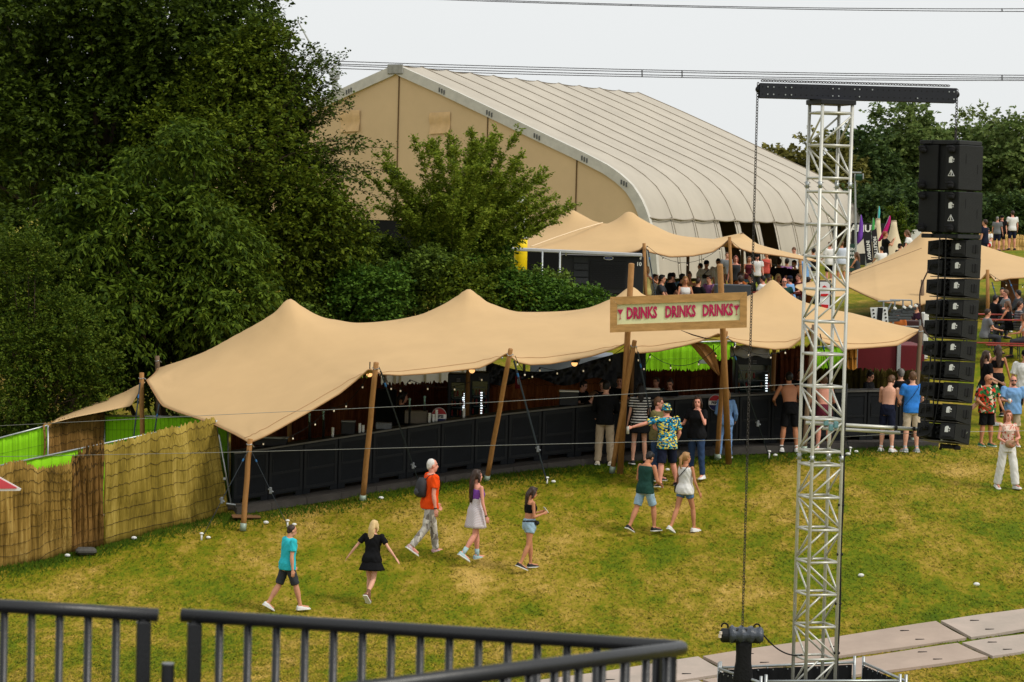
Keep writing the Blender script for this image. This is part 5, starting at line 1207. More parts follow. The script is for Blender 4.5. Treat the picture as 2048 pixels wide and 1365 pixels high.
def leaf_mesh(C, D, L, per, ln, wd, droop, rng, side=.8):
    """C cluster origins, D twig directions, L twig lengths; `per` leaves on each twig"""
    N = len(C); C = np.repeat(C, per, 0); D = np.repeat(D, per, 0); L = np.repeat(L, per)[:, None]
    t = rng.random((N * per, 1)); sgn = np.where(rng.random((N * per, 1)) < .5, -1, 1)
    up = np.array([0, 0, 1.0]); S = norm(np.cross(D, up) + .01)
    pos = C + D * L * t + rng.normal(0, .03, (N * per, 3)) - up * (t * t) * L * droop * .5
    d = norm(D * .7 + S * sgn * side + rng.normal(0, .35, (N * per, 3)) - up * droop * (.5 + rng.random((N * per, 1))))
    nn = norm(up * .9 + rng.normal(0, .55, (N * per, 3))); s = norm(np.cross(d, nn)); nn = np.cross(s, d)
    l = ln * (.65 + .6 * rng.random((N * per, 1))); w_ = wd * (.7 + .5 * rng.random((N * per, 1)))
    A = pos; B = pos + d * l * .45 + s * w_ * .5 + nn * l * .06; T = pos + d * l - nn * l * .08; E = pos + d * l * .45 - s * w_ * .5 + nn * l * .06
    V = np.stack([A, B, T, E], 1).reshape(-1, 3); F = np.arange(len(V)).reshape(-1, 4)
    return V, F
m_bark = M("bark", (74, 62, 48), .9, .25, 4, .4, 20, stretch=(3, 3, .6)); m_barkd = M("bark_dark", (46, 40, 32), .9, .25, 4)
def tree(label, base, blobs, mat, nleaf, ln, wd, droop=.3, seed=1, name="tree", cat="tree", bough=(.7, 1.1), nb=26, trunk=.16, group=None, per=12, twig=.5, bark=None, flat=.75):
    """blobs: (px, py, Y, rx, ry) in photo pixels; foliage sits on boughs spread over these volumes"""
    rng = np.random.default_rng(seed); rg = random.Random(seed)
    base = Vector(base); t = thing(name, label, cat, base, group=group)
    vol = np.array([b[3] * b[3] * b[4] * (mpp(b[2])) ** 3 for b in blobs]) ** .67; vol /= vol.sum()
    boughs = []
    for b, v in zip(blobs, vol):
        c = P(*b[:3]); rx, rz = b[3] * mpp(b[2]), b[4] * mpp(b[2]); ry = rx * flat
        for _ in range(max(3, int(nb * v + .5))):
            d = norm(rng.normal(0, 1, 3)); r = .5 + .42 * rng.random()
            if d[1] > .3 and rng.random() < .5: d[1] *= -1
            q = np.array(c) + d * r * np.array([rx, ry, rz]); boughs.append((q, rg.uniform(*bough) * min(1.0, .42 * min(rx, rz) + .25), np.array(c), d))
    per_b = max(1, nleaf // per // len(boughs)); CC, DD, LL = [], [], []
    for q, r, c, dmain in boughs:
        n = per_b; d = norm(rng.normal(0, 1, (n, 3)) + dmain * .35 + np.array([0, 0, .35])); rad = (.35 + .65 * rng.random((n, 1)) ** .5)
        CC.append(q + d * rad * r * np.array([1.15, 1.0, .72])); DD.append(norm(d + dmain * .5 + rng.normal(0, .4, (n, 3)))); LL.append(twig * (.5 + .8 * rng.random(n)))
    V, F = leaf_mesh(np.concatenate(CC), np.concatenate(DD), np.concatenate(LL), per, ln, wd, droop, rng)
    np_mesh("crown", V, F, mat, t, False, base)
    m = MB(); top = sum((P(*b[:3]) for b in blobs), Vector()) / len(blobs)
    zmid = base.lerp(top, .55); m.tube([base - Vector((0, 0, .1)), base.lerp(zmid, .5) + Vector((rg.uniform(-.1, .1), 0, 0)), zmid, base.lerp(top, .95)], [trunk * 1.25, trunk, trunk * .75, trunk * .3], 9)
    for q, r, c, d in boughs[::max(1, len(boughs) // 16)]:
        s = base.lerp(top, rg.uniform(.3, .8)); e = Vector(q); md = s.lerp(e, .5) + Vector((0, 0, -.12 * (e - s).length))
        m.tube([s, md, e], [trunk * .4, trunk * .25, trunk * .08], 6)
    m.build('trunk', bark or m_bark, t, True)
    return t
lf_dark = leaf_mat("leaf_dark", (34, 50, 14), (84, 102, 30)); lf_olive = leaf_mat("leaf_olive", (48, 68, 14), (110, 124, 34)); lf_cherry = leaf_mat("leaf_cherry", (38, 60, 14), (98, 118, 34))
lf_bush = leaf_mat("leaf_bush", (38, 62, 14), (98, 114, 34)); lf_bramble = leaf_mat("leaf_bramble", (34, 64, 18), (98, 130, 44)); lf_elder = leaf_mat("leaf_elder", (74, 98, 20), (150, 164, 56), tr=.38); lf_far = leaf_mat("leaf_far", (78, 100, 50), (130, 146, 82), tr=.35); lf_farb = leaf_mat("leaf_far_brown", (94, 94, 44), (138, 132, 68), tr=.35); lf_fard = leaf_mat("leaf_far_dark", (44, 64, 34), (86, 106, 54))  # far leaves lightened: distance haze is put into their colour
tree("tall dark green tree filling the top left corner", gat(150, 77), [(90,60,77,230,230),(330,70,77,230,200),(440,20,77,90,120),(40,320,76.5,200,210),(230,250,77.5,230,200)], lf_dark, 92000, .165, .10, .25, 3, nb=72, trunk=.28, bough=(.9, 1.4))
tree("big olive green tree whose right branches reach in front of the hangar gable", gat(470, 74.5), [(480,130,75,80,150),(535,215,75,75,105),(470,330,74.5,170,150),(590,380,74,95,95),(560,480,74,150,110),(640,475,74,85,70),(530,110,75,35,35)], lf_olive, 62000, .13, .075, .3, 5, nb=70, trunk=.24, bough=(.7, 1.15))
tree("dark tree standing behind the tall tree in the top left corner", gat(220, 84), [(120,150,84,260,260),(330,120,84,210,230),(60,-20,84,220,160),(470,300,83,115,190)], lf_dark, 60000, .2, .13, .25, 4, nb=60, trunk=.28, bough=(1.1, 1.6))
# overhanging sprays on that tree's right edge are their own small boughs
tree("mid green tree with drooping long leaves in the middle of the tree mass", gat(330, 70.5), [(340,300,70.5,75,90),(250,455,70.3,165,90),(370,480,70.5,130,130),(430,600,70.3,130,100),(300,610,70,190,110),(150,480,70.3,70,60)], lf_cherry, 44000, .19, .07, .75, 8, nb=70, trunk=.13, bough=(.5, .85), per=14, twig=.55)
tree("yellow green small leaved bush tree at the left edge above the lime fence", gat(70, 67.8), [(30,575,67.6,110,100),(70,690,67.5,150,120),(140,790,67.4,95,80),(0,800,67.5,120,90)], lf_bush, 52000, .085, .05, .2, 11, nb=60, trunk=.1, bough=(.45, .8), per=14, twig=.4)
tree("dark shady shrub behind the left tip of the tent", gat(290, 71.5), [(250,740,71.4,110,90),(350,700,71.4,110,80),(460,670,71.2,100,60),(210,650,71.8,110,110),(80,640,71,130,110),(40,760,70.4,130,90),(30,480,72,110,80)], lf_dark, 42000, .15, .08, .5, 13, name="shrub", cat="shrub", nb=36, trunk=.06)
lf_bush2 = leaf_mat("leaf_hedge_mixed", (40, 58, 16), (116, 138, 52))
def sprays(label, base, tips, mat, n, ln, wd, seed, name="shrub", cat="shrub", group=None, root=None, Ysp=1.2, curve=.25, bark=None, trunk=.03, tw=5):
    """a many stemmed shrub: long arching branches set with small paired leaves"""
    rng = np.random.default_rng(seed); rg = random.Random(seed); base = Vector(base); t = thing(name, label, cat, base, group=group)
    m = MB(); C, D, L = [], [], []
    for tip, w_ in tips:
        for _ in range(w_):
            e = Vector(tip) + Vector((rg.gauss(0, .28), rg.gauss(0, Ysp), rg.gauss(0, .22))); s = (root or base) + Vector((rg.gauss(0, .25), rg.gauss(0, .3), 0))
            h = (e - s); mid = s.lerp(e, .55) + Vector((-h.x * .12, 0, abs(h.z) * curve * .3 + .2)); path = [s * (1 - f) ** 2 + mid * 2 * f * (1 - f) + e * f * f for f in [k / 10 for k in range(11)]]
            m.tube(path[::2], [trunk, trunk * .8, trunk * .6, trunk * .4, trunk * .25, .004], 5)
            for k in range(3, 11):
                dd = (path[k] - path[k - 1]).normalized(); C.append(path[k - 1]); D.append(dd); L.append(h.length / 10)
                for _q in range(tw):
                    o = Vector((rg.gauss(0, 1), rg.gauss(0, 1), rg.gauss(.35, .7))).normalized(); q = (dd * .75 + o * .75).normalized(); C.append(path[k - 1].lerp(path[k], rg.random())); D.append(q); L.append(rg.uniform(.25, .6) * (1.15 - k / 16))
    C = np.array([tuple(c) for c in C]); D = np.array([tuple(c) for c in D]); per = max(3, n // len(C))
    V, F = leaf_mesh(C, D, np.array(L), per, ln, wd, .12, rng, .9); np_mesh("crown", V, F, mat, t, False, base); m.build('trunk', bark or m_bark, t, True); return t
Ye = 77
tips = [(P(x, y, Ye), n) for x, y, n in ((768,345,3),(800,330,4),(850,300,4),(905,290,5),(945,285,5),(985,290,5),(1020,305,4),(1060,340,4),(1085,365,5),(1110,390,4),(1115,410,3),(1090,440,3),(820,400,5),(880,370,6),(950,350,7),(1005,370,5),(1050,410,2),(780,420,5),(900,440,7),(980,440,7),(1060,465,1),(840,480,6),(770,480,4))]
sprays("tall arching shrub with small yellow green leaves before the hangar gable", gat(900, Ye), tips, lf_elder, 125000, .092, .055, 21, trunk=.016, root=P(905, 590, Ye))
tips = [(P(x, y, 74.5), n) for x, y, n in ((635,118,3),(672,128,4),(610,110,3),(660,165,3),(676,188,4),(640,205,3),(655,262,3),(640,225,3),(690,300,3),(735,300,3),(760,330,3),(735,380,3),(712,340,3),(560,60,2),(552,25,2),(585,95,3))]
sprays("slender tree with dark open sprays of leaves standing out against the sky and gable", gat(560, 74.5), tips, lf_dark, 13000, .11, .06, 23, name="tree", cat="tree", root=P(520, 330, 74.5), Ysp=.5, trunk=.035, tw=4)
for x, y, rx, ry, Y, n, sd, lb in ((575,640,95,55,73,9000,31,"bramble bush right behind the leftmost tent peak"), (670,590,85,75,74.5,10000,32,"bramble bush between the leftmost peak and the pale grey cabinet"), (760,590,85,60,73.5,10000,33,"bramble bush in the first dip of the tent ridge line"), (850,560,90,65,74.5,11000,34,"bramble bush with a few yellow leaves left of the second tent peak"),
                                   (965,575,90,60,74,10000,35,"bramble bush right behind the second tent peak"), (1040,588,65,60,74,9000,36,"bramble bush below the yellow column"), (1088,575,38,45,76,5000,37,"leafy bush overlapping the left end of the black trailer"), (725,520,70,55,76,7000,38,"darker bush in front of the pale grey cabinet"), (920,525,120,45,76.5,9000,39,"dense bush at the foot of the arching shrub"), (640,520,80,60,75.5,8000,41,"dark bush left of the pale grey cabinet"),(1150,610,50,30,73.5,4000,42,"low bush poking up left of the third tent peak")):
    tree(lb, gat(x, Y), [(x, y + 8, Y, rx, ry * .72), (x + rx * .4, y - ry * .25, Y + .5, rx * .45, ry * .5)], [lf_bramble, lf_bush2, lf_olive][sd % 3] if sd not in (38, 41) else lf_dark, int(n * 1.3), .105, .08, .35, sd, name="shrub", cat="shrub", bough=(.5, .8), nb=14, trunk=.04, group="brambles behind the bar tent", per=12, twig=.4)
rng = np.random.default_rng(5); pts = [P(rng.normal(880, 10), rng.normal(567, 5), 73.2) for _ in range(10)]
# far trees on the right
GT = "trees on the far hill"
tree("brownish green low tree just right of the hangar end", gat(1560, 150), [(1545,342,150,45,30),(1600,345,150,45,32),(1640,360,150,50,50)], lf_farb, 12000, .26, .2, .3, 51, group=GT, nb=24, trunk=.25, twig=.7, bough=(1.2, 1.8))
tree("dark tree filling the gap behind the truss tower", gat(1690, 152), [(1690,350,152,45,60),(1735,335,153,38,58),(1720,420,152,65,50)], lf_fard, 15000, .28, .2, .3, 52, group=GT, nb=26, trunk=.25, twig=.7, bough=(1.2, 1.8))
tree("tall full green tree with rounded top left of the hanging speakers", gat(1815, 158), [(1815,262,158,46,30),(1803,310,158,58,48),(1840,350,158,55,65),(1780,390,158,55,55)], lf_far, 24000, .27, .2, .3, 53, group=GT, nb=36, trunk=.3, twig=.7, bough=(1.2, 1.9))
tree("broad green tree directly behind the subwoofers", gat(1905, 160), [(1890,345,160,55,55),(1920,330,160,45,48),(1900,410,160,65,50)], lf_far, 18000, .27, .2, .3, 54, group=GT, nb=26, trunk=.3, twig=.7, bough=(1.2, 1.9))
tree("tall airy pale green tree right of the hanging speakers", gat(1975, 162), [(1975,275,162,32,30),(1985,330,162,50,52),(1960,410,162,55,50)], leaf_mat("leaf_pale", (88, 104, 54), (134, 146, 86)), 15000, .25, .16, .3, 55, group=GT, nb=26, trunk=.25, twig=.8, bough=(1.2, 1.9))
tree("dark green tree cut by the right edge of the photo", gat(2055, 158), [(2050,295,158,38,38),(2060,370,158,58,62),(2020,430,158,60,45)], lf_far, 17000, .27, .2, .3, 56, group=GT, nb=28, trunk=.3, twig=.7, bough=(1.2, 1.9))
tree("dark low thicket behind the feather flags", gat(1770, 140), [(1720,430,141,50,40),(1780,425,140,60,40),(1850,430,141,60,45),(1930,440,141,60,40),(2000,445,141,60,35)], lf_fard, 16000, .24, .18, .3, 57, name="shrub", cat="shrub", nb=36, trunk=.12, twig=.6, bough=(1.0, 1.5))
sprays("light green sapling beside the magenta flag and the subwoofer", gat(1800, 132), [(P(x, y, 132), 3) for x, y in ((1795,425),(1803,415),(1808,440),(1815,432),(1790,445))], lf_bush, 1600, .2, .1, 61, name="sapling", cat="tree", Ysp=.4, trunk=.03, tw=2)
# tree line far away to close the horizon
for k, (px, Y) in enumerate(((1500, 190), (1420, 205), (1330, 215), (2150, 175), (-60, 90), (-130, 84))):
    lb = ["low far tree behind the hangar roof end", "far tree hidden mostly by the hangar roof", "far tree behind the middle of the hangar roof", "tree just beyond the right edge of the photo", "tree just beyond the left edge of the photo", "outer tree beyond the left edge of the photo"][k]
    if k < 3: continue
    yy = 300 if k == 3 else 250; tree(lb, gat(px, Y), [(px, yy + 40, Y, 80, 70), (px + 20, yy + 110, Y, 80, 70)], lf_far if k == 3 else lf_dark, 9000, .3, .2, .3, 70 + k, nb=22, trunk=.25, twig=.7)
# ================================================================== PEOPLE
def skinmat(name, rgb):
    m = M(name, rgb, .55, .08, 5, spec=.3); return m
SK = {'fair': skinmat("skin_fair", (214, 160, 134)), 'tan': skinmat("skin_tan", (186, 126, 92)), 'mid': skinmat("skin_mid", (200, 142, 112)), 'brown': skinmat("skin_brown", (150, 98, 68)), 'pink': skinmat("skin_pink", (212, 146, 124))}
m_eye = M("eye_dark", (40, 28, 24), .3, 0); m_lip = M("lips", (160, 82, 76), .5, 0)
HAIR = {'black': M("hair_black", (26, 22, 20), .5, .3, 30), 'dark': M("hair_dark_brown", (52, 36, 26), .5, .35, 30, stretch=(4, 4, .6)), 'brown': M("hair_brown", (92, 64, 42), .5, .3, 30, stretch=(4, 4, .6)), 'blond': M("hair_blond", (206, 176, 124), .5, .25, 30, stretch=(4, 4, .6)), 'dblond': M("hair_dark_blond", (156, 116, 72), .5, .3, 30, stretch=(4, 4, .6)), 'white': M("hair_white", (206, 202, 196), .6, .15, 30), 'grey': M("hair_grey", (120, 116, 112), .6, .2, 30), 'red': M("hair_red", (134, 62, 34), .5, .3, 30, stretch=(4, 4, .6)), 'auburn': M("hair_auburn", (124, 72, 44), .5, .3, 30, stretch=(4, 4, .6))}
def cloth(name, rgb, var=.12, **k): return M("cloth_" + name, rgb, .88, var, 7, .25, 45, spec=.12, **k)
def pattern_mat(name, cols, scale, base=None, stretch=(1, 1, 1)):
    if name in MATS: return MATS[name]
    m = bpy.data.materials.new(name); m.use_nodes = True; n = m.node_tree.nodes; l = m.node_tree.links; b = n["Principled BSDF"]; b.inputs['Roughness'].default_value = .85; b.inputs['Specular IOR Level'].default_value = .12
    tc = n.new("ShaderNodeTexCoord"); mp = n.new("ShaderNodeMapping"); mp.inputs['Scale'].default_value = stretch; l.new(tc.outputs['Object'], mp.inputs[0])
    nz = n.new("ShaderNodeTexNoise"); nz.inputs['Scale'].default_value = scale * .8; nz.inputs['Detail'].default_value = 1; l.new(mp.outputs[0], nz.inputs['Vector'])
    ad = n.new("ShaderNodeVectorMath"); ad.operation = 'MULTIPLY_ADD'; ad.inputs[1].default_value = (.08, .08, .08); l.new(nz.outputs[1], ad.inputs[0]); l.new(mp.outputs[0], ad.inputs[2])
    vo = n.new("ShaderNodeTexVoronoi"); vo.inputs['Scale'].default_value = scale; l.new(ad.outputs[0], vo.inputs['Vector'])
    sx = n.new("ShaderNodeSeparateColor"); l.new(vo.outputs['Color'], sx.inputs[0])
    cr = n.new("ShaderNodeValToRGB"); cr.color_ramp.interpolation = 'CONSTANT'; e = cr.color_ramp.elements
    e[0].position = 0; e[0].color = (*L3(cols[0]), 1); e[1].position = 1 / len(cols); e[1].color = (*L3(cols[1]), 1)
    for i in range(2, len(cols)): k = e.new(i / len(cols)); k.color = (*L3(cols[i]), 1)
    l.new(sx.outputs[0], cr.inputs[0]); l.new(cr.outputs[0], b.inputs['Base Color']); MATS[name] = m; return m
def stripe_mat(name, c1, c2, freq, duty=.5, diag=0.0):
    if name in MATS: return MATS[name]
    m = bpy.data.materials.new(name); m.use_nodes = True; n = m.node_tree.nodes; l = m.node_tree.links; b = n["Principled BSDF"]; b.inputs['Roughness'].default_value = .85
    tc = n.new("ShaderNodeTexCoord"); sp = n.new("ShaderNodeSeparateXYZ"); l.new(tc.outputs['Object'], sp.inputs[0])
    ma = n.new("ShaderNodeMath"); ma.operation = 'MULTIPLY_ADD'; ma.inputs[1].default_value = diag; l.new(sp.outputs[0], ma.inputs[0]); l.new(sp.outputs[2], ma.inputs[2])
    mu = n.new("ShaderNodeMath"); mu.operation = 'MULTIPLY'; mu.inputs[1].default_value = freq; l.new(ma.outputs[0], mu.inputs[0]); fr_ = n.new("ShaderNodeMath"); fr_.operation = 'FRACT'; l.new(mu.outputs[0], fr_.inputs[0])
    cr = n.new("ShaderNodeValToRGB"); cr.color_ramp.interpolation = 'CONSTANT'; e = cr.color_ramp.elements; e[0].color = (*L3(c1), 1); e[1].position = duty; e[1].color = (*L3(c2), 1)
    l.new(fr_.outputs[0], cr.inputs[0]); l.new(cr.outputs[0], b.inputs['Base Color']); MATS[name] = m; return m
PENDING = []      # (object, voxel, kind, data) surfaces to be fused into one skin
Rx = lambda a: Matrix.Rotation(R(a), 3, 'X'); Ry = lambda a: Matrix.Rotation(R(a), 3, 'Y'); Rz = lambda a: Matrix.Rotation(R(a), 3, 'Z')
TOR_M = [(-.06,.066,.056,0),(-.02,.092,.07,-.002),(.03,.094,.071,-.004),(.09,.084,.062,0),(.15,.088,.064,.002),(.21,.100,.068,.003),(.25,.103,.064,.0),(.28,.092,.053,-.004),(.303,.060,.044,-.006),(.32,.036,.038,-.004)]
TOR_F = [(-.06,.068,.058,0),(-.02,.097,.075,-.006),(.03,.097,.074,-.006),(.09,.074,.056,0),(.15,.075,.058,.004),(.21,.086,.07,.010),(.25,.089,.058,.002),(.28,.080,.047,-.003),(.303,.050,.038,-.005),(.32,.031,.033,-.003)]
def sm(x): x = max(0, min(1, x)); return x * x * (3 - 2 * x)
class Fig:
    def __init__(s, H, sex, p, build=1.0):
        s.H, s.sex, s.p, s.b = H, sex, p, build
        s.T = Rz(p.get('twist', 0)) @ Ry(p.get('side', 0)) @ Rx(-p.get('lean', 0))
        sh = (.112 if sex == 'm' else .098) * H * build; J = s.J = {}
        J['pel'] = Vector((0, 0, 0)); hw = .052 * H
        for sd, nm in ((-1, 'L'), (1, 'R')):
            J['sh' + nm] = s.tor((sd * sh, 0, .282 * H))
            a = list(p.get('a' + nm, (4, 8, 14, 0))) + [0] * 4; sw, ab, bd, rot = [R(q) for q in a[:4]]
            d = Vector((sd * math.sin(ab), math.sin(sw) * math.cos(ab), -math.cos(sw) * math.cos(ab))); d = s.T @ d if p.get('armT', True) else d
            fw = s.T @ Vector((-sd * math.sin(rot), math.cos(rot), .12)); pr = fw - d * fw.dot(d)
            if pr.length < .15: pr = Vector((0, 0, 1)) - d * d.z
            pr.normalize()
            J['el' + nm] = J['sh' + nm] + d * .172 * H; f = (d * math.cos(bd) + pr * math.sin(bd)).normalized()
            J['wr' + nm] = J['el' + nm] + f * .148 * H; J['fd' + nm] = f; J['pn' + nm] = ((s.T @ Vector((-sd, .15, 0))) - f * f.dot(s.T @ Vector((-sd, .15, 0)))).normalized()
            J['hip' + nm] = Vector((sd * hw, 0, 0)); q = list(p.get('l' + nm, (0, 3, 2))) + [None] * 4; sw, ab, kn = [R(v) for v in q[:3]]
            d = Vector((sd * math.sin(ab), math.sin(sw) * math.cos(ab), -math.cos(sw) * math.cos(ab))); bk = Vector((0, -1, 0)) if abs(d.y) < .9 else Vector((0, 0, -1)); bk = (bk - d * bk.dot(d)).normalized()
            if d.y > .6: bk = (Vector((0, 0, -1)) - d * d.dot(Vector((0, 0, -1)))).normalized()
            J['kn' + nm] = J['hip' + nm] + d * .245 * H; f = (d * math.cos(kn) + bk * math.sin(kn)).normalized(); J['an' + nm] = J['kn' + nm] + f * .242 * H
            fp = q[3] if q[3] is not None else max(-75, min(25, -math.degrees(math.atan2(-f.y, -f.z)) * .9 if f.y < 0 else 10 * f.y)); yaw = sd * -6
            fd = Rz(yaw) @ Rx(fp) @ Vector((0, 1, 0)); J['ft' + nm] = fd; up_ = (-f - fd * fd.dot(-f)).normalized(); J['fu' + nm] = up_
            J['toe' + nm] = J['an' + nm] + fd * .1 * H - up_ * .035 * H; J['heel' + nm] = J['an' + nm] - fd * .035 * H - up_ * .042 * H
        J['nk'] = s.tor((0, -.003 * H, .318 * H)); hp = p.get('head', (0, 0)); s.HR = s.T @ Rz(-hp[1]) @ Rx(-hp[0]) if not p.get('hlevel', True) else Rz(p.get('twist', 0) - hp[1]) @ Rx(-hp[0] - p.get('lean', 0) * .45)
        J['hc'] = J['nk'] + s.HR @ Vector((0, .006 * H, .082 * H))
        low = min(min((J['toe' + n] - J['fu' + n] * .012 * H).z, (J['heel' + n]).z) for n in 'LR'); s.low = low
        s.top = (J['hc'] + Vector((0, 0, .072 * H))).z
    def tor(s, v):
        v = Vector(v); k = sm((v.z / s.H + .02) / .14); w = s.T @ v
        return v.lerp(w, k) if k < 1 else w
    def ringt(s, z, w, d, yo, g, n=20, pw=.85):
        H = s.H; out = []
        for i in range(n):
            a = 2 * math.pi * i / n; c, q = math.cos(a), math.sin(a)
            out.append(s.tor((math.copysign(abs(c) ** pw, c) * (w * s.b * H + g), math.copysign(abs(q) ** pw, q) * (d * H * (.5 + .5 * s.b) + g) + yo * H, z * H)))
        return out
    def torso(s, m, z0, z1, g, flare=0.0):
        tab = TOR_M if s.sex == 'm' else TOR_F; zs = sorted({z0, z1} | {t[0] for t in tab if z0 < t[0] < z1}); rr = []
        for z in zs:
            w, d, yo = [float(np.interp(z, [t[0] for t in tab], [t[k] for t in tab])) for k in (1, 2, 3)]
            if z < .02 and flare is not None: w, d = max(w, .09), max(d, .068)
            e = flare * max(0, (.09 - z)) if flare else 0; rr.append(s.ringt(z, w, d, yo, g + e))
        m.loft(rr)
    def limb(s, m, a, b, ra, rb, bulge=0, n=12, f0=0.0, f1=1.0):
        a, b = s.J[a] if isinstance(a, str) else a, s.J[b] if isinstance(b, str) else b; pts, rad = [], []
        for i in range(7):
            f = f0 + (f1 - f0) * i / 6; pts.append(a.lerp(b, f)); rad.append(ra + (rb - ra) * f + bulge * math.sin(math.pi * min(1, f * 1.5)) * (f < .67))
        m.tube(pts, rad, n)
def hand(m, fig, nm, curl, detail):
    J, k = fig.J, fig.H / 1.75 * (1 if fig.sex == 'm' else .92); w0, f, pn = J['wr' + nm], J['fd' + nm], J['pn' + nm]; sd = 1 if nm == 'R' else -1; sdv = f.cross(pn)
    rr = []
    for t, wx, wz in ((-.02, .022, .018), (.02, .03, .017), (.06, .04, .015), (.092, .038, .012)):
        c = w0 + f * t * k; rr.append([c + (sdv * math.cos(a) * wx + pn * math.sin(a) * wz) * k for a in [q * math.pi / 5 for q in range(10)]])
    m.loft(rr)
    if not detail: m.tube([w0 + f * .08 * k, w0 + f * .14 * k + pn * .02 * k, w0 + f * .165 * k + pn * .04 * k], [.028 * k, .024 * k, .012 * k], 8, flat=.5); return
    for i, (o, L) in enumerate(((-.029, .062), (-.0098, .078), (.0098, .083), (.029, .074))):
        b = w0 + f * .088 * k + sdv * o * k; a1, a2 = R(curl * .5 + i * 3), R(curl * 1.3 + i * 4); d1 = f * math.cos(a1) + pn * math.sin(a1) + sdv * o * 3; d2 = f * math.cos(a2) + pn * math.sin(a2) + sdv * o * 2
        j = b + d1 * L * .5 * k; m.tube([b - f * .015 * k, b, j, j + d2 * L * .45 * k, j + d2 * L * .52 * k], [.0092 * k, .009 * k, .0085 * k, .0074 * k, .005 * k], 7)
    fwdside = sdv if (sdv.dot(fig.T @ Vector((0, 1, 0))) > 0) else -sdv
    b = w0 + f * .03 * k + fwdside * .026 * k; d = (f * .7 + fwdside * .65 + pn * .25).normalized(); j = b + d * .036 * k; m.tube([b - d * .012 * k, b, j, j + (f * .9 + fwdside * .2 + pn * .3).normalized() * .032 * k], [.012 * k, .011 * k, .0095 * k, .006 * k], 7)
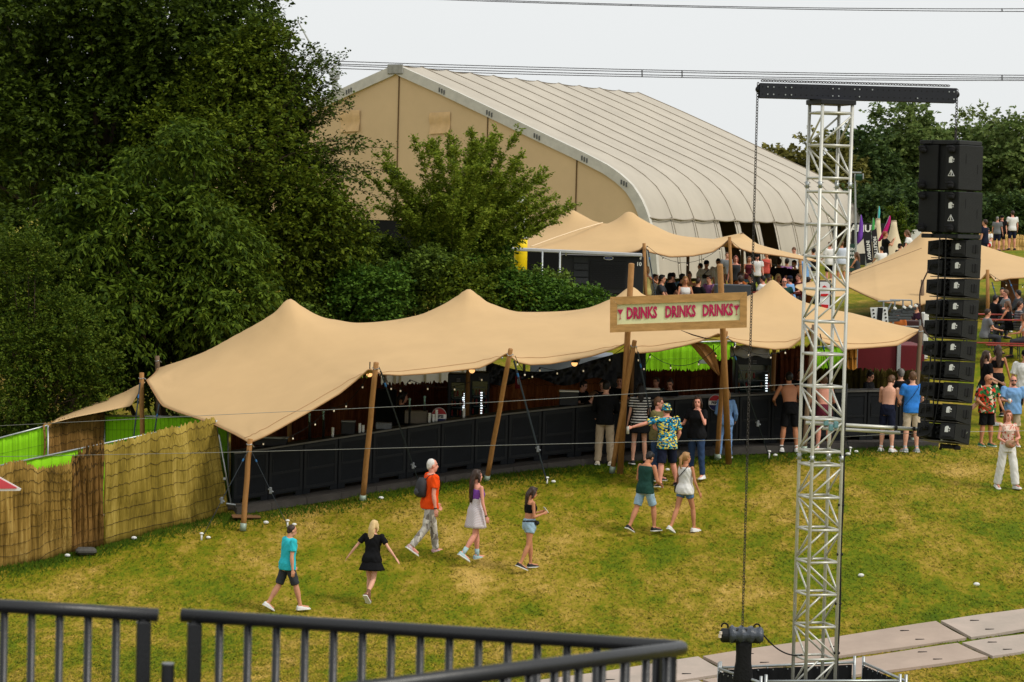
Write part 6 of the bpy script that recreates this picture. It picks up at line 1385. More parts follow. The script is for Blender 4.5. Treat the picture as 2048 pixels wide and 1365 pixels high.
def person(label, pos, rz, headpy=None, H=None, sex='m', skin='mid', p=None, top=None, bottom=None, shoes=None, hair=('short', 'dark'), build=1.0, near=True, group=None, extra=None, cup=None, curl=28, sit=None, Hlim=(1.5, 1.96)):
    p = p or {}; pos = Vector(pos)
    f0 = Fig(1.7, sex, p, build); k = (f0.top - f0.low) / 1.7
    if H is None: px = proj(pos)[0]; H = (P(px, headpy, pos.y).z - pos.z) / k; H = max(Hlim[0], min(Hlim[1], H))
    fig = Fig(H, sex, p, build); J = fig.J; low = fig.low
    if sit is not None: low = -sit
    t = thing("person", label, "person", pos, R(rz), group); WL[t.name] = Vector((0, 0, 0)); t['low'] = 0.0; del t['low']
    off = Vector((0, 0, -low)); fm = H / 1.75 * (1 if sex == 'm' else .9) * (.6 + .4 * build)
    def fin(m, name, mat, vox, parent=t, kind=None, wr=0.0):
        m.v = [(v[0], v[1], v[2] + off.z) for v in m.v]; o = m.build(name, mat, parent, True)
        if vox: PENDING.append((o, vox, kind, fig, off, wr))
        return o
    vb = .0075 if near else .019; vc = .0125 if near else .022
    # ---- body: one continuous skin
    m = MB(); fig.torso(m, -.06, .32, 0); h = fig.b
    for nm in 'LR':
        if sex == 'm': m.ell(J['sh' + nm], (.05 * fm, .05 * fm, .052 * fm)); fig.limb(m, 'sh' + nm, 'el' + nm, .048 * fm, .037 * fm, .004); m.ell(J['el' + nm], (.037 * fm,) * 3); fig.limb(m, 'el' + nm, 'wr' + nm, .038 * fm, .025 * fm, .006 * fm)
        else: m.ell(J['sh' + nm], (.042 * fm, .042 * fm, .045 * fm)); fig.limb(m, 'sh' + nm, 'el' + nm, .042 * fm, .034 * fm); m.ell(J['el' + nm], (.034 * fm,) * 3); fig.limb(m, 'el' + nm, 'wr' + nm, .034 * fm, .023 * fm, .003 * fm)
        fig.limb(m, 'hip' + nm, 'kn' + nm, .086 * fm if sex == 'm' else .094 * fm, .056 * fm); m.ell(J['kn' + nm], (.056 * fm,) * 3); fig.limb(m, 'kn' + nm, 'an' + nm, .054 * fm, .036 * fm, .012 * fm)
        a, fd, fu = J['an' + nm], J['ft' + nm], J['fu' + nm]; m.tube([a - fd * .03 * H, a + fd * .02 * H - fu * .015 * H, J['toe' + nm] + fu * .012 * H], [.036 * fm, .036 * fm, .026 * fm], 10); hand(m, fig, nm, curl, near)
    HR = fig.HR; hc = J['hc']; u = H
    def hp_(x, y, z): return hc + HR @ Vector((x * u, y * u, z * u))
    m.tube([J['nk'] - fig.T @ Vector((0, .0, .02 * u)), J['nk'] + fig.T @ Vector((0, 0, .01 * u)), hp_(0, -.008, -.035)], [.036 * u, .032 * u, .033 * u], 12)
    m.ell(hp_(0, -.006, .014), (.0435 * u, .053 * u, .056 * u), HR, 18, 12); m.ell(hp_(0, .014, -.026), (.034 * u, .038 * u, .043 * u), HR, 14, 10); m.ell(hp_(0, .03, -.052), (.018 * u, .016 * u, .014 * u), HR, 10, 8)
    m.tube([hp_(0, .047, .012), hp_(0, .058, -.012), hp_(0, .052, -.018)], [.006 * u, .009 * u, .008 * u], 8); m.ell(hp_(0, .044, .02), (.03 * u, .008 * u, .006 * u), HR, 10, 6)
    for sd in (-1, 1): m.ell(hp_(sd * .044, -.004, -.004), (.006 * u, .012 * u, .018 * u), HR, 8, 6)
    fin(m, 'body', [SK[skin], m_eye, m_lip], vb, kind='body')
    # ---- clothes
    if top:
        kd, mt = top[0], top[1]; o = dict(tee=(-.045, .305, .62, .022), polo=(-.05, .31, .66, .022), tank=(-.05, .288, 0, .021), long=(-.05, .31, 2, .02), hoodie=(-.06, .312, 2, .03), crop=(.15, .262, 0, .009), tube=(.02, .255, 0, .01), loose=(-.07, .305, .75, .026), sleeveless=(.03, .297, .12, .012), croptee=(.06, .3, .5, .014))[kd]
        z0, z1, sl_, g = o; g *= H / 1.75; m = MB(); fig.torso(m, z0, z1, g, .12 if z0 < 0 else 0)
        for nm in 'LR':
            fm2 = fm * (1 if sex == 'm' else .9)
            if sl_: m.ell(J['sh' + nm], (.052 * fm2 + g,) * 3)
            if kd in ('tank',): fig.limb(m, fig.tor((math.copysign(.06 * H, 1 if nm == 'R' else -1), .03 * H, .25 * H)), fig.tor((math.copysign(.055 * H, 1 if nm == 'R' else -1), -.03 * H, .27 * H)), .03 * fm, .03 * fm); 
            if kd in ('crop', 'tube'):
                for yy in (.05, -.045): pass
                s_ = 1 if nm == 'R' else -1; m.tube([fig.tor((s_ * .045 * H, .068 * H, .255 * H)), fig.tor((s_ * .05 * H, .02 * H, .308 * H)), fig.tor((s_ * .042 * H, -.045 * H, .28 * H)), fig.tor((s_ * .03 * H, -.058 * H, .25 * H))], .006, 6)
            if 0 < sl_ <= 1: fig.limb(m, 'sh' + nm, 'el' + nm, .050 * fm2 + g, .046 * fm2 + g * 1.3, f1=sl_)
            if sl_ == 2: fig.limb(m, 'sh' + nm, 'el' + nm, .05 * fm2 + g, .04 * fm2 + g); m.ell(J['el' + nm], (.04 * fm2 + g,) * 3); fig.limb(m, 'el' + nm, 'wr' + nm, .04 * fm2 + g, .027 * fm2 + g * .8, f1=.96)
        if kd == 'polo': m.tube([fig.tor((0, -.004 * H, .3 * H)), fig.tor((0, -.004 * H, .322 * H))], [.05 * H, .043 * H], 12)
        if kd == 'hoodie': m.ell(fig.tor((0, -.05 * H, .3 * H)), (.06 * H, .035 * H, .03 * H), None)
        fin(m, 'shirt' if kd not in ('crop', 'tube') else 'top', mt, vc, wr=.008 if near else 0)
    if bottom:
        kd, mt = bottom[0], bottom[1]; m = MB(); g = .012
        if kd in ('skirt', 'dress'):
            zt = bottom[3] if len(bottom) > 3 else .1; ln = bottom[2]; rr = []; tab = TOR_M if sex == 'm' else TOR_F
            for i in range(12):
                z = zt + (-ln - zt) * i / 11; zz = max(z, -.0); w, d, yo = [float(np.interp(zz, [q[0] for q in tab], [q[j] for q in tab])) for j in (1, 2, 3)]
                if z < .03: w, d = max(w, .097), max(d, .075)
                e = .006 + max(0, -z) * (bottom[4] if len(bottom) > 4 else .22) * H; r_ = fig.ringt(z, w, d, yo, e, 28)
                r_ = [v + Vector((v.x, v.y, 0)).normalized() * .012 * math.sin(j * 2 * math.pi / 28 * 7) * sm(-z * 6) for j, v in enumerate(r_)]
                rr.append(r_)
            m.loft(rr); fin(m, 'skirt' if kd == 'skirt' else 'dress', mt, 0)
        else:
            fr_ = bottom[2] if len(bottom) > 2 else 1; wide = bottom[3] if len(bottom) > 3 else 1.0; fig.torso(m, -.06, .085, .009)
            for nm in 'LR':
                r0 = (.088 if sex == 'm' else .094) * fm + g; r1 = .062 * fm * wide + g
                fig.limb(m, 'hip' + nm, 'kn' + nm, r0, r1 if fr_ > 1 else r1 + .012, f1=min(1, fr_))
                if fr_ > 1:
                    m.ell(J['kn' + nm], (r1,) * 3); fig.limb(m, 'kn' + nm, 'an' + nm, r1 * .98, (.046 * fm + g) * wide ** 1.3, f1=min(1.03, fr_ - 1))
            fin(m, 'shorts' if fr_ <= 1 else 'trousers', mt, vc, wr=.009 if near else 0)
    if shoes:
        for nm in 'LR':
            a, fd, fu = J['an' + nm], J['ft' + nm], J['fu' + nm]; sv = fd.cross(fu); m = MB(); rr = []
            for t_, w_, h_, b_ in ((-.045, .018, .03, .0), (-.038, .026, .05, 0), (0, .028, .052, 0), (.035, .029, .038, 0), (.075, .031, .026, 0), (.105, .025, .02, 0), (.118, .012, .012, 0)):
                c = a + fd * t_ * H - fu * .047 * H; k_ = H * (1 if sex == 'm' else .92); rr.append([c + sv * x * w_ * k_ * 1.1 + fu * y * h_ * H for x, y in ((-.9, 0), (-1, .3), (-.8, .8), (-.3, 1), (.3, 1), (.8, .8), (1, .3), (.9, 0))])
            m.loft(rr)
            if len(shoes) > 1 and shoes[1] == 'boot': m.tube([a - fu * .02 * H, a.lerp(J['kn' + nm], .3)], [.042 * fm, .05 * fm], 12)
            if len(shoes) > 1 and shoes[1] == 'sock': m.tube([a - fu * .01 * H, a.lerp(J['kn' + nm], .14)], [.039 * fm, .041 * fm], 12)
            o = fin(m, 'shoe', shoes[0] if isinstance(shoes, tuple) else shoes, 0)
            if near:
                m = MB(); rr = []
                for t_, w_ in ((-.047, .02), (-.04, .028), (0, .03), (.075, .033), (.105, .027), (.12, .013)):
                    c = a + fd * t_ * H - fu * .0475 * H; k_ = H * (1 if sex == 'm' else .92); rr.append([c + sv * x * w_ * k_ * 1.12 + fu * y * .011 * H for x, y in ((-1, 0), (-1, 1), (1, 1), (1, 0))])
                m.loft(rr); m.v = [(v[0], v[1], v[2] + off.z) for v in m.v]; m.build('sole', m_white if 'black' not in MATSN(shoes[0]) or True else m_blk, o)
    hk, hm = hair[0], HAIR[hair[1]] if isinstance(hair[1], str) else hair[1]; m = MB(); rg = random.Random(hash(label) % 1000 if False else len(label))
    if hk in ('short', 'long', 'pony', 'bun', 'crop'):
        g = .002 if hk == 'crop' else .009; m.ell(hp_(0, -.015, .019), ((.044 + g * .6) * u, (.05 + g * .5) * u, (.054 + g) * u), HR, 18, 12)
        if hk != 'crop': m.ell(hp_(0, .02, .058), (.034 * u, .024 * u, .016 * u), HR, 12, 8)
        m.ell(hp_(0, -.04, -.012), (.034 * u, .022 * u, .03 * u), HR, 12, 8)
    if hk == 'long':
        ln = hair[2] if len(hair) > 2 else .16; pts = [hp_(0, -.045, .03), hp_(0, -.062, -.03)]; z0 = pts[-1]
        for i in range(1, 6): pts.append(z0 + Vector((.004 * math.sin(i * 2), -.012 * u * (i / 5) , -ln * u * i / 5)) + fig.T @ Vector((0, -.004 * u, 0)))
        rr = []
        for i, q in enumerate(pts): 
            w_ = (.04, .047, .046, .043, .038, .03, .014)[i] * u; rr.append([q + HR @ Vector((w_ * math.cos(a), .024 * u * math.sin(a) * (1 - i * .07), 0)) for a in [j * math.pi / 7 for j in range(14)]])
        m.loft(rr)
        for sd in (-1, 1): m.tube([hp_(sd * .042, .005, .03), hp_(sd * .05, .0, -.02), hp_(sd * .05, -.01, -.07)], [.012 * u, .017 * u, .01 * u], 8)
    if hk == 'pony':
        ln = hair[2] if len(hair) > 2 else .16; q = hp_(0, -.066, .03); m.tube([hp_(0, -.05, .032), q, q + Vector((0, 0, -.03 * u)) + HR @ Vector((0, -.02 * u, 0)), q + Vector((0, 0, -ln * .6 * u)) + HR @ Vector((.005 * u, -.022 * u, 0)), q + Vector((0, 0, -ln * u)) + HR @ Vector((.008 * u, -.01 * u, 0))], [.014 * u, .016 * u, .022 * u, .02 * u, .006 * u], 10)
    if hk == 'bun': m.ell(hp_(0, -.05, .07), (.026 * u,) * 3, HR, 12, 8)
    if hk in ('cap', 'bucket'):
        hh = HAIR[hair[2]] if len(hair) > 2 else HAIR['dark']; m2 = MB(); m2.ell(hp_(0, -.022, -.004), (.048 * u, .044 * u, .05 * u), HR, 14, 10); fin(m2, 'hair', hh, 0)
        rr = []
        for z, w_, d_ in ((.012, .051, .061), (.045, .05, .058), (.066, .04, .046), (.076, .018, .02)): rr.append([hp_(w_ * math.cos(a), -.004 + d_ * math.sin(a), z) for a in [j * math.pi / 10 for j in range(20)]])
        m.loft(rr)
        if hk == 'cap': m.loft([[hp_(x * .036, .05 + y * .055 * (1 - .35 * x * x), .014 - y * .012) for x in (-1, -.5, 0, .5, 1)] + [hp_(x * .036, .05 + y * .055 * (1 - .35 * x * x), .009 - y * .012) for x in (1, .5, 0, -.5, -1)] for y in (0, .5, 1)])
        else: m.loft([[hp_(w_ * math.cos(a), -.004 + d_ * math.sin(a), z) for a in [j * math.pi / 10 for j in range(20)]] for z, w_, d_ in ((.02, .052, .062), (-.008, .068, .078), (-.011, .066, .076), (.014, .05, .06))])
        fin(m, 'hat' if hk == 'bucket' else 'cap', hm, 0)
    elif hk != 'bald' and m.v: fin(m, 'hair', hm, .009 if near else .016, wr=.006 if near else 0)
    if extra and 'beard' in extra: m = MB(); m.ell(hp_(0, .022, -.046), (.032 * u, .03 * u, .024 * u), HR, 12, 8); fin(m, 'beard', HAIR['brown'], 0)
    if extra and 'shades' in extra:
        m = MB()
        for sd in (-1, 1): m.ell(hp_(sd * .019, .05, .006), (.016 * u, .006 * u, .011 * u), HR, 10, 6); m.tube([hp_(sd * .034, .045, .008), hp_(sd * .047, .0, .006)], .0025 * u, 5)
        m.tube([hp_(-.01, .054, .009), hp_(.01, .054, .009)], .0025 * u, 5); fin(m, 'sunglasses', M("lens_black", (10, 10, 12), .15, 0, spec=.6), 0)
    if extra and 'shades_up' in extra:
        m = MB()
        for sd in (-1, 1): m.ell(hp_(sd * .019, .026, .074), (.016 * u, .01 * u, .007 * u), HR, 10, 6)
        fin(m, 'sunglasses', M("lens_black", (10, 10, 12), .15, 0, spec=.6), 0)
    if extra and 'watch' in extra: m = MB(); c = J['wrR'] - J['fdR'] * .02; m.tube([c, c + J['fdR'] * .022], .03 * fm, 10); fin(m, 'wristband', m_blk, 0)
    W = Matrix.Translation(pos) @ Matrix.Rotation(R(rz), 4, 'Z')
    fig.world = lambda v: W @ (Vector(v) + off); fig.wdir = lambda v: (W.to_3x3() @ Vector(v)); fig.thing = t
    return fig
def MATSN(m): return m.name
def finish_people():
    for o, vox, *_ in PENDING:
        md = o.modifiers.new('fuse', 'REMESH'); md.mode = 'VOXEL'; md.voxel_size = vox; md.use_smooth_shade = True
    dg = bpy.context.evaluated_depsgraph_get(); dg.update()
    for o, vox, kind, fig, off, wr in PENDING:
        me = bpy.data.meshes.new_from_object(o.evaluated_get(dg)); o.modifiers.clear(); old = o.data; n = len(me.vertices); co = np.empty(n * 3, np.float32); me.vertices.foreach_get('co', co); co = co.reshape(-1, 3)
        ed = np.empty(len(me.edges) * 2, np.int32); me.edges.foreach_get('vertices', ed); ed = ed.reshape(-1, 2); deg = np.bincount(ed.ravel(), minlength=n)[:, None].clip(1)
        for _ in range(3 if kind == 'body' else 4):
            s_ = np.zeros_like(co); np.add.at(s_, ed[:, 0], co[ed[:, 1]]); np.add.at(s_, ed[:, 1], co[ed[:, 0]]); co = co * .5 + .5 * s_ / deg
        if wr:
            q = co.astype(np.float64); ph = (len(o.name) + n) % 7
            d = np.sin(q[:, 2] * 46 + 5 * np.sin(q[:, 0] * 17 + ph) + 4 * np.sin(q[:, 1] * 14)) * .5 + np.sin(q[:, 2] * 21 - q[:, 0] * 33 + 3 * np.sin(q[:, 1] * 23 + ph)) * .6
            c0 = q.mean(0); nr = q - c0; nr[:, 2] = 0; nr /= np.linalg.norm(nr, axis=1, keepdims=True) + 1e-6; co = (q + nr * (d * wr * .7)[:, None]).astype(np.float32)
        me.vertices.foreach_set('co', co.ravel())
        if not me.materials:
            for mt in old.materials: me.materials.append(mt)
        if kind == 'body':
            hc = np.array(fig.J['hc'] + off); Ri = np.array(fig.HR.inverted()); npoly = len(me.polygons); cen = np.empty(npoly * 3, np.float32); me.update(); me.polygons.foreach_get('center', cen); l = (cen.reshape(-1, 3) - hc) @ Ri.T / fig.H
            mi = np.zeros(npoly, np.int32); eye = (abs(abs(l[:, 0]) - .0175) < .008) & (abs(l[:, 2] - .004) < .0045) & (l[:, 1] > .03); brow = (abs(abs(l[:, 0]) - .0185) < .011) & (abs(l[:, 2] - .018) < .003) & (l[:, 1] > .03); lip = (abs(l[:, 0]) < .013) & (abs(l[:, 2] + .037) < .004) & (l[:, 1] > .03)
            mi[eye | brow] = 1; mi[lip] = 2; me.polygons.foreach_set('material_index', mi)
        me.polygons.foreach_set('use_smooth', np.ones(len(me.polygons), bool)); me.update(); me.name = o.name; o.data = me; bpy.data.meshes.remove(old)
    PENDING.clear()

# ---- wardrobe
c_black = cloth("black", (20, 20, 22)); c_navy = cloth("navy", (26, 30, 48)); c_white = cloth("white", (218, 216, 212), .05); c_turq = cloth("turquoise", (52, 184, 196), .08); c_dgrey = cloth("dark_grey", (58, 60, 64)); c_orange = cloth("orange", (232, 76, 20), .08)
c_camo = pattern_mat("camo_grey", [(188, 182, 172), (150, 146, 138), (204, 198, 188), (120, 112, 104), (172, 166, 158)], 14, stretch=(1, 1, .7)); c_green = cloth("dark_green", (34, 66, 58), .1); c_pale = cloth("pale_denim", (150, 176, 194), .12); c_denim = cloth("denim_blue", (84, 112, 146), .16); c_jean = cloth("jeans_dark", (44, 62, 92), .16); c_ljean = cloth("jeans_light", (112, 146, 192), .14)
c_khaki = cloth("khaki", (112, 104, 66)); c_beige = cloth("beige", (166, 148, 124), .08); c_tan = cloth("sand", (188, 172, 148), .06); c_purple = cloth("mauve", (138, 96, 142)); c_maroon = cloth("maroon", (82, 30, 38)); c_grey = cloth("grey", (112, 114, 116)); c_lblue = cloth("light_blue", (118, 160, 206), .08); c_blue = cloth("bright_blue", (52, 122, 204), .08); c_wine = cloth("wine", (100, 40, 54)); c_pinkp = cloth("violet", (124, 70, 160)); c_lime = cloth("pale_yellow", (190, 178, 110)); c_rust = cloth("rust", (176, 96, 44))
c_haw = pattern_mat("pattern_blue_yellow", [(28, 120, 160), (220, 196, 60), (20, 34, 50), (60, 160, 180), (20, 40, 60), (228, 210, 90), (30, 96, 130)], 24, stretch=(1, 1, 1.6)); c_flor = pattern_mat("pattern_floral", [(176, 40, 36), (30, 84, 48), (214, 196, 170), (44, 110, 60), (200, 70, 40), (24, 54, 36)], 17); c_print = pattern_mat("pattern_red_white", [(206, 176, 160), (190, 84, 66), (222, 200, 186), (214, 188, 172)], 30)
c_stripe = stripe_mat("stripe_black_white", (18, 18, 20), (206, 204, 200), 17, .62); c_croch = stripe_mat("crochet_white", (206, 200, 204), (184, 164, 166), 34, .66, .5)
s_white = M("shoe_white", (214, 212, 208), .6, .06); s_black = M("shoe_black", (22, 22, 24), .6, .1); s_grey = M("shoe_grey", (150, 156, 158), .6, .15, 14); s_orange = M("shoe_orange_grey", (206, 84, 50), .6, .3, 9, rgb2=(160, 160, 165)); s_brown = M("shoe_brown", (112, 78, 58), .7, .1); s_aqua = M("shoe_pale_blue", (160, 186, 190), .7, .08); s_cream = M("shoe_cream", (200, 190, 168), .7, .06); s_green = M("shoe_green", (24, 116, 84), .6, .1)
WALK = "people walking across the grass in the foreground"; BARG = "customers standing at the bar"; STAFF = "bar staff behind the counter"; UP = "people in the upper beer garden"; RG = "people at the red picnic tables on the right"; HILL = "people on the hill at the upper right"

f = person("man in turquoise polo shirt and dark grey shorts striding right", hit(573, 1222), -62, 1050, skin='mid', p=dict(lR=(20,2,6), lL=(-18,2,14), aR=(-6,7,12), aL=(14,8,25), head=(14,0), lean=4), top=('polo', c_turq), bottom=('shorts', c_dgrey, .95), shoes=(s_white,), hair=('crop', 'dark'), build=1.06, group=WALK)
f = person("blonde woman in black with both arms held out from her sides", hit(742, 1208), -18, 1042, sex='f', skin='fair', p=dict(lL=(9,-2,16), lR=(-10,-3,38), aL=(-12,36,14), aR=(-6,38,12), lean=7, head=(4,12)), top=('tee', c_black), bottom=('dress', c_black, .125, .1, .42), shoes=(s_brown, 'boot'), hair=('long', 'blond', .19), build=1.06, group=WALK, curl=10)
f3 = person("white haired man in orange t-shirt and pale camouflage trousers", hit(857, 1109), -70, 918, skin='pink', p=dict(lL=(15,2,6), lR=(-13,2,26), aR=(-4,7,14), aL=(16,8,20), lean=3), top=('tee', c_orange), bottom=('trousers', c_camo, 2, 1.05), shoes=(s_orange,), hair=('crop', 'white'), build=1.05, group=WALK, extra=('watch',))
f4 = person("woman in white crochet dress with long dark hair to her waist", hit(950, 1121), -60, 940, sex='f', skin='pink', p=dict(lL=(10,1,6), lR=(-10,1,26), aR=(2,9,12), aL=(8,8,16)), top=('crop', c_pinkp), bottom=('dress', c_croch, .165, .17, .16), shoes=(s_aqua, 'boot'), hair=('long', 'dark', .26), build=1.08, group=WALK, extra=('watch',))
f5 = person("woman in black crop top and denim shorts looking down at her phone", hit(1057, 1139), -66, 975, sex='f', skin='tan', p=dict(lL=(10,2,6), lR=(-9,2,16), aR=(2,6,104,14), aL=(6,8,100,16), head=(20,0)), top=('crop', c_black), bottom=('shorts', c_pale, .38), shoes=(s_black,), hair=('long', 'dark', .15), group=WALK, extra=('shades_up',))
f6 = person("man in dark green tank top and pale denim shorts walking away", hit(1288, 1065), -46, 905, skin='tan', p=dict(lL=(-18,3,8), lR=(22,3,20), aR=(12,14,62,30), aL=(8,14,62,30), head=(28,0), lean=5), top=('tank', c_green), bottom=('shorts', c_pale, .86), shoes=(s_black,), hair=('short', 'black'), build=1.07, group=WALK)
f7 = person("woman in white tank top and blue denim shorts with fair ponytail", hit(1368, 1066), -42, 905, sex='f', skin='tan', p=dict(lL=(-18,2,8), lR=(20,3,16), aR=(6,11,18), aL=(2,10,22), head=(0,20)), top=('tank', c_white), bottom=('shorts', c_denim, .4), shoes=(s_white,), hair=('pony', 'dblond', .17), build=1.05, group=WALK)
f8 = person("man in blue and yellow patterned shirt and matching bucket hat", hit(1332, 976), 22, 808, skin='pink', p=dict(lL=(-3,6,4), lR=(12,12,14), aL=(14,72,16), aR=(6,16,40,40), lean=6, head=(4,-14)), top=('loose', c_haw), bottom=('shorts', c_navy, 1.0, 1.2), shoes=(s_black,), hair=('bucket', c_haw, 'brown'), build=1.14, group=BARG, curl=45)
f9 = person("man in khaki t-shirt and jeans smiling beside the patterned shirt man", hit(1312, 962), -118, 795, skin='pink', p=dict(aL=(16,10,74,20), aR=(8,8,60,20), head=(6,-10)), top=('tee', c_khaki), bottom=('trousers', c_jean, 2), shoes=(s_black,), hair=('short', 'brown'), group=BARG)
f10 = person("laughing woman in black top and jeans with a hand at her face", hit(1391, 958), 150, 793, sex='f', skin='pink', p=dict(aL=(34,16,146,10), aR=(8,24,72,-20), head=(6,-20), lL=(2,5,3), lR=(-2,4,3)), top=('tee', c_black), bottom=('trousers', c_jean, 2, 1.1), shoes=(s_white,), hair=('long', 'dark', .12), build=1.05, group=BARG, extra=('shades_up',), curl=40)
person("man in black sweater and beige cargo trousers at the bar", hit(1208, 931), -6, 763, skin='fair', p=dict(aR=(26,10,60,24), aL=(26,10,60,24), lean=4, head=(10,0)), top=('long', c_black), bottom=('trousers', c_beige, 2, 1.2), shoes=(s_cream,), hair=('short', 'black'), group=BARG)
person("woman in black and white striped top and short black skirt", hit(1277, 929), 6, 768, sex='f', skin='fair', p=dict(aL=(4,8,10), aR=(16,10,50,20)), top=('tee', c_stripe), bottom=('skirt', c_black, .14, .1, .36), shoes=(s_black,), hair=('long', 'black', .12), group=BARG)
person("woman in light denim jacket and jeans behind the right sign post", hit(1449, 917), -8, 778, sex='f', skin='fair', p=dict(aR=(6,16,40,30), aL=(14,12,60,20)), top=('hoodie', c_ljean), bottom=('trousers', c_ljean, 2), shoes=(s_white,), hair=('long', 'dblond', .1), group=BARG)
person("shirtless man in black shorts with white hems leaning on the bar", hit(1578, 904), 8, 746, skin='tan', p=dict(lean=20, aL=(30,24,70,20), aR=(34,18,70,20), head=(0,10), lL=(4,5,3), lR=(2,5,4)), bottom=('shorts', c_black, .9), shoes=(s_white, 'sock'), hair=('short', 'black'), group=BARG)
person("shirtless person in wine red shorts partly hidden by the truss tower", hit(1646, 904), 4, 752, skin='pink', p=dict(lean=14, aL=(30,18,60,20), aR=(34,14,60,20)), bottom=('shorts', c_wine, .9), shoes=(s_white, 'sock'), hair=('short', 'brown'), group=BARG)
person("shirtless man in navy shorts with head bowed at the right end of the bar", hit(1773, 904), -32, 752, skin='fair', p=dict(lean=8, aL=(22,12,74,24), aR=(18,10,76,24), head=(26,0)), bottom=('shorts', c_navy, 1.0), shoes=(s_white, 'sock'), hair=('short', 'brown'), group=BARG)
f17 = person("man in bright blue t-shirt and white shorts with a shoulder strap", hit(1821, 905), 14, 744, skin='fair', p=dict(aL=(12,12,60,20), aR=(14,14,60,20), head=(8,10)), top=('tee', c_blue), bottom=('shorts', c_tan, .94), shoes=(s_grey, 'sock'), hair=('short', 'brown'), group=BARG)
person("grey haired man in black standing between the shirtless man and the blue t-shirt", gat(1797, 65.6), 20, 738, skin='fair', top=('tee', c_black), bottom=('trousers', c_dgrey, 2), shoes=(s_black,), hair=('short', 'grey'), group=BARG)
# staff
person("bartender leaning over the counter with a white cloth, brown hair tied back", gat(1157, 63.3), -112, 782, sex='f', skin='fair', p=dict(lean=34, aL=(40,10,70,10), aR=(36,12,74,10), head=(10,0)), top=('tee', c_black), bottom=('trousers', c_black, 2), shoes=(s_black,), hair=('pony', 'brown', .08), group=STAFF)
person("dark haired bartender standing right behind the leaning one", gat(1161, 64.3), -120, 762, skin='fair', p=dict(head=(16,0), aL=(14,10,60), aR=(14,10,60)), top=('tee', c_black), bottom=('trousers', c_black, 2), shoes=(s_black,), hair=('short', 'black'), group=STAFF)
person("dim bartender in black at the taps behind the second pole", gat(800, 63.6), -75, 784, sex='f', skin='mid', p=dict(aL=(20,10,60), aR=(30,10,50), head=(12,0)), top=('tee', c_black), bottom=('trousers', c_black, 2), shoes=(s_black,), hair=('long', 'black', .1), group=STAFF)
person("bartender with dark bun and black polo at the right end of the bar", gat(1729, 65.9), -126, 744, sex='f', skin='mid', p=dict(aL=(22,10,62,10), aR=(26,10,60,10), head=(12,0), lean=8), top=('polo', c_black), bottom=('trousers', c_black, 2), shoes=(s_black,), hair=('bun', 'black'), group=STAFF, extra=('watch',))
person("bartender in black hidden in shade behind the shirtless man", gat(1598, 65.2), 168, 738, skin='mid', p=dict(head=(10,0)), top=('tee', c_black), bottom=('trousers', c_black, 2), shoes=(s_black,), hair=('short', 'black'), group=STAFF)
person("dark haired man in black across the counter from the beige trousers", gat(1203, 63.8), 165, 760, skin='fair', p=dict(aL=(24,10,70,10), aR=(24,10,70,10), head=(16,0)), top=('tee', c_black), bottom=('trousers', c_black, 2), shoes=(s_black,), hair=('short', 'black'), group=STAFF)
person("shadowed bartender in black between the leaning pole and the sheet", gat(1236, 64.9), 170, 754, skin='mid', top=('tee', c_black), bottom=('trousers', c_black, 2), shoes=(s_black,), hair=('short', 'dark'), group=STAFF)
person("bartender in dark patterned shirt behind the khaki t-shirt man", gat(1309, 64.8), 150, 768, skin='mid', top=('tee', pattern_mat("pattern_dark", [(44, 54, 58), (84, 96, 96), (30, 34, 38), (60, 70, 74)], 26)), bottom=('trousers', c_black, 2), shoes=(s_black,), hair=('short', 'dark'), group=STAFF)
person("woman bartender in black in the shade behind the patterned shirt", gat(1337, 64.4), 160, 772, sex='f', skin='mid', p=dict(aL=(20,10,60), aR=(20,10,60), head=(14,0)), top=('tee', c_black), bottom=('trousers', c_black, 2), shoes=(s_black,), hair=('bun', 'dark'), group=STAFF)
# group on the right
f19 = person("bald man in red and green floral shirt beside the hanging speakers", hit(1972, 893), -158, 749, skin='tan', p=dict(aR=(4,16,62,40), aL=(6,14,20), head=(0,-38)), top=('loose', c_flor), bottom=('shorts', c_black, .98, 1.15), shoes=(s_green,), hair=('bald', 'grey'), build=1.16, group=RG, extra=('shades',))
f20 = person("man in light blue t-shirt and sunglasses holding a white cup", gat(2023, 67.6), 176, 752, skin='pink', p=dict(aR=(16,12,82,30), aL=(4,12,16)), top=('loose', c_lblue), bottom=('shorts', c_tan, 1.0, 1.1), shoes=(s_white,), hair=('crop', 'brown'), build=1.16, group=RG, extra=('shades', 'beard'), curl=60)
f21 = person("red haired woman in white wide trousers with a tan belt bag", hit(2012, 979), -164, 821, sex='f', skin='pink', p=dict(lL=(10,6,6), lR=(-6,4,8), aL=(18,14,82,40), aR=(4,12,70,50), head=(-2,10)), top=('sleeveless', c_print), bottom=('trousers', c_white, 2, 1.5), shoes=(s_white,), hair=('long', 'auburn', .17), group=RG)
person("woman seen from behind with long dark hair and black top", gat(1992, 72.5), 4, 691, sex='f', skin='tan', p=dict(aL=(2,16,14), aR=(2,18,14)), top=('crop', c_black), bottom=('trousers', c_black, 2), shoes=(s_black,), hair=('long', 'dark', .22), group=RG)
person("man in white t-shirt and black cap at the right edge of the photo", gat(2046, 71), 172, 684, skin='mid', p=dict(aR=(4,14,14), aL=(8,16,50,30)), top=('loose', c_white), bottom=('shorts', c_black, 1.0, 1.1), shoes=(s_black,), hair=('cap', c_black, 'dark'), group=RG)
person("woman in white dress walking half hidden by the speaker column", gat(1969, 71.5), -72, 702, sex='f', skin='fair', p=dict(lL=(-20,2,30), lR=(18,2,8), aL=(10,10,60), aR=(6,10,60)), top=('tee', c_black), bottom=('dress', c_white, .2, .12, .3), shoes=(s_white,), hair=('long', 'dark', .14), group=RG)
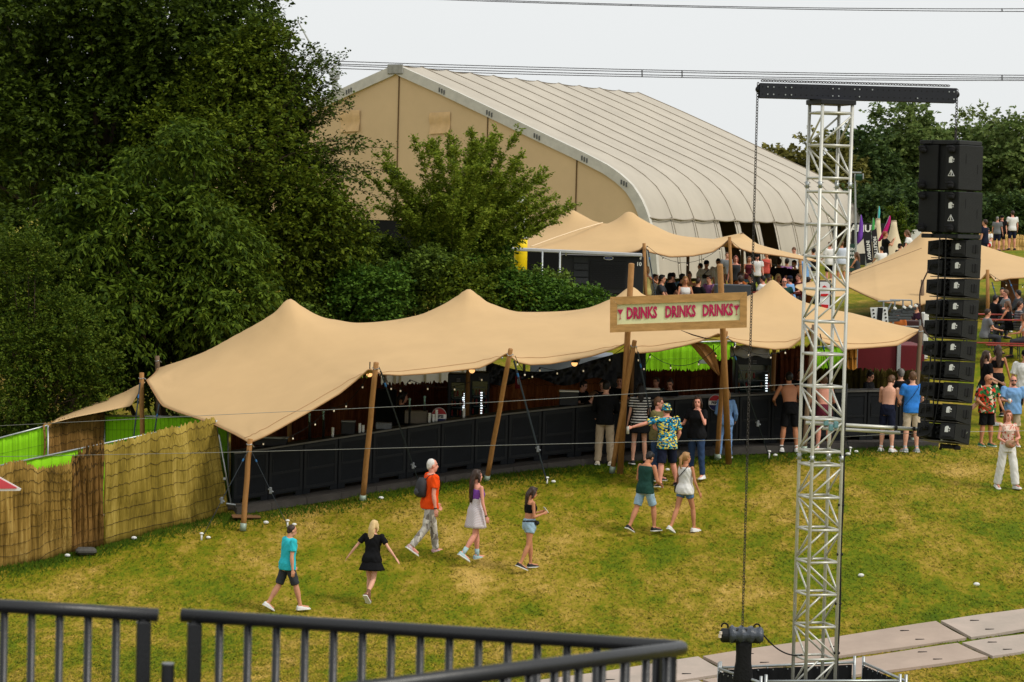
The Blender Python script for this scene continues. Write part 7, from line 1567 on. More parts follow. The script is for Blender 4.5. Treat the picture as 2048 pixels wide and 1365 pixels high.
# upper beer garden: smaller, further away
def far(lb, px, Y, hy, rz, top, bottom, hair, sex='m', skin='mid', p=None, grp=UP, sit=False, shoes=None, extra=None, build=1.0, H=None):
    pos = gat(px, Y)
    if sit:
        p = dict(p or {}); p.setdefault('lL', (84, 6, 84)); p.setdefault('lR', (84, 6, 84)); p.setdefault('aL', (34, 12, 60, 20)); p.setdefault('aR', (34, 12, 60, 20)); p.setdefault('lean', 8)
        return person(lb, pos, rz, hy, H=H, sex=sex, skin=skin, p=p, top=top, bottom=bottom, shoes=shoes or (s_black,), hair=hair, near=False, group=grp, extra=extra, build=build, Hlim=(1.55, 1.95))
    return person(lb, pos, rz, hy, H=H, sex=sex, skin=skin, p=p or {}, top=top, bottom=bottom, shoes=shoes or (s_black,), hair=hair, near=False, group=grp, extra=extra, build=build)
u1 = far("man in white t-shirt with cap and black shoulder bag in the upper garden", 1410, 93, 521, 165, ('loose', c_white), ('shorts', c_grey, 1), ('cap', c_navy, 'dark'), p=dict(aL=(4,12,10), aR=(4,12,10)))
far("dark haired man in open white shirt looking down in the upper garden", 1434, 94, 518, 170, ('tee', c_white), ('trousers', c_dgrey, 2), ('short', 'black'), p=dict(head=(20, 0)))
far("person in black t-shirt behind the white t-shirt with cap", 1398, 95, 527, 80, ('tee', c_black), ('shorts', c_black, 1), ('short', 'black'), skin='tan')
far("red haired person in dark tank top facing the viewer in the upper garden", 1469, 96, 512, 176, ('tank', c_dgrey), ('shorts', c_black, 1), ('long', 'red', .12), skin='pink')
far("person in maroon tank top with long brown hair beside a pole", 1496, 97, 513, 188, ('tank', c_maroon), ('shorts', c_denim, .5), ('long', 'brown', .12), sex='f', skin='tan', p=dict(aL=(20, 10, 80, 20), aR=(10, 12, 70, 20)))
far("man in black t-shirt seen from behind left of the mauve t-shirt", 1555, 92, 517, -8, ('tee', c_black), ('shorts', c_black, 1), ('short', 'dark'))
far("person in mauve t-shirt seen from behind in the upper garden", 1571, 95, 517, 10, ('tee', c_purple), ('shorts', c_dgrey, 1), ('short', 'black'), skin='tan')
far("bearded person in black printed t-shirt bending right of the mauve t-shirt", 1589, 92, 521, 150, ('tee', c_black), ('shorts', c_black, 1), ('short', 'dark'), p=dict(lean=14))
far("man in white t-shirt with head bowed before the hangar side wall", 1586, 99, 495, 160, ('tee', c_white), ('shorts', c_grey, 1), ('short', 'brown'), p=dict(head=(24, 0)), skin='pink')
far("person in black seen through the left side of the truss tower", 1624, 99, 496, 20, ('tee', c_black), ('shorts', c_white, .9), ('short', 'black'), skin='tan')
far("man in white t-shirt and black shorts seen through the truss tower", 1657, 102, 484, 40, ('loose', c_white), ('shorts', c_black, .9), ('short', 'brown'), skin='pink', p=dict(aL=(10, 12, 60, 30)))
far("man in pale shirt with dark strap seen through the right of the truss tower", 1681, 102, 482, 10, ('loose', cloth("pale_blue", (196, 204, 216), .05)), ('shorts', c_tan, .9), ('short', 'brown'), skin='tan')
far("person in pale yellow top with folded arm beside the thin pole by the trailer", 1291, 88, 533, -60, ('tank', c_lime), ('shorts', c_black, .8), ('long', 'dblond', .1), sex='f', skin='tan', p=dict(aR=(50, 20, 110, 10), aL=(40, 10, 100, 10)))
for lb, px, Y, hy, rz, tp, hr, sx, sk in (("seated person in dark cap and black shirt at the left upper table", 1334, 89, 546, -70, ('tee', c_black), ('cap', c_black, 'dark'), 'm', 'mid'), ("seated person in black with dark hair at the middle of the upper table", 1357, 89.5, 548, -80, ('tee', c_black), ('short', 'black'), 'm', 'mid'),
        ("seated bare shouldered person at the back of the upper table", 1377, 91, 545, 170, ('tube', c_lime), ('bun', 'brown'), 'f', 'tan'), ("seated person in grey leaning at the left end of the upper table", 1316, 88, 550, -100, ('tee', c_dgrey), ('short', 'black'), 'm', 'mid'),
        ("woman with long brown hair facing the viewer just above the sign board", 1426, 84.5, 572, 200, ('tee', c_rust), ('long', 'brown', .12), 'f', 'pink'), ("seated dark haired person left of the number 05 jacket", 1505, 90, 548, 100, ('tee', c_black), ('short', 'black'), 'm', 'mid'),
        ("seated person in white and grey right of the number 05 jacket", 1528, 89, 552, 60, ('tee', c_white), ('short', 'black'), 'm', 'pink'), ("seated person in grey behind the fourth tent peak", 1541, 90, 556, 80, ('tee', c_grey), ('short', 'brown'), 'm', 'pink'),
        ("bald seated man with sunglasses right of the fourth tent peak", 1566, 85.5, 556, 180, ('tee', c_green), ('bald', 'grey'), 'm', 'pink'), ("seated person with brown hair just left of the truss tower", 1600, 90, 548, 110, ('tee', c_maroon), ('short', 'brown'), 'm', 'pink'),
        ("seated dark figure between the table and the white shirted men", 1391, 88, 556, -50, ('tee', c_black), ('short', 'dark'), 'm', 'mid')):
    far(lb, px, Y, hy, rz, tp, ('trousers', c_dgrey, 2), hr, sx, sk, sit=True, extra=('shades',) if 'sunglasses' in lb else None)
for lb, px, Y, hy, rz, tp, hr, sx, sk in (("seated person in white t-shirt at the far left end of the upper table", 1302, 90.5, 549, -90, ('tee', c_white), ('short', 'dark'), 'm', 'tan'), ("seated person in pale blue at the back of the upper table", 1346, 92, 546, 150, ('tee', c_lblue), ('short', 'brown'), 'm', 'pink'), ("seated woman in white top between the dark figures at the upper table", 1367, 88, 553, 190, ('tank', c_white), ('long', 'dblond', .12), 'f', 'tan'),
        ("seated man in mauve shirt before the two men in white", 1420, 89, 551, 130, ('tee', c_purple), ('short', 'dark'), 'm', 'mid'), ("seated person in rust shirt right of the middle pole", 1474, 90, 545, -60, ('tee', c_rust), ('short', 'dark'), 'm', 'tan'), ("seated fair haired woman behind the fourth tent peak", 1552, 91.5, 548, 200, ('tank', c_black), ('long', 'blond', .1), 'f', 'tan'), ("seated man in light blue left of the truss tower", 1582, 88.5, 552, 60, ('tee', c_lblue), ('cap', c_navy, 'dark'), 'm', 'pink'),
        ("seated person in orange top just behind the truss tower", 1612, 88, 556, -40, ('tee', c_rust), ('short', 'black'), 'm', 'tan'), ("seated dark figure right behind the truss tower", 1637, 89, 552, 70, ('tee', c_black), ('short', 'dark'), 'm', 'mid')):
    far(lb, px, Y, hy, rz, tp, ('shorts', c_dgrey, .95), hr, sx, sk, sit=True)
for lb, px, Y, hy, rz, tp, hr, sx, sk in (("standing man in black cap and white shirt before the dark hangar opening", 1512, 98, 508, 170, ('tee', c_white), ('cap', c_black, 'dark'), 'm', 'pink'), ("standing woman in red top behind the seated people at the hangar side", 1531, 99, 512, 160, ('tank', cloth("coral", (196, 84, 72))), ('long', 'brown', .12), 'f', 'tan'), ("standing man in grey behind the two men in white", 1452, 99, 514, 190, ('tee', c_grey), ('short', 'brown'), 'm', 'mid'), ("standing man in light blue shirt right of the bending bearded person", 1607, 97, 508, 200, ('tee', c_lblue), ('short', 'dark'), 'm', 'tan')):
    far(lb, px, Y, hy, rz, tp, ('shorts', c_dgrey, .95), hr, sx, sk)
f05 = far("seated person in black jacket with white number 05 on the back", 1483, 86, 552, 20, ('hoodie', c_black), ('trousers', c_black, 2), ('short', 'dark'), sit=True, build=1.15, p=dict(lean=16))
far("man in black t-shirt raising a hand before the cone tents", 1768, 110, 463, -85, ('tee', c_black), ('trousers', c_black, 2), ('short', 'red'), grp=HILL, p=dict(aL=(40, 10, 110, 10), aR=(44, 10, 112, 10)))
far("seated person in black cap below the right cone tent", 1795, 107, 488, -60, ('tee', c_black), ('trousers', c_black, 2), ('cap', c_black, 'dark'), grp=HILL, sit=True)
far("seated person with dark cropped hair below the man in black", 1763, 104, 502, 20, ('tee', c_white), ('trousers', c_black, 2), ('crop', 'black'), grp=HILL, sit=True)
far("woman in white leaning beside the subwoofer bottom edge", 1825, 111, 461, 70, ('tee', c_white), ('shorts', c_denim, .5), ('long', 'brown', .12), 'f', 'pink', grp=HILL, p=dict(lean=25, aL=(30, 20, 40), aR=(30, 20, 40)))
far("woman with long brown hair seated below the green sign", 1715, 101, 508, 60, ('tank', c_dgrey), ('shorts', c_black, .6), ('long', 'brown', .18), 'f', 'tan', grp=HILL, sit=True)
far("man in grey t-shirt and navy shorts standing on the hill", 1993, 124.5, 434, -25, ('tee', c_grey), ('shorts', c_navy, .95), ('crop', 'grey'), grp=HILL, skin='pink')
far("man in dark top partly behind the grey t-shirt on the hill", 2002, 126, 431, 160, ('tee', c_black), ('shorts', c_black, .9), ('cap', c_black, 'dark'), grp=HILL, skin='pink')
far("man in white t-shirt and navy shorts seen from behind on the hill", 2023, 126, 422, 10, ('tee', c_white), ('shorts', c_navy, .95), ('short', 'dark'), grp=HILL, skin='pink', p=dict(aL=(8, 12, 20), aR=(8, 12, 20)))
far("seated person in white and red below the men on the hill", 1975, 122, 482, 150, ('tee', c_white), ('shorts', cloth("red", (180, 40, 40)), .8), ('short', 'dark'), grp=HILL, sit=True, skin='pink')
far("dark clad person just right of the subwoofers on the hill", 1967, 118, 434, 60, ('tee', c_navy), ('trousers', c_navy, 2), ('short', 'dark'), grp=HILL)
for lb, px, Y, hy, rz, tp, hr, sx, sk in (("seated dark figure closest to the yellowish pole at the red tables", 1984, 80, 610, -70, ('hoodie', c_black), ('short', 'black'), 'm', 'mid'), ("seated figure in black with dark hair at the back red table", 2002, 81.5, 606, 170, ('hoodie', c_black), ('short', 'black'), 'm', 'mid'),
        ("seated person with brown hair and grey top at the back red table", 2014, 81, 604, 100, ('tee', c_grey), ('short', 'brown'), 'm', 'pink'), ("tall seated dark figure at the right edge of the red tables", 2039, 81, 602, 60, ('hoodie', c_dgrey), ('short', 'black'), 'm', 'mid'),
        ("seated woman with brown hair and bare shoulder at the middle red table", 2017, 79, 630, 60, ('tank', c_black), ('long', 'brown', .1), 'f', 'tan'), ("seated person in striped grey top at the middle red table", 2032, 79, 634, -90, ('tee', stripe_mat("stripe_grey", (120, 120, 122), (60, 62, 66), 14, .5)), ('short', 'dark'), 'm', 'mid'),
        ("seated person in white wrap top at the near red table by the edge", 2050, 77.5, 645, 80, ('crop', c_white), ('long', 'brown', .1), 'f', 'tan'), ("seated figure half hidden by the speakers at the near red table", 1968, 78, 640, -80, ('tee', c_grey), ('short', 'dark'), 'm', 'mid')):
    far(lb, px, Y, hy, rz, tp, ('trousers', c_dgrey, 2), hr, sx, sk, sit=True, grp=RG)
far("person with black hair and white top below the right upper tent edge", 1722, 76.5, 634, 40, ('tee', c_white), ('trousers', c_black, 2), ('short', 'black'), grp=RG, sit=True)
far("person in rust top beside the light rack behind the bar tent", 1794, 77, 640, 160, ('tee', c_rust), ('trousers', c_black, 2), ('short', 'brown'), grp=RG, skin='pink')
far("dark silhouetted person standing right of the light rack", 1836, 79, 612, 100, ('tee', cloth("dark_purple", (48, 24, 40))), ('trousers', c_black, 2), ('short', 'dark'), grp=RG, sit=True)
finish_people()
# ---- bags, phones, cups held by people
def wbag(name, mb, fig, mat, lb, cat, smooth=True):
    mb.v = [tuple(fig.world(v)) for v in mb.v]; return one(name, mb, mat, lb, cat, smooth=smooth)
H = f3.H; t = thing("backpack", "dark grey backpack on the back of the man in orange", "backpack", f3.world(f3.tor((0, -.09 * H, .05 * H))))
m = MB(); rr = []
for z, w_, d_, y in ((.07, .05, .03, -.10), (.085, .08, .045, -.105), (.16, .085, .05, -.11), (.23, .075, .042, -.105), (.27, .05, .03, -.095)):
    rr.append([f3.tor((w_ * H * math.copysign(abs(math.cos(a)) ** .6, math.cos(a)), (y + d_ * math.copysign(abs(math.sin(a)) ** .6, math.sin(a))) * H, z * H)) for a in [j * math.pi / 9 for j in range(18)]])
m.loft(rr); m.v = [tuple(f3.world(v)) for v in m.v]; m.build('main_bag', M("backpack_grey", (46, 46, 50), .7, .2, 10, .3, 40), t, True)
m = MB(); m.ell(f3.tor((0, -.155 * H, .12 * H)), (.065 * H, .02 * H, .04 * H)); m.v = [tuple(f3.world(v)) for v in m.v]; m.build('front_pocket', M("backpack_pocket", (62, 62, 66), .7, .2, 10), t, True)
for sd in (-1, 1):
    m = MB(); m.tube([f3.tor((sd * .06 * H, y * H, z * H)) for y, z in ((-.085, .26), (-.05, .3), (.0, .318), (.05, .3), (.085, .24), (.085, .16), (.04, .1), (-.06, .1))], .013, 6, flat=.5); m.v = [tuple(f3.world(v)) for v in m.v]; m.build('shoulder_strap', m_blk, t)
H = f7.H; t = thing("shoulder_bag", "small black crossbody bag at the hip of the ponytail woman", "bag", f7.world((-.11 * H, -.02, .0)))
m = MB(); m.bbox((-.118 * H, -.02, .02), (.07, .17, .17), .03); m.v = [tuple(f7.world(v)) for v in m.v]; m.build('bag_body', m_blk, t)
m = MB(); m.tube([f7.tor(q) for q in ((-.112 * H, -.06, .09), (-.06 * H, -.085 * H, .15 * H), (.03 * H, -.082 * H, .24 * H), (.07 * H, -.03 * H, .318 * H), (.05 * H, .06 * H, .26 * H), (-.06 * H, .085 * H, .12 * H), (-.112 * H, .04, .09))], .009, 6); m.v = [tuple(f7.world(v)) for v in m.v]; m.build('strap', m_blk, t)
H = f5.H; t = thing("belt_bag", "black belt bag round the waist of the woman in denim shorts", "bag", f5.world((0, 0, .06 * H)))
m = MB(); m.tube([(.1 * H * math.cos(a), .078 * H * math.sin(a), .05 * H + .018 * math.cos(a)) for a in [j * math.pi / 12 for j in range(25)]], .016, 6); m.v = [tuple(f5.world(v)) for v in m.v]; m.build('belt', m_blk, t)
m = MB(); m.bbox((.085 * H, .05 * H, .035 * H), (.09, .12, .09), .03, R(-40)); m.v = [tuple(f5.world(v)) for v in m.v]; m.build('bag_body', m_blk, t)
c = (f5.J['wrR'] + f5.J['wrL']) / 2 + Vector((0, .1, .06)); m = MB(); m.bbox(c, (.07, .012, .14), .008, Rx(40)); wbag("phone", m, f5, m_white, "pale phone in the hands of the woman in the black crop top", "phone", False)
c = f8.J['wrL'] + f8.J['fdL'] * .1 + Vector((0, 0, -.02)); m = MB(); m.tube([c + Vector((0, 0, -.1)), c + Vector((0, 0, -.095)), c + Vector((0, 0, .05)), c + Vector((0, 0, .06))], [.028, .032, .032, .026], 14); wbag("drink_can", m, f8, M("can_silver", (178, 176, 166), .35, .1, 20, metal=.5), "silver drink can in the outstretched hand of the patterned shirt man", "can")
c = f20.J['wrR'] + f20.J['fdR'] * .09; m = MB(); m.tube([c + Vector((0, 0, -.05)), c + Vector((0, 0, .06))], [.028, .038], 14); wbag("paper_cup", m, f20, m_white, "white cup held by the man in the light blue t-shirt", "cup")
H = f21.H; t = thing("belt_bag", "tan half moon belt bag worn in front by the red haired woman", "bag", f21.world((0, .09 * H, .03 * H)))
m = MB(); m.ell((.01, .1 * H, .045 * H), (.13, .05, .085)); m.v = [tuple(f21.world(v)) for v in m.v]; m.build('bag_body', M("tan_bag", (150, 118, 88), .7, .1, 6), t, True)
m = MB(); m.tube([f21.tor(q) for q in ((.1, .1 * H, .07 * H), (.08 * H, .02, .16 * H), (.06 * H, -.04 * H, .29 * H), (-.03 * H, .0, .318 * H), (-.07 * H, .07 * H, .2 * H), (-.1, .1 * H, .07 * H))], .009, 6); m.v = [tuple(f21.world(v)) for v in m.v]; m.build('strap', M("tan_strap", (120, 92, 68), .7, .1), t)
H = f17.H; m = MB(); m.tube([f17.tor(q) for q in ((-.1 * H, -.03 * H, .06 * H), (-.02 * H, -.088 * H, .18 * H), (.06 * H, -.07 * H, .29 * H), (.07 * H, .0, .315 * H), (.02 * H, .085 * H, .22 * H), (-.09 * H, .06 * H, .06 * H))], .009, 6, flat=.6); wbag("shoulder_strap", m, f17, m_blk, "dark shoulder strap across the back of the bright blue t-shirt", "strap")
H = u1.H; m = MB(); m.bbox(u1.tor((.01 * H, .1 * H, .17 * H)), (.17, .06, .13), .03); m.tube([u1.tor(q) for q in ((.04 * H, .1 * H, .19 * H), (-.06 * H, .06 * H, .3 * H), (-.04 * H, -.06 * H, .29 * H), (.09 * H, -.05 * H, .16 * H), (.08 * H, .06 * H, .15 * H))], .014, 6); wbag("shoulder_bag", m, u1, m_blk, "small black bag slung across the white t-shirt in the upper garden", "bag", False)
H = f05.H; m = MB(); c = f05.world(f05.tor((0, -.092 * H, .19 * H))); ux = f05.wdir((1, 0, 0)); uy = f05.wdir(f05.T @ Vector((0, 0, 1))); m2 = MB(); add_text(m2, "05", c + ux.cross(uy) * .045, ux, uy, .26, bold=.014); o = m2.build('lettering', c_white, None)
o.parent = f05.thing; o.matrix_parent_inverse = (Matrix.Translation(f05.thing.location) @ Matrix.Rotation(f05.thing.rotation_euler.z, 4, 'Z')).inverted()
# ================================================================== TABLES, MATS, LITTER, GRASS
m_tabler = M("red_brown_boards", (140, 44, 26), .5, .15, 4, spec=.4, stretch=(1, 6, 1)); m_leg = M("folding_leg_green", (60, 66, 64), .6, .1)
def beer_table(px, Y, rz, lb, h=.77, L=2.2, wd=.5, name="beer_table", cat="table", grp=None):
    c = gat(px, Y); t = thing(name, lb, cat, c, R(rz), group=grp); WL[t.name] = Vector((0, 0, 0)); z1 = zg(c.x, Y)
    m = MB(); m.bbox((0, 0, h), (L, wd, .03), .006); m.build('top' if h > .6 else 'seat', m_tabler, t)
    for s in (-1, 1):
        m = MB(); x = s * L * .36
        for y in (-wd * .4, wd * .4): m.tube([(x, y, h - .02), (x + s * .04, y, -.05)], .015, 6)
        m.tube([(x + s * .03, -wd * .4, .15), (x + s * .03, wd * .4, .15)], .012, 6); m.tube([(x, 0, .3), (x - s * .35, 0, h - .02)], .01, 6); m.build('leg', m_leg, t)
    return t
GU, GR_ = "folding beer tables and benches in the upper garden", "red folding tables and benches on the right"
beer_table(1352, 88, 4, "long red brown table with seated people beside the black trailer", grp=GU); beer_table(1372, 86.6, 4, "red bench in front of the upper table, just above the sign board", .47, 2.2, .27, "beer_bench", "bench", GU); beer_table(1405, 90.2, 6, "red brown table before the two men in white", grp=GU)
beer_table(1545, 88, -20, "red brown table behind the fourth tent peak", grp=GU); beer_table(1600, 87, -40, "red brown table just left of the truss tower", grp=GU)
beer_table(1984, 79.4, 3, "red table beside the yellowish pole, right of the speakers", L=2.0, grp=GR_); beer_table(1978, 77.3, 3, "red bench in front of the red table at the yellowish pole", .47, 2.2, .27, "beer_bench", "bench", GR_); beer_table(2040, 78.6, 3, "red table at the right edge of the photo", grp=GR_); beer_table(2052, 77, 3, "red bench at the right edge of the photo", .47, 2.2, .27, "beer_bench", "bench", GR_)
t, a, b, zt, g = facing_box("counter_box", "low dark grey counter with pale edge behind the drinks sign top", "counter", 1432, 1502, 566, 83, .8, M("counter_grey", (58, 62, 68), .6, .15, 3), slope=8)
# light rack and lamp panel
t = thing("blinder_panel", "white and black lamp panel with two columns of round holes", "lamp panel", gat(1760, 76)); q = [P(x, y, 76) for x, y in ((1741,616),(1775,615),(1777,647),(1745,648))]
m = MB(); m.loft([q, [v + Vector((0, .12, 0)) for v in q]]); m.build('case', M("panel_white", (214, 216, 214), .5, .05), t); ce = sum(q, Vector()) / 4
m = MB(); m.bbox(ce + Vector((.0, -.008, 0)), (.14, .02, .42), .003, Ry(3)); m.build('centre_strip', m_blkmatte, t)
for sx_ in (-1, 1):
    for k in range(4):
        c = ce + Vector((sx_ * .155 + (k - 1.5) * .016, -.004, (1.5 - k) * .096)); MB().tube([c, c + Vector((0, -.01, 0))], .026, 12).build('lamp_hole', m_blkmatte, t)
m = MB(); m.tube([P(1750,650,76.1), gat(1750,76.1)], .025, 6); m.tube([P(1772,650,76.1), gat(1772,76.1)], .025, 6); m.build('stand', m_steel, t)
t = thing("lighting_rack", "grey metal rack of tilted dark lamp bars behind the right end of the tent", "rack", gat(1800, 76.6))
m = MB()
for a_, b_ in (((1756,603),(1800,602)), ((1780,600),(1823,601)), ((1823,601),(1824,616)), ((1767,604),(1767,625)), ((1790,604),(1786,640)), ((1783,606),(1772,628)), ((1806,602),(1806,620)), ((1745,652),(1845,654)), ((1752,660),(1845,662))): m.tube([P(*a_, 76.6), P(*b_, 76.6)], .022, 6)
for x in (1786, 1840): m.tube([P(x, 640, 76.7), gat(x, 76.7)], .03, 6)
m.build('frame', M("rack_grey", (142, 146, 148), .5, .1, metal=.4), t)
for x0, y0, w_ in ((1782, 622, 28), (1806, 618, 26)):
    for k in range(4): m = MB(); c = P(x0 + w_ / 2 - k * 3.4, y0 + k * 6.4, 76.3 - k * .02); m.bbox(c, (.36, .12, .075), .01, Ry(-4)); m.build('lamp_bar', M("lamp_bar_grey", (66, 70, 72), .5, .25, 8), t)
for x, y in ((1790,617),(1809,615),(1821,614),(1832,612)): MB().bbox(P(x, y, 76.2), (.09, .08, .06), .01, Ry(35)).build('white_cap', m_white, t)
m = MB(); m.bbox(P(1795, 664, 77.2), (1.5, .9, .1), .01); m.cur = 0
facing_box("equipment_case", "dark maroon equipment case under the tilted lamp bars", "case", 1800, 1845, 642, 77.2, .8, M("case_maroon", (58, 28, 28), .6, .2, 5))
facing_box("equipment_case", "white top case right of the light rack by the dark pole", "case", 1847, 1858, 626, 77.6, .5, m_white)
t = thing("canvas_strip", "folded brown canvas strip hanging from the tent edge left of the right sign post", "canvas", P(1437, 752, 61.5)); m = MB(); rr = []
for i, (x, y, w_) in enumerate(((1378,684,.05),(1398,690,.2),(1411,703,.22),(1421,720,.17),(1430,738,.1),(1438,752,.02))): c = P(x, y, 61.6); rr.append([c + Vector((-w_, .05, .02)), c + Vector((-w_ * .3, -.05, 0)), c + Vector((w_ * .2, .03, 0)), c + Vector((w_ * .8, -.04, .02)), c + Vector((w_ * .2, .08, 0))])
m.loft(rr); m.build('cloth', M("brown_canvas", (150, 108, 62), .85, .25, 4, stretch=(4, 4, 1)), t)
m = MB(); m.tube([P(1362,661,61.0), P(1385,670,61.0), P(1410,677,61.0), P(1440,681,61.1)], [.012, .04, .04, .015], 6, flat=.4); m.build('edge_fold', M("dark_canvas_fold", (72, 52, 34), .9, .1), t)
# small loose things on the near ground
c = hit(172, 1108); m = MB(); m.bbox(c + Vector((0, 0, .06)), (.42, .3, .14), .05, .2); one("stone_block", m, M("grey_stone", (78, 76, 72), .9, .25, 8, .3, 20), "grey stone block at the foot of the narrow brown reed fence", "stone")
c = hit(492, 1036); m = MB(); m.bbox(c + Vector((0, 0, .03)), (.6, .42, .035), .006, .15); one("plywood_sheet", m, M("plywood_brown", (118, 84, 54), .8, .15, 4), "brown plywood piece on the ground by the lowest tent corner", "board")
c = hit(470, 1018); m = MB(); m.bbox(c + Vector((0, .1, .06)), (.5, .5, .13), .01, .1); one("wooden_step", m, M("step_grey", (84, 76, 66), .8, .2, 5), "low grey brown step at the left end of the bar walkway", "step")
q = [P(x, y, 30) for x, y in ((-30, 938), (42, 978), (40, 982), (-30, 983))]; t = thing("arrow_sign", "pink red arrow board with white edge poking in at the left border", "sign", (q[0].x, 30, zg(q[0].x, 30)))
m = MB(); m.loft([q, [v + Vector((0, .02, 0)) for v in q]]); m.build('board', M("sign_edge_white", (222, 216, 214), .6, .03), t)
q2 = [P(x, y, 29.99) for x, y in ((-30, 942), (34, 976), (33, 977.5), (-30, 978.5))]; m = MB(); m.loft([q2, [v + Vector((0, .012, 0)) for v in q2]]); m.build('face', M("sign_pinkred", (206, 74, 84), .6, .06), t)
m = MB(); m.tube([(q[0].x + .03, 30.05, q[0].z + .2), (q[0].x + .03, 30.05, zg(q[0].x, 30))], .04, 8); m.build('post', m_pole, t)
# ground mats
m_mat = M("track_mat", (166, 154, 142), .9, .10, 1.5, .15, 30, rgb2=(172, 156, 144)); m_mat2 = M("track_mat_reddish", (164, 146, 132), .9, .1, 1.5, .15, 30)
def mat_row(a0, a1, b0, b1, cuts, labels, group="ground protection mats laid as a track"):
    """row of mats between far edge a and near edge b (photo pixels), split at given fractions"""
    for i, (f0, f1) in enumerate(zip(cuts, cuts[1:])):
        f0_, f1_ = f0 + .004, f1 - .004; top, bot = [], []
        def L2(p, q, f): return (p[0] + (q[0] - p[0]) * f, p[1] + (q[1] - p[1]) * f)
        m = MB(); rows = []
        for k in range(13):
            f = f0_ + (f1_ - f0_) * k / 12; A, B = hit(*L2(a0, a1, f)), hit(*L2(b0, b1, f + .05)); rr = []
            for j in range(5): q = A.lerp(B, j / 4); q.z = zg(q.x, q.y) + .045 + .008 * math.sin(k * .7 + j); rr.append(q)
            rows.append(rr + [v - Vector((0, 0, .05)) for v in rr[::-1]])
        m.loft(rows); m.cur = 1
        for k_, j_ in ((2, 1), (2, 3), (10, 1), (10, 3), (6, 2)): a_ = rows[k_][j_]; m.bbox(a_ + Vector((0, 0, .004)), (.16, .035, .012), .004, .1)
        o = one("ground_mat", m, [[m_mat, m_mat2][i % 2], m_blkmatte], labels[i], "ground mat", group)
mat_row((980, 1381), (2200, 1199), (980, 1421), (2200, 1241), (0, .345, .735, 1.0), ["upper track mat at the left, partly behind the railing corner", "long upper track mat passing behind the truss tower", "upper track mat running out at the right edge"])
mat_row((980, 1426), (2200, 1251), (980, 1460), (2200, 1286), (0, .345, .77, 1.0), ["lower track mat at the left, mostly below the photo", "long lower track mat behind the barriers", "lower track mat running out at the right edge"])
m_lit = M("litter_white", (220, 220, 216), .7, .05)
for px, py, lb in ((1722, 1154, "small white cup lying on the grass right of the truss tower"), (1953, 1172, "white scrap lying on the grass far right"), (135, 1114, "white scrap on the grass by the left reed fence"), (1696, 911, "white scrap on the grass by the tower near the bar"), (268, 1079, "white scrap below the greenish reed fence"), (762, 999, "pale scrap in front of the bar near the second pole"), (532, 1048, "white scrap near the lowest tent corner"), (1455, 905, "pale scrap at the foot of the bar")):
    c = hit(px, py); m = MB(); m.ell(c + Vector((0, 0, .03)), (.06, .04, .035), None, 8, 6); one("paper_scrap", m, m_lit, lb, "scrap")
# ---- grass blades on the near slope -------------------------------------------------
rng = np.random.default_rng(9)
n = 330000
gy = 46 + 24 * rng.random(n) ** 1.1; px = rng.uniform(-60, 2110, n); gx = (px - 1024) / FPX * gy
k = np.zeros(n, bool)
den = np.array([mnoise.noise(Vector((x * .55, y * .4, 2))) + .6 * mnoise.noise(Vector((x * 1.6, y * 1.2, 8))) for x, y in zip(gx, gy)])
br = np.array([[p.x, p.y] for p in bx]); ybar = np.interp(gx, br[:, 0], br[:, 1])
k = (gy < ybar - .6) | (gx > br[-1, 0] + .4); k &= rng.random(n) < np.clip(.8 + den * .15, .6, 1)
gx, gy, den = gx[k], gy[k], den[k]; gz = zgrid(gx, gy) + bumps_at(gx, gy); n = len(gx)
a = rng.uniform(0, 2 * math.pi, n); hgt = .014 + .026 * rng.random(n); wd = .014 + .018 * rng.random(n); lean = rng.normal(0, .05, (n, 2)); lean[:, 1] = .03 + abs(lean[:, 1])
B0 = np.stack([gx - np.cos(a) * wd, gy - np.sin(a) * wd, gz - .01], 1); B1 = np.stack([gx + np.cos(a) * wd, gy + np.sin(a) * wd, gz - .01], 1); TP = np.stack([gx + lean[:, 0], gy + lean[:, 1], gz + hgt], 1)
m_gr = bpy.data.materials["meadow"].copy(); m_gr.name = "grass_blade"; ngr = m_gr.node_tree; pb = ngr.nodes["Principled BSDF"]
cx_ = ngr.nodes.new("ShaderNodeCombineXYZ"); cx_.inputs[2].default_value = 1.0; ngr.links.new(cx_.outputs[0], pb.inputs['Normal'])     # blades shaded by the slope they grow on
src = pb.inputs['Base Color'].links[0].from_socket; gg = ngr.nodes.new("ShaderNodeNewGeometry"); rr_ = ngr.nodes.new("ShaderNodeValToRGB"); rr_.color_ramp.elements[0].color = (.34, .42, .25, 1); rr_.color_ramp.elements[1].color = (1.5, 1.4, 1.6, 1); ngr.links.new(gg.outputs['Random Per Island'], rr_.inputs[0])
mm_ = ngr.nodes.new("ShaderNodeMix"); mm_.data_type = 'RGBA'; mm_.blend_type = 'MULTIPLY'; mm_.inputs[0].default_value = 1.0; ngr.links.new(src, mm_.inputs[6]); ngr.links.new(rr_.outputs[0], mm_.inputs[7]); ngr.links.new(mm_.outputs[2], pb.inputs['Base Color'])
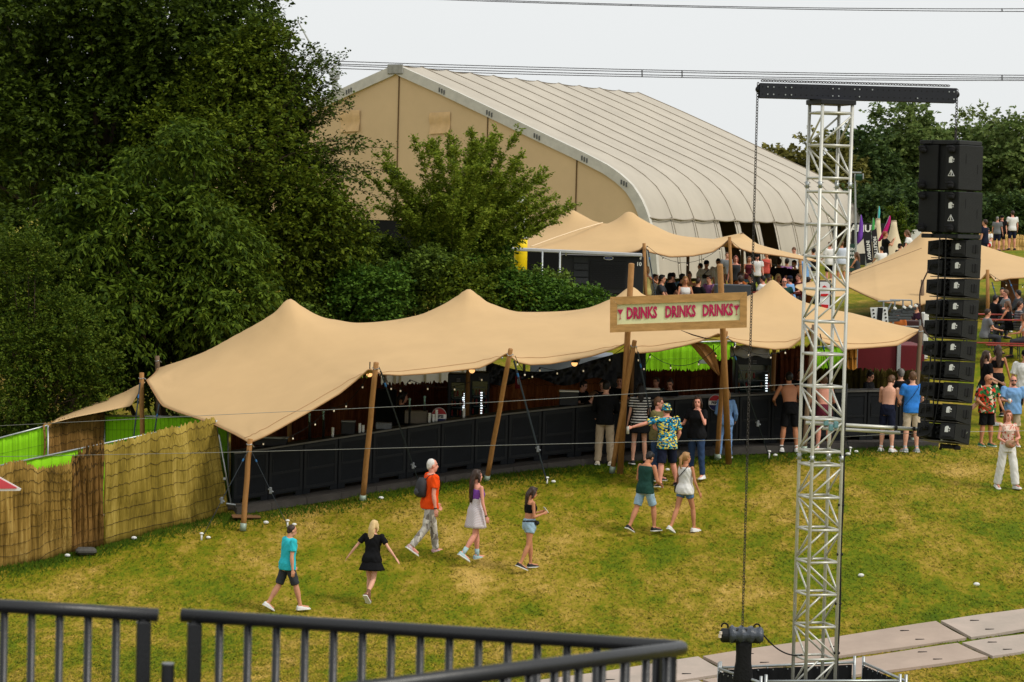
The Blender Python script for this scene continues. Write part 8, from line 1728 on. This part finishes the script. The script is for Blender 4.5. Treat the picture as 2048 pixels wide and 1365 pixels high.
o = np_mesh("grass", np.stack([B0, B1, TP], 1).reshape(-1, 3), np.arange(n * 3).reshape(-1, 3), m_gr); tag(o, "short mixed green and straw coloured grass covering the slope", "grass", kind='stuff')
# greener, longer grass along the reed fence and the bar walkway
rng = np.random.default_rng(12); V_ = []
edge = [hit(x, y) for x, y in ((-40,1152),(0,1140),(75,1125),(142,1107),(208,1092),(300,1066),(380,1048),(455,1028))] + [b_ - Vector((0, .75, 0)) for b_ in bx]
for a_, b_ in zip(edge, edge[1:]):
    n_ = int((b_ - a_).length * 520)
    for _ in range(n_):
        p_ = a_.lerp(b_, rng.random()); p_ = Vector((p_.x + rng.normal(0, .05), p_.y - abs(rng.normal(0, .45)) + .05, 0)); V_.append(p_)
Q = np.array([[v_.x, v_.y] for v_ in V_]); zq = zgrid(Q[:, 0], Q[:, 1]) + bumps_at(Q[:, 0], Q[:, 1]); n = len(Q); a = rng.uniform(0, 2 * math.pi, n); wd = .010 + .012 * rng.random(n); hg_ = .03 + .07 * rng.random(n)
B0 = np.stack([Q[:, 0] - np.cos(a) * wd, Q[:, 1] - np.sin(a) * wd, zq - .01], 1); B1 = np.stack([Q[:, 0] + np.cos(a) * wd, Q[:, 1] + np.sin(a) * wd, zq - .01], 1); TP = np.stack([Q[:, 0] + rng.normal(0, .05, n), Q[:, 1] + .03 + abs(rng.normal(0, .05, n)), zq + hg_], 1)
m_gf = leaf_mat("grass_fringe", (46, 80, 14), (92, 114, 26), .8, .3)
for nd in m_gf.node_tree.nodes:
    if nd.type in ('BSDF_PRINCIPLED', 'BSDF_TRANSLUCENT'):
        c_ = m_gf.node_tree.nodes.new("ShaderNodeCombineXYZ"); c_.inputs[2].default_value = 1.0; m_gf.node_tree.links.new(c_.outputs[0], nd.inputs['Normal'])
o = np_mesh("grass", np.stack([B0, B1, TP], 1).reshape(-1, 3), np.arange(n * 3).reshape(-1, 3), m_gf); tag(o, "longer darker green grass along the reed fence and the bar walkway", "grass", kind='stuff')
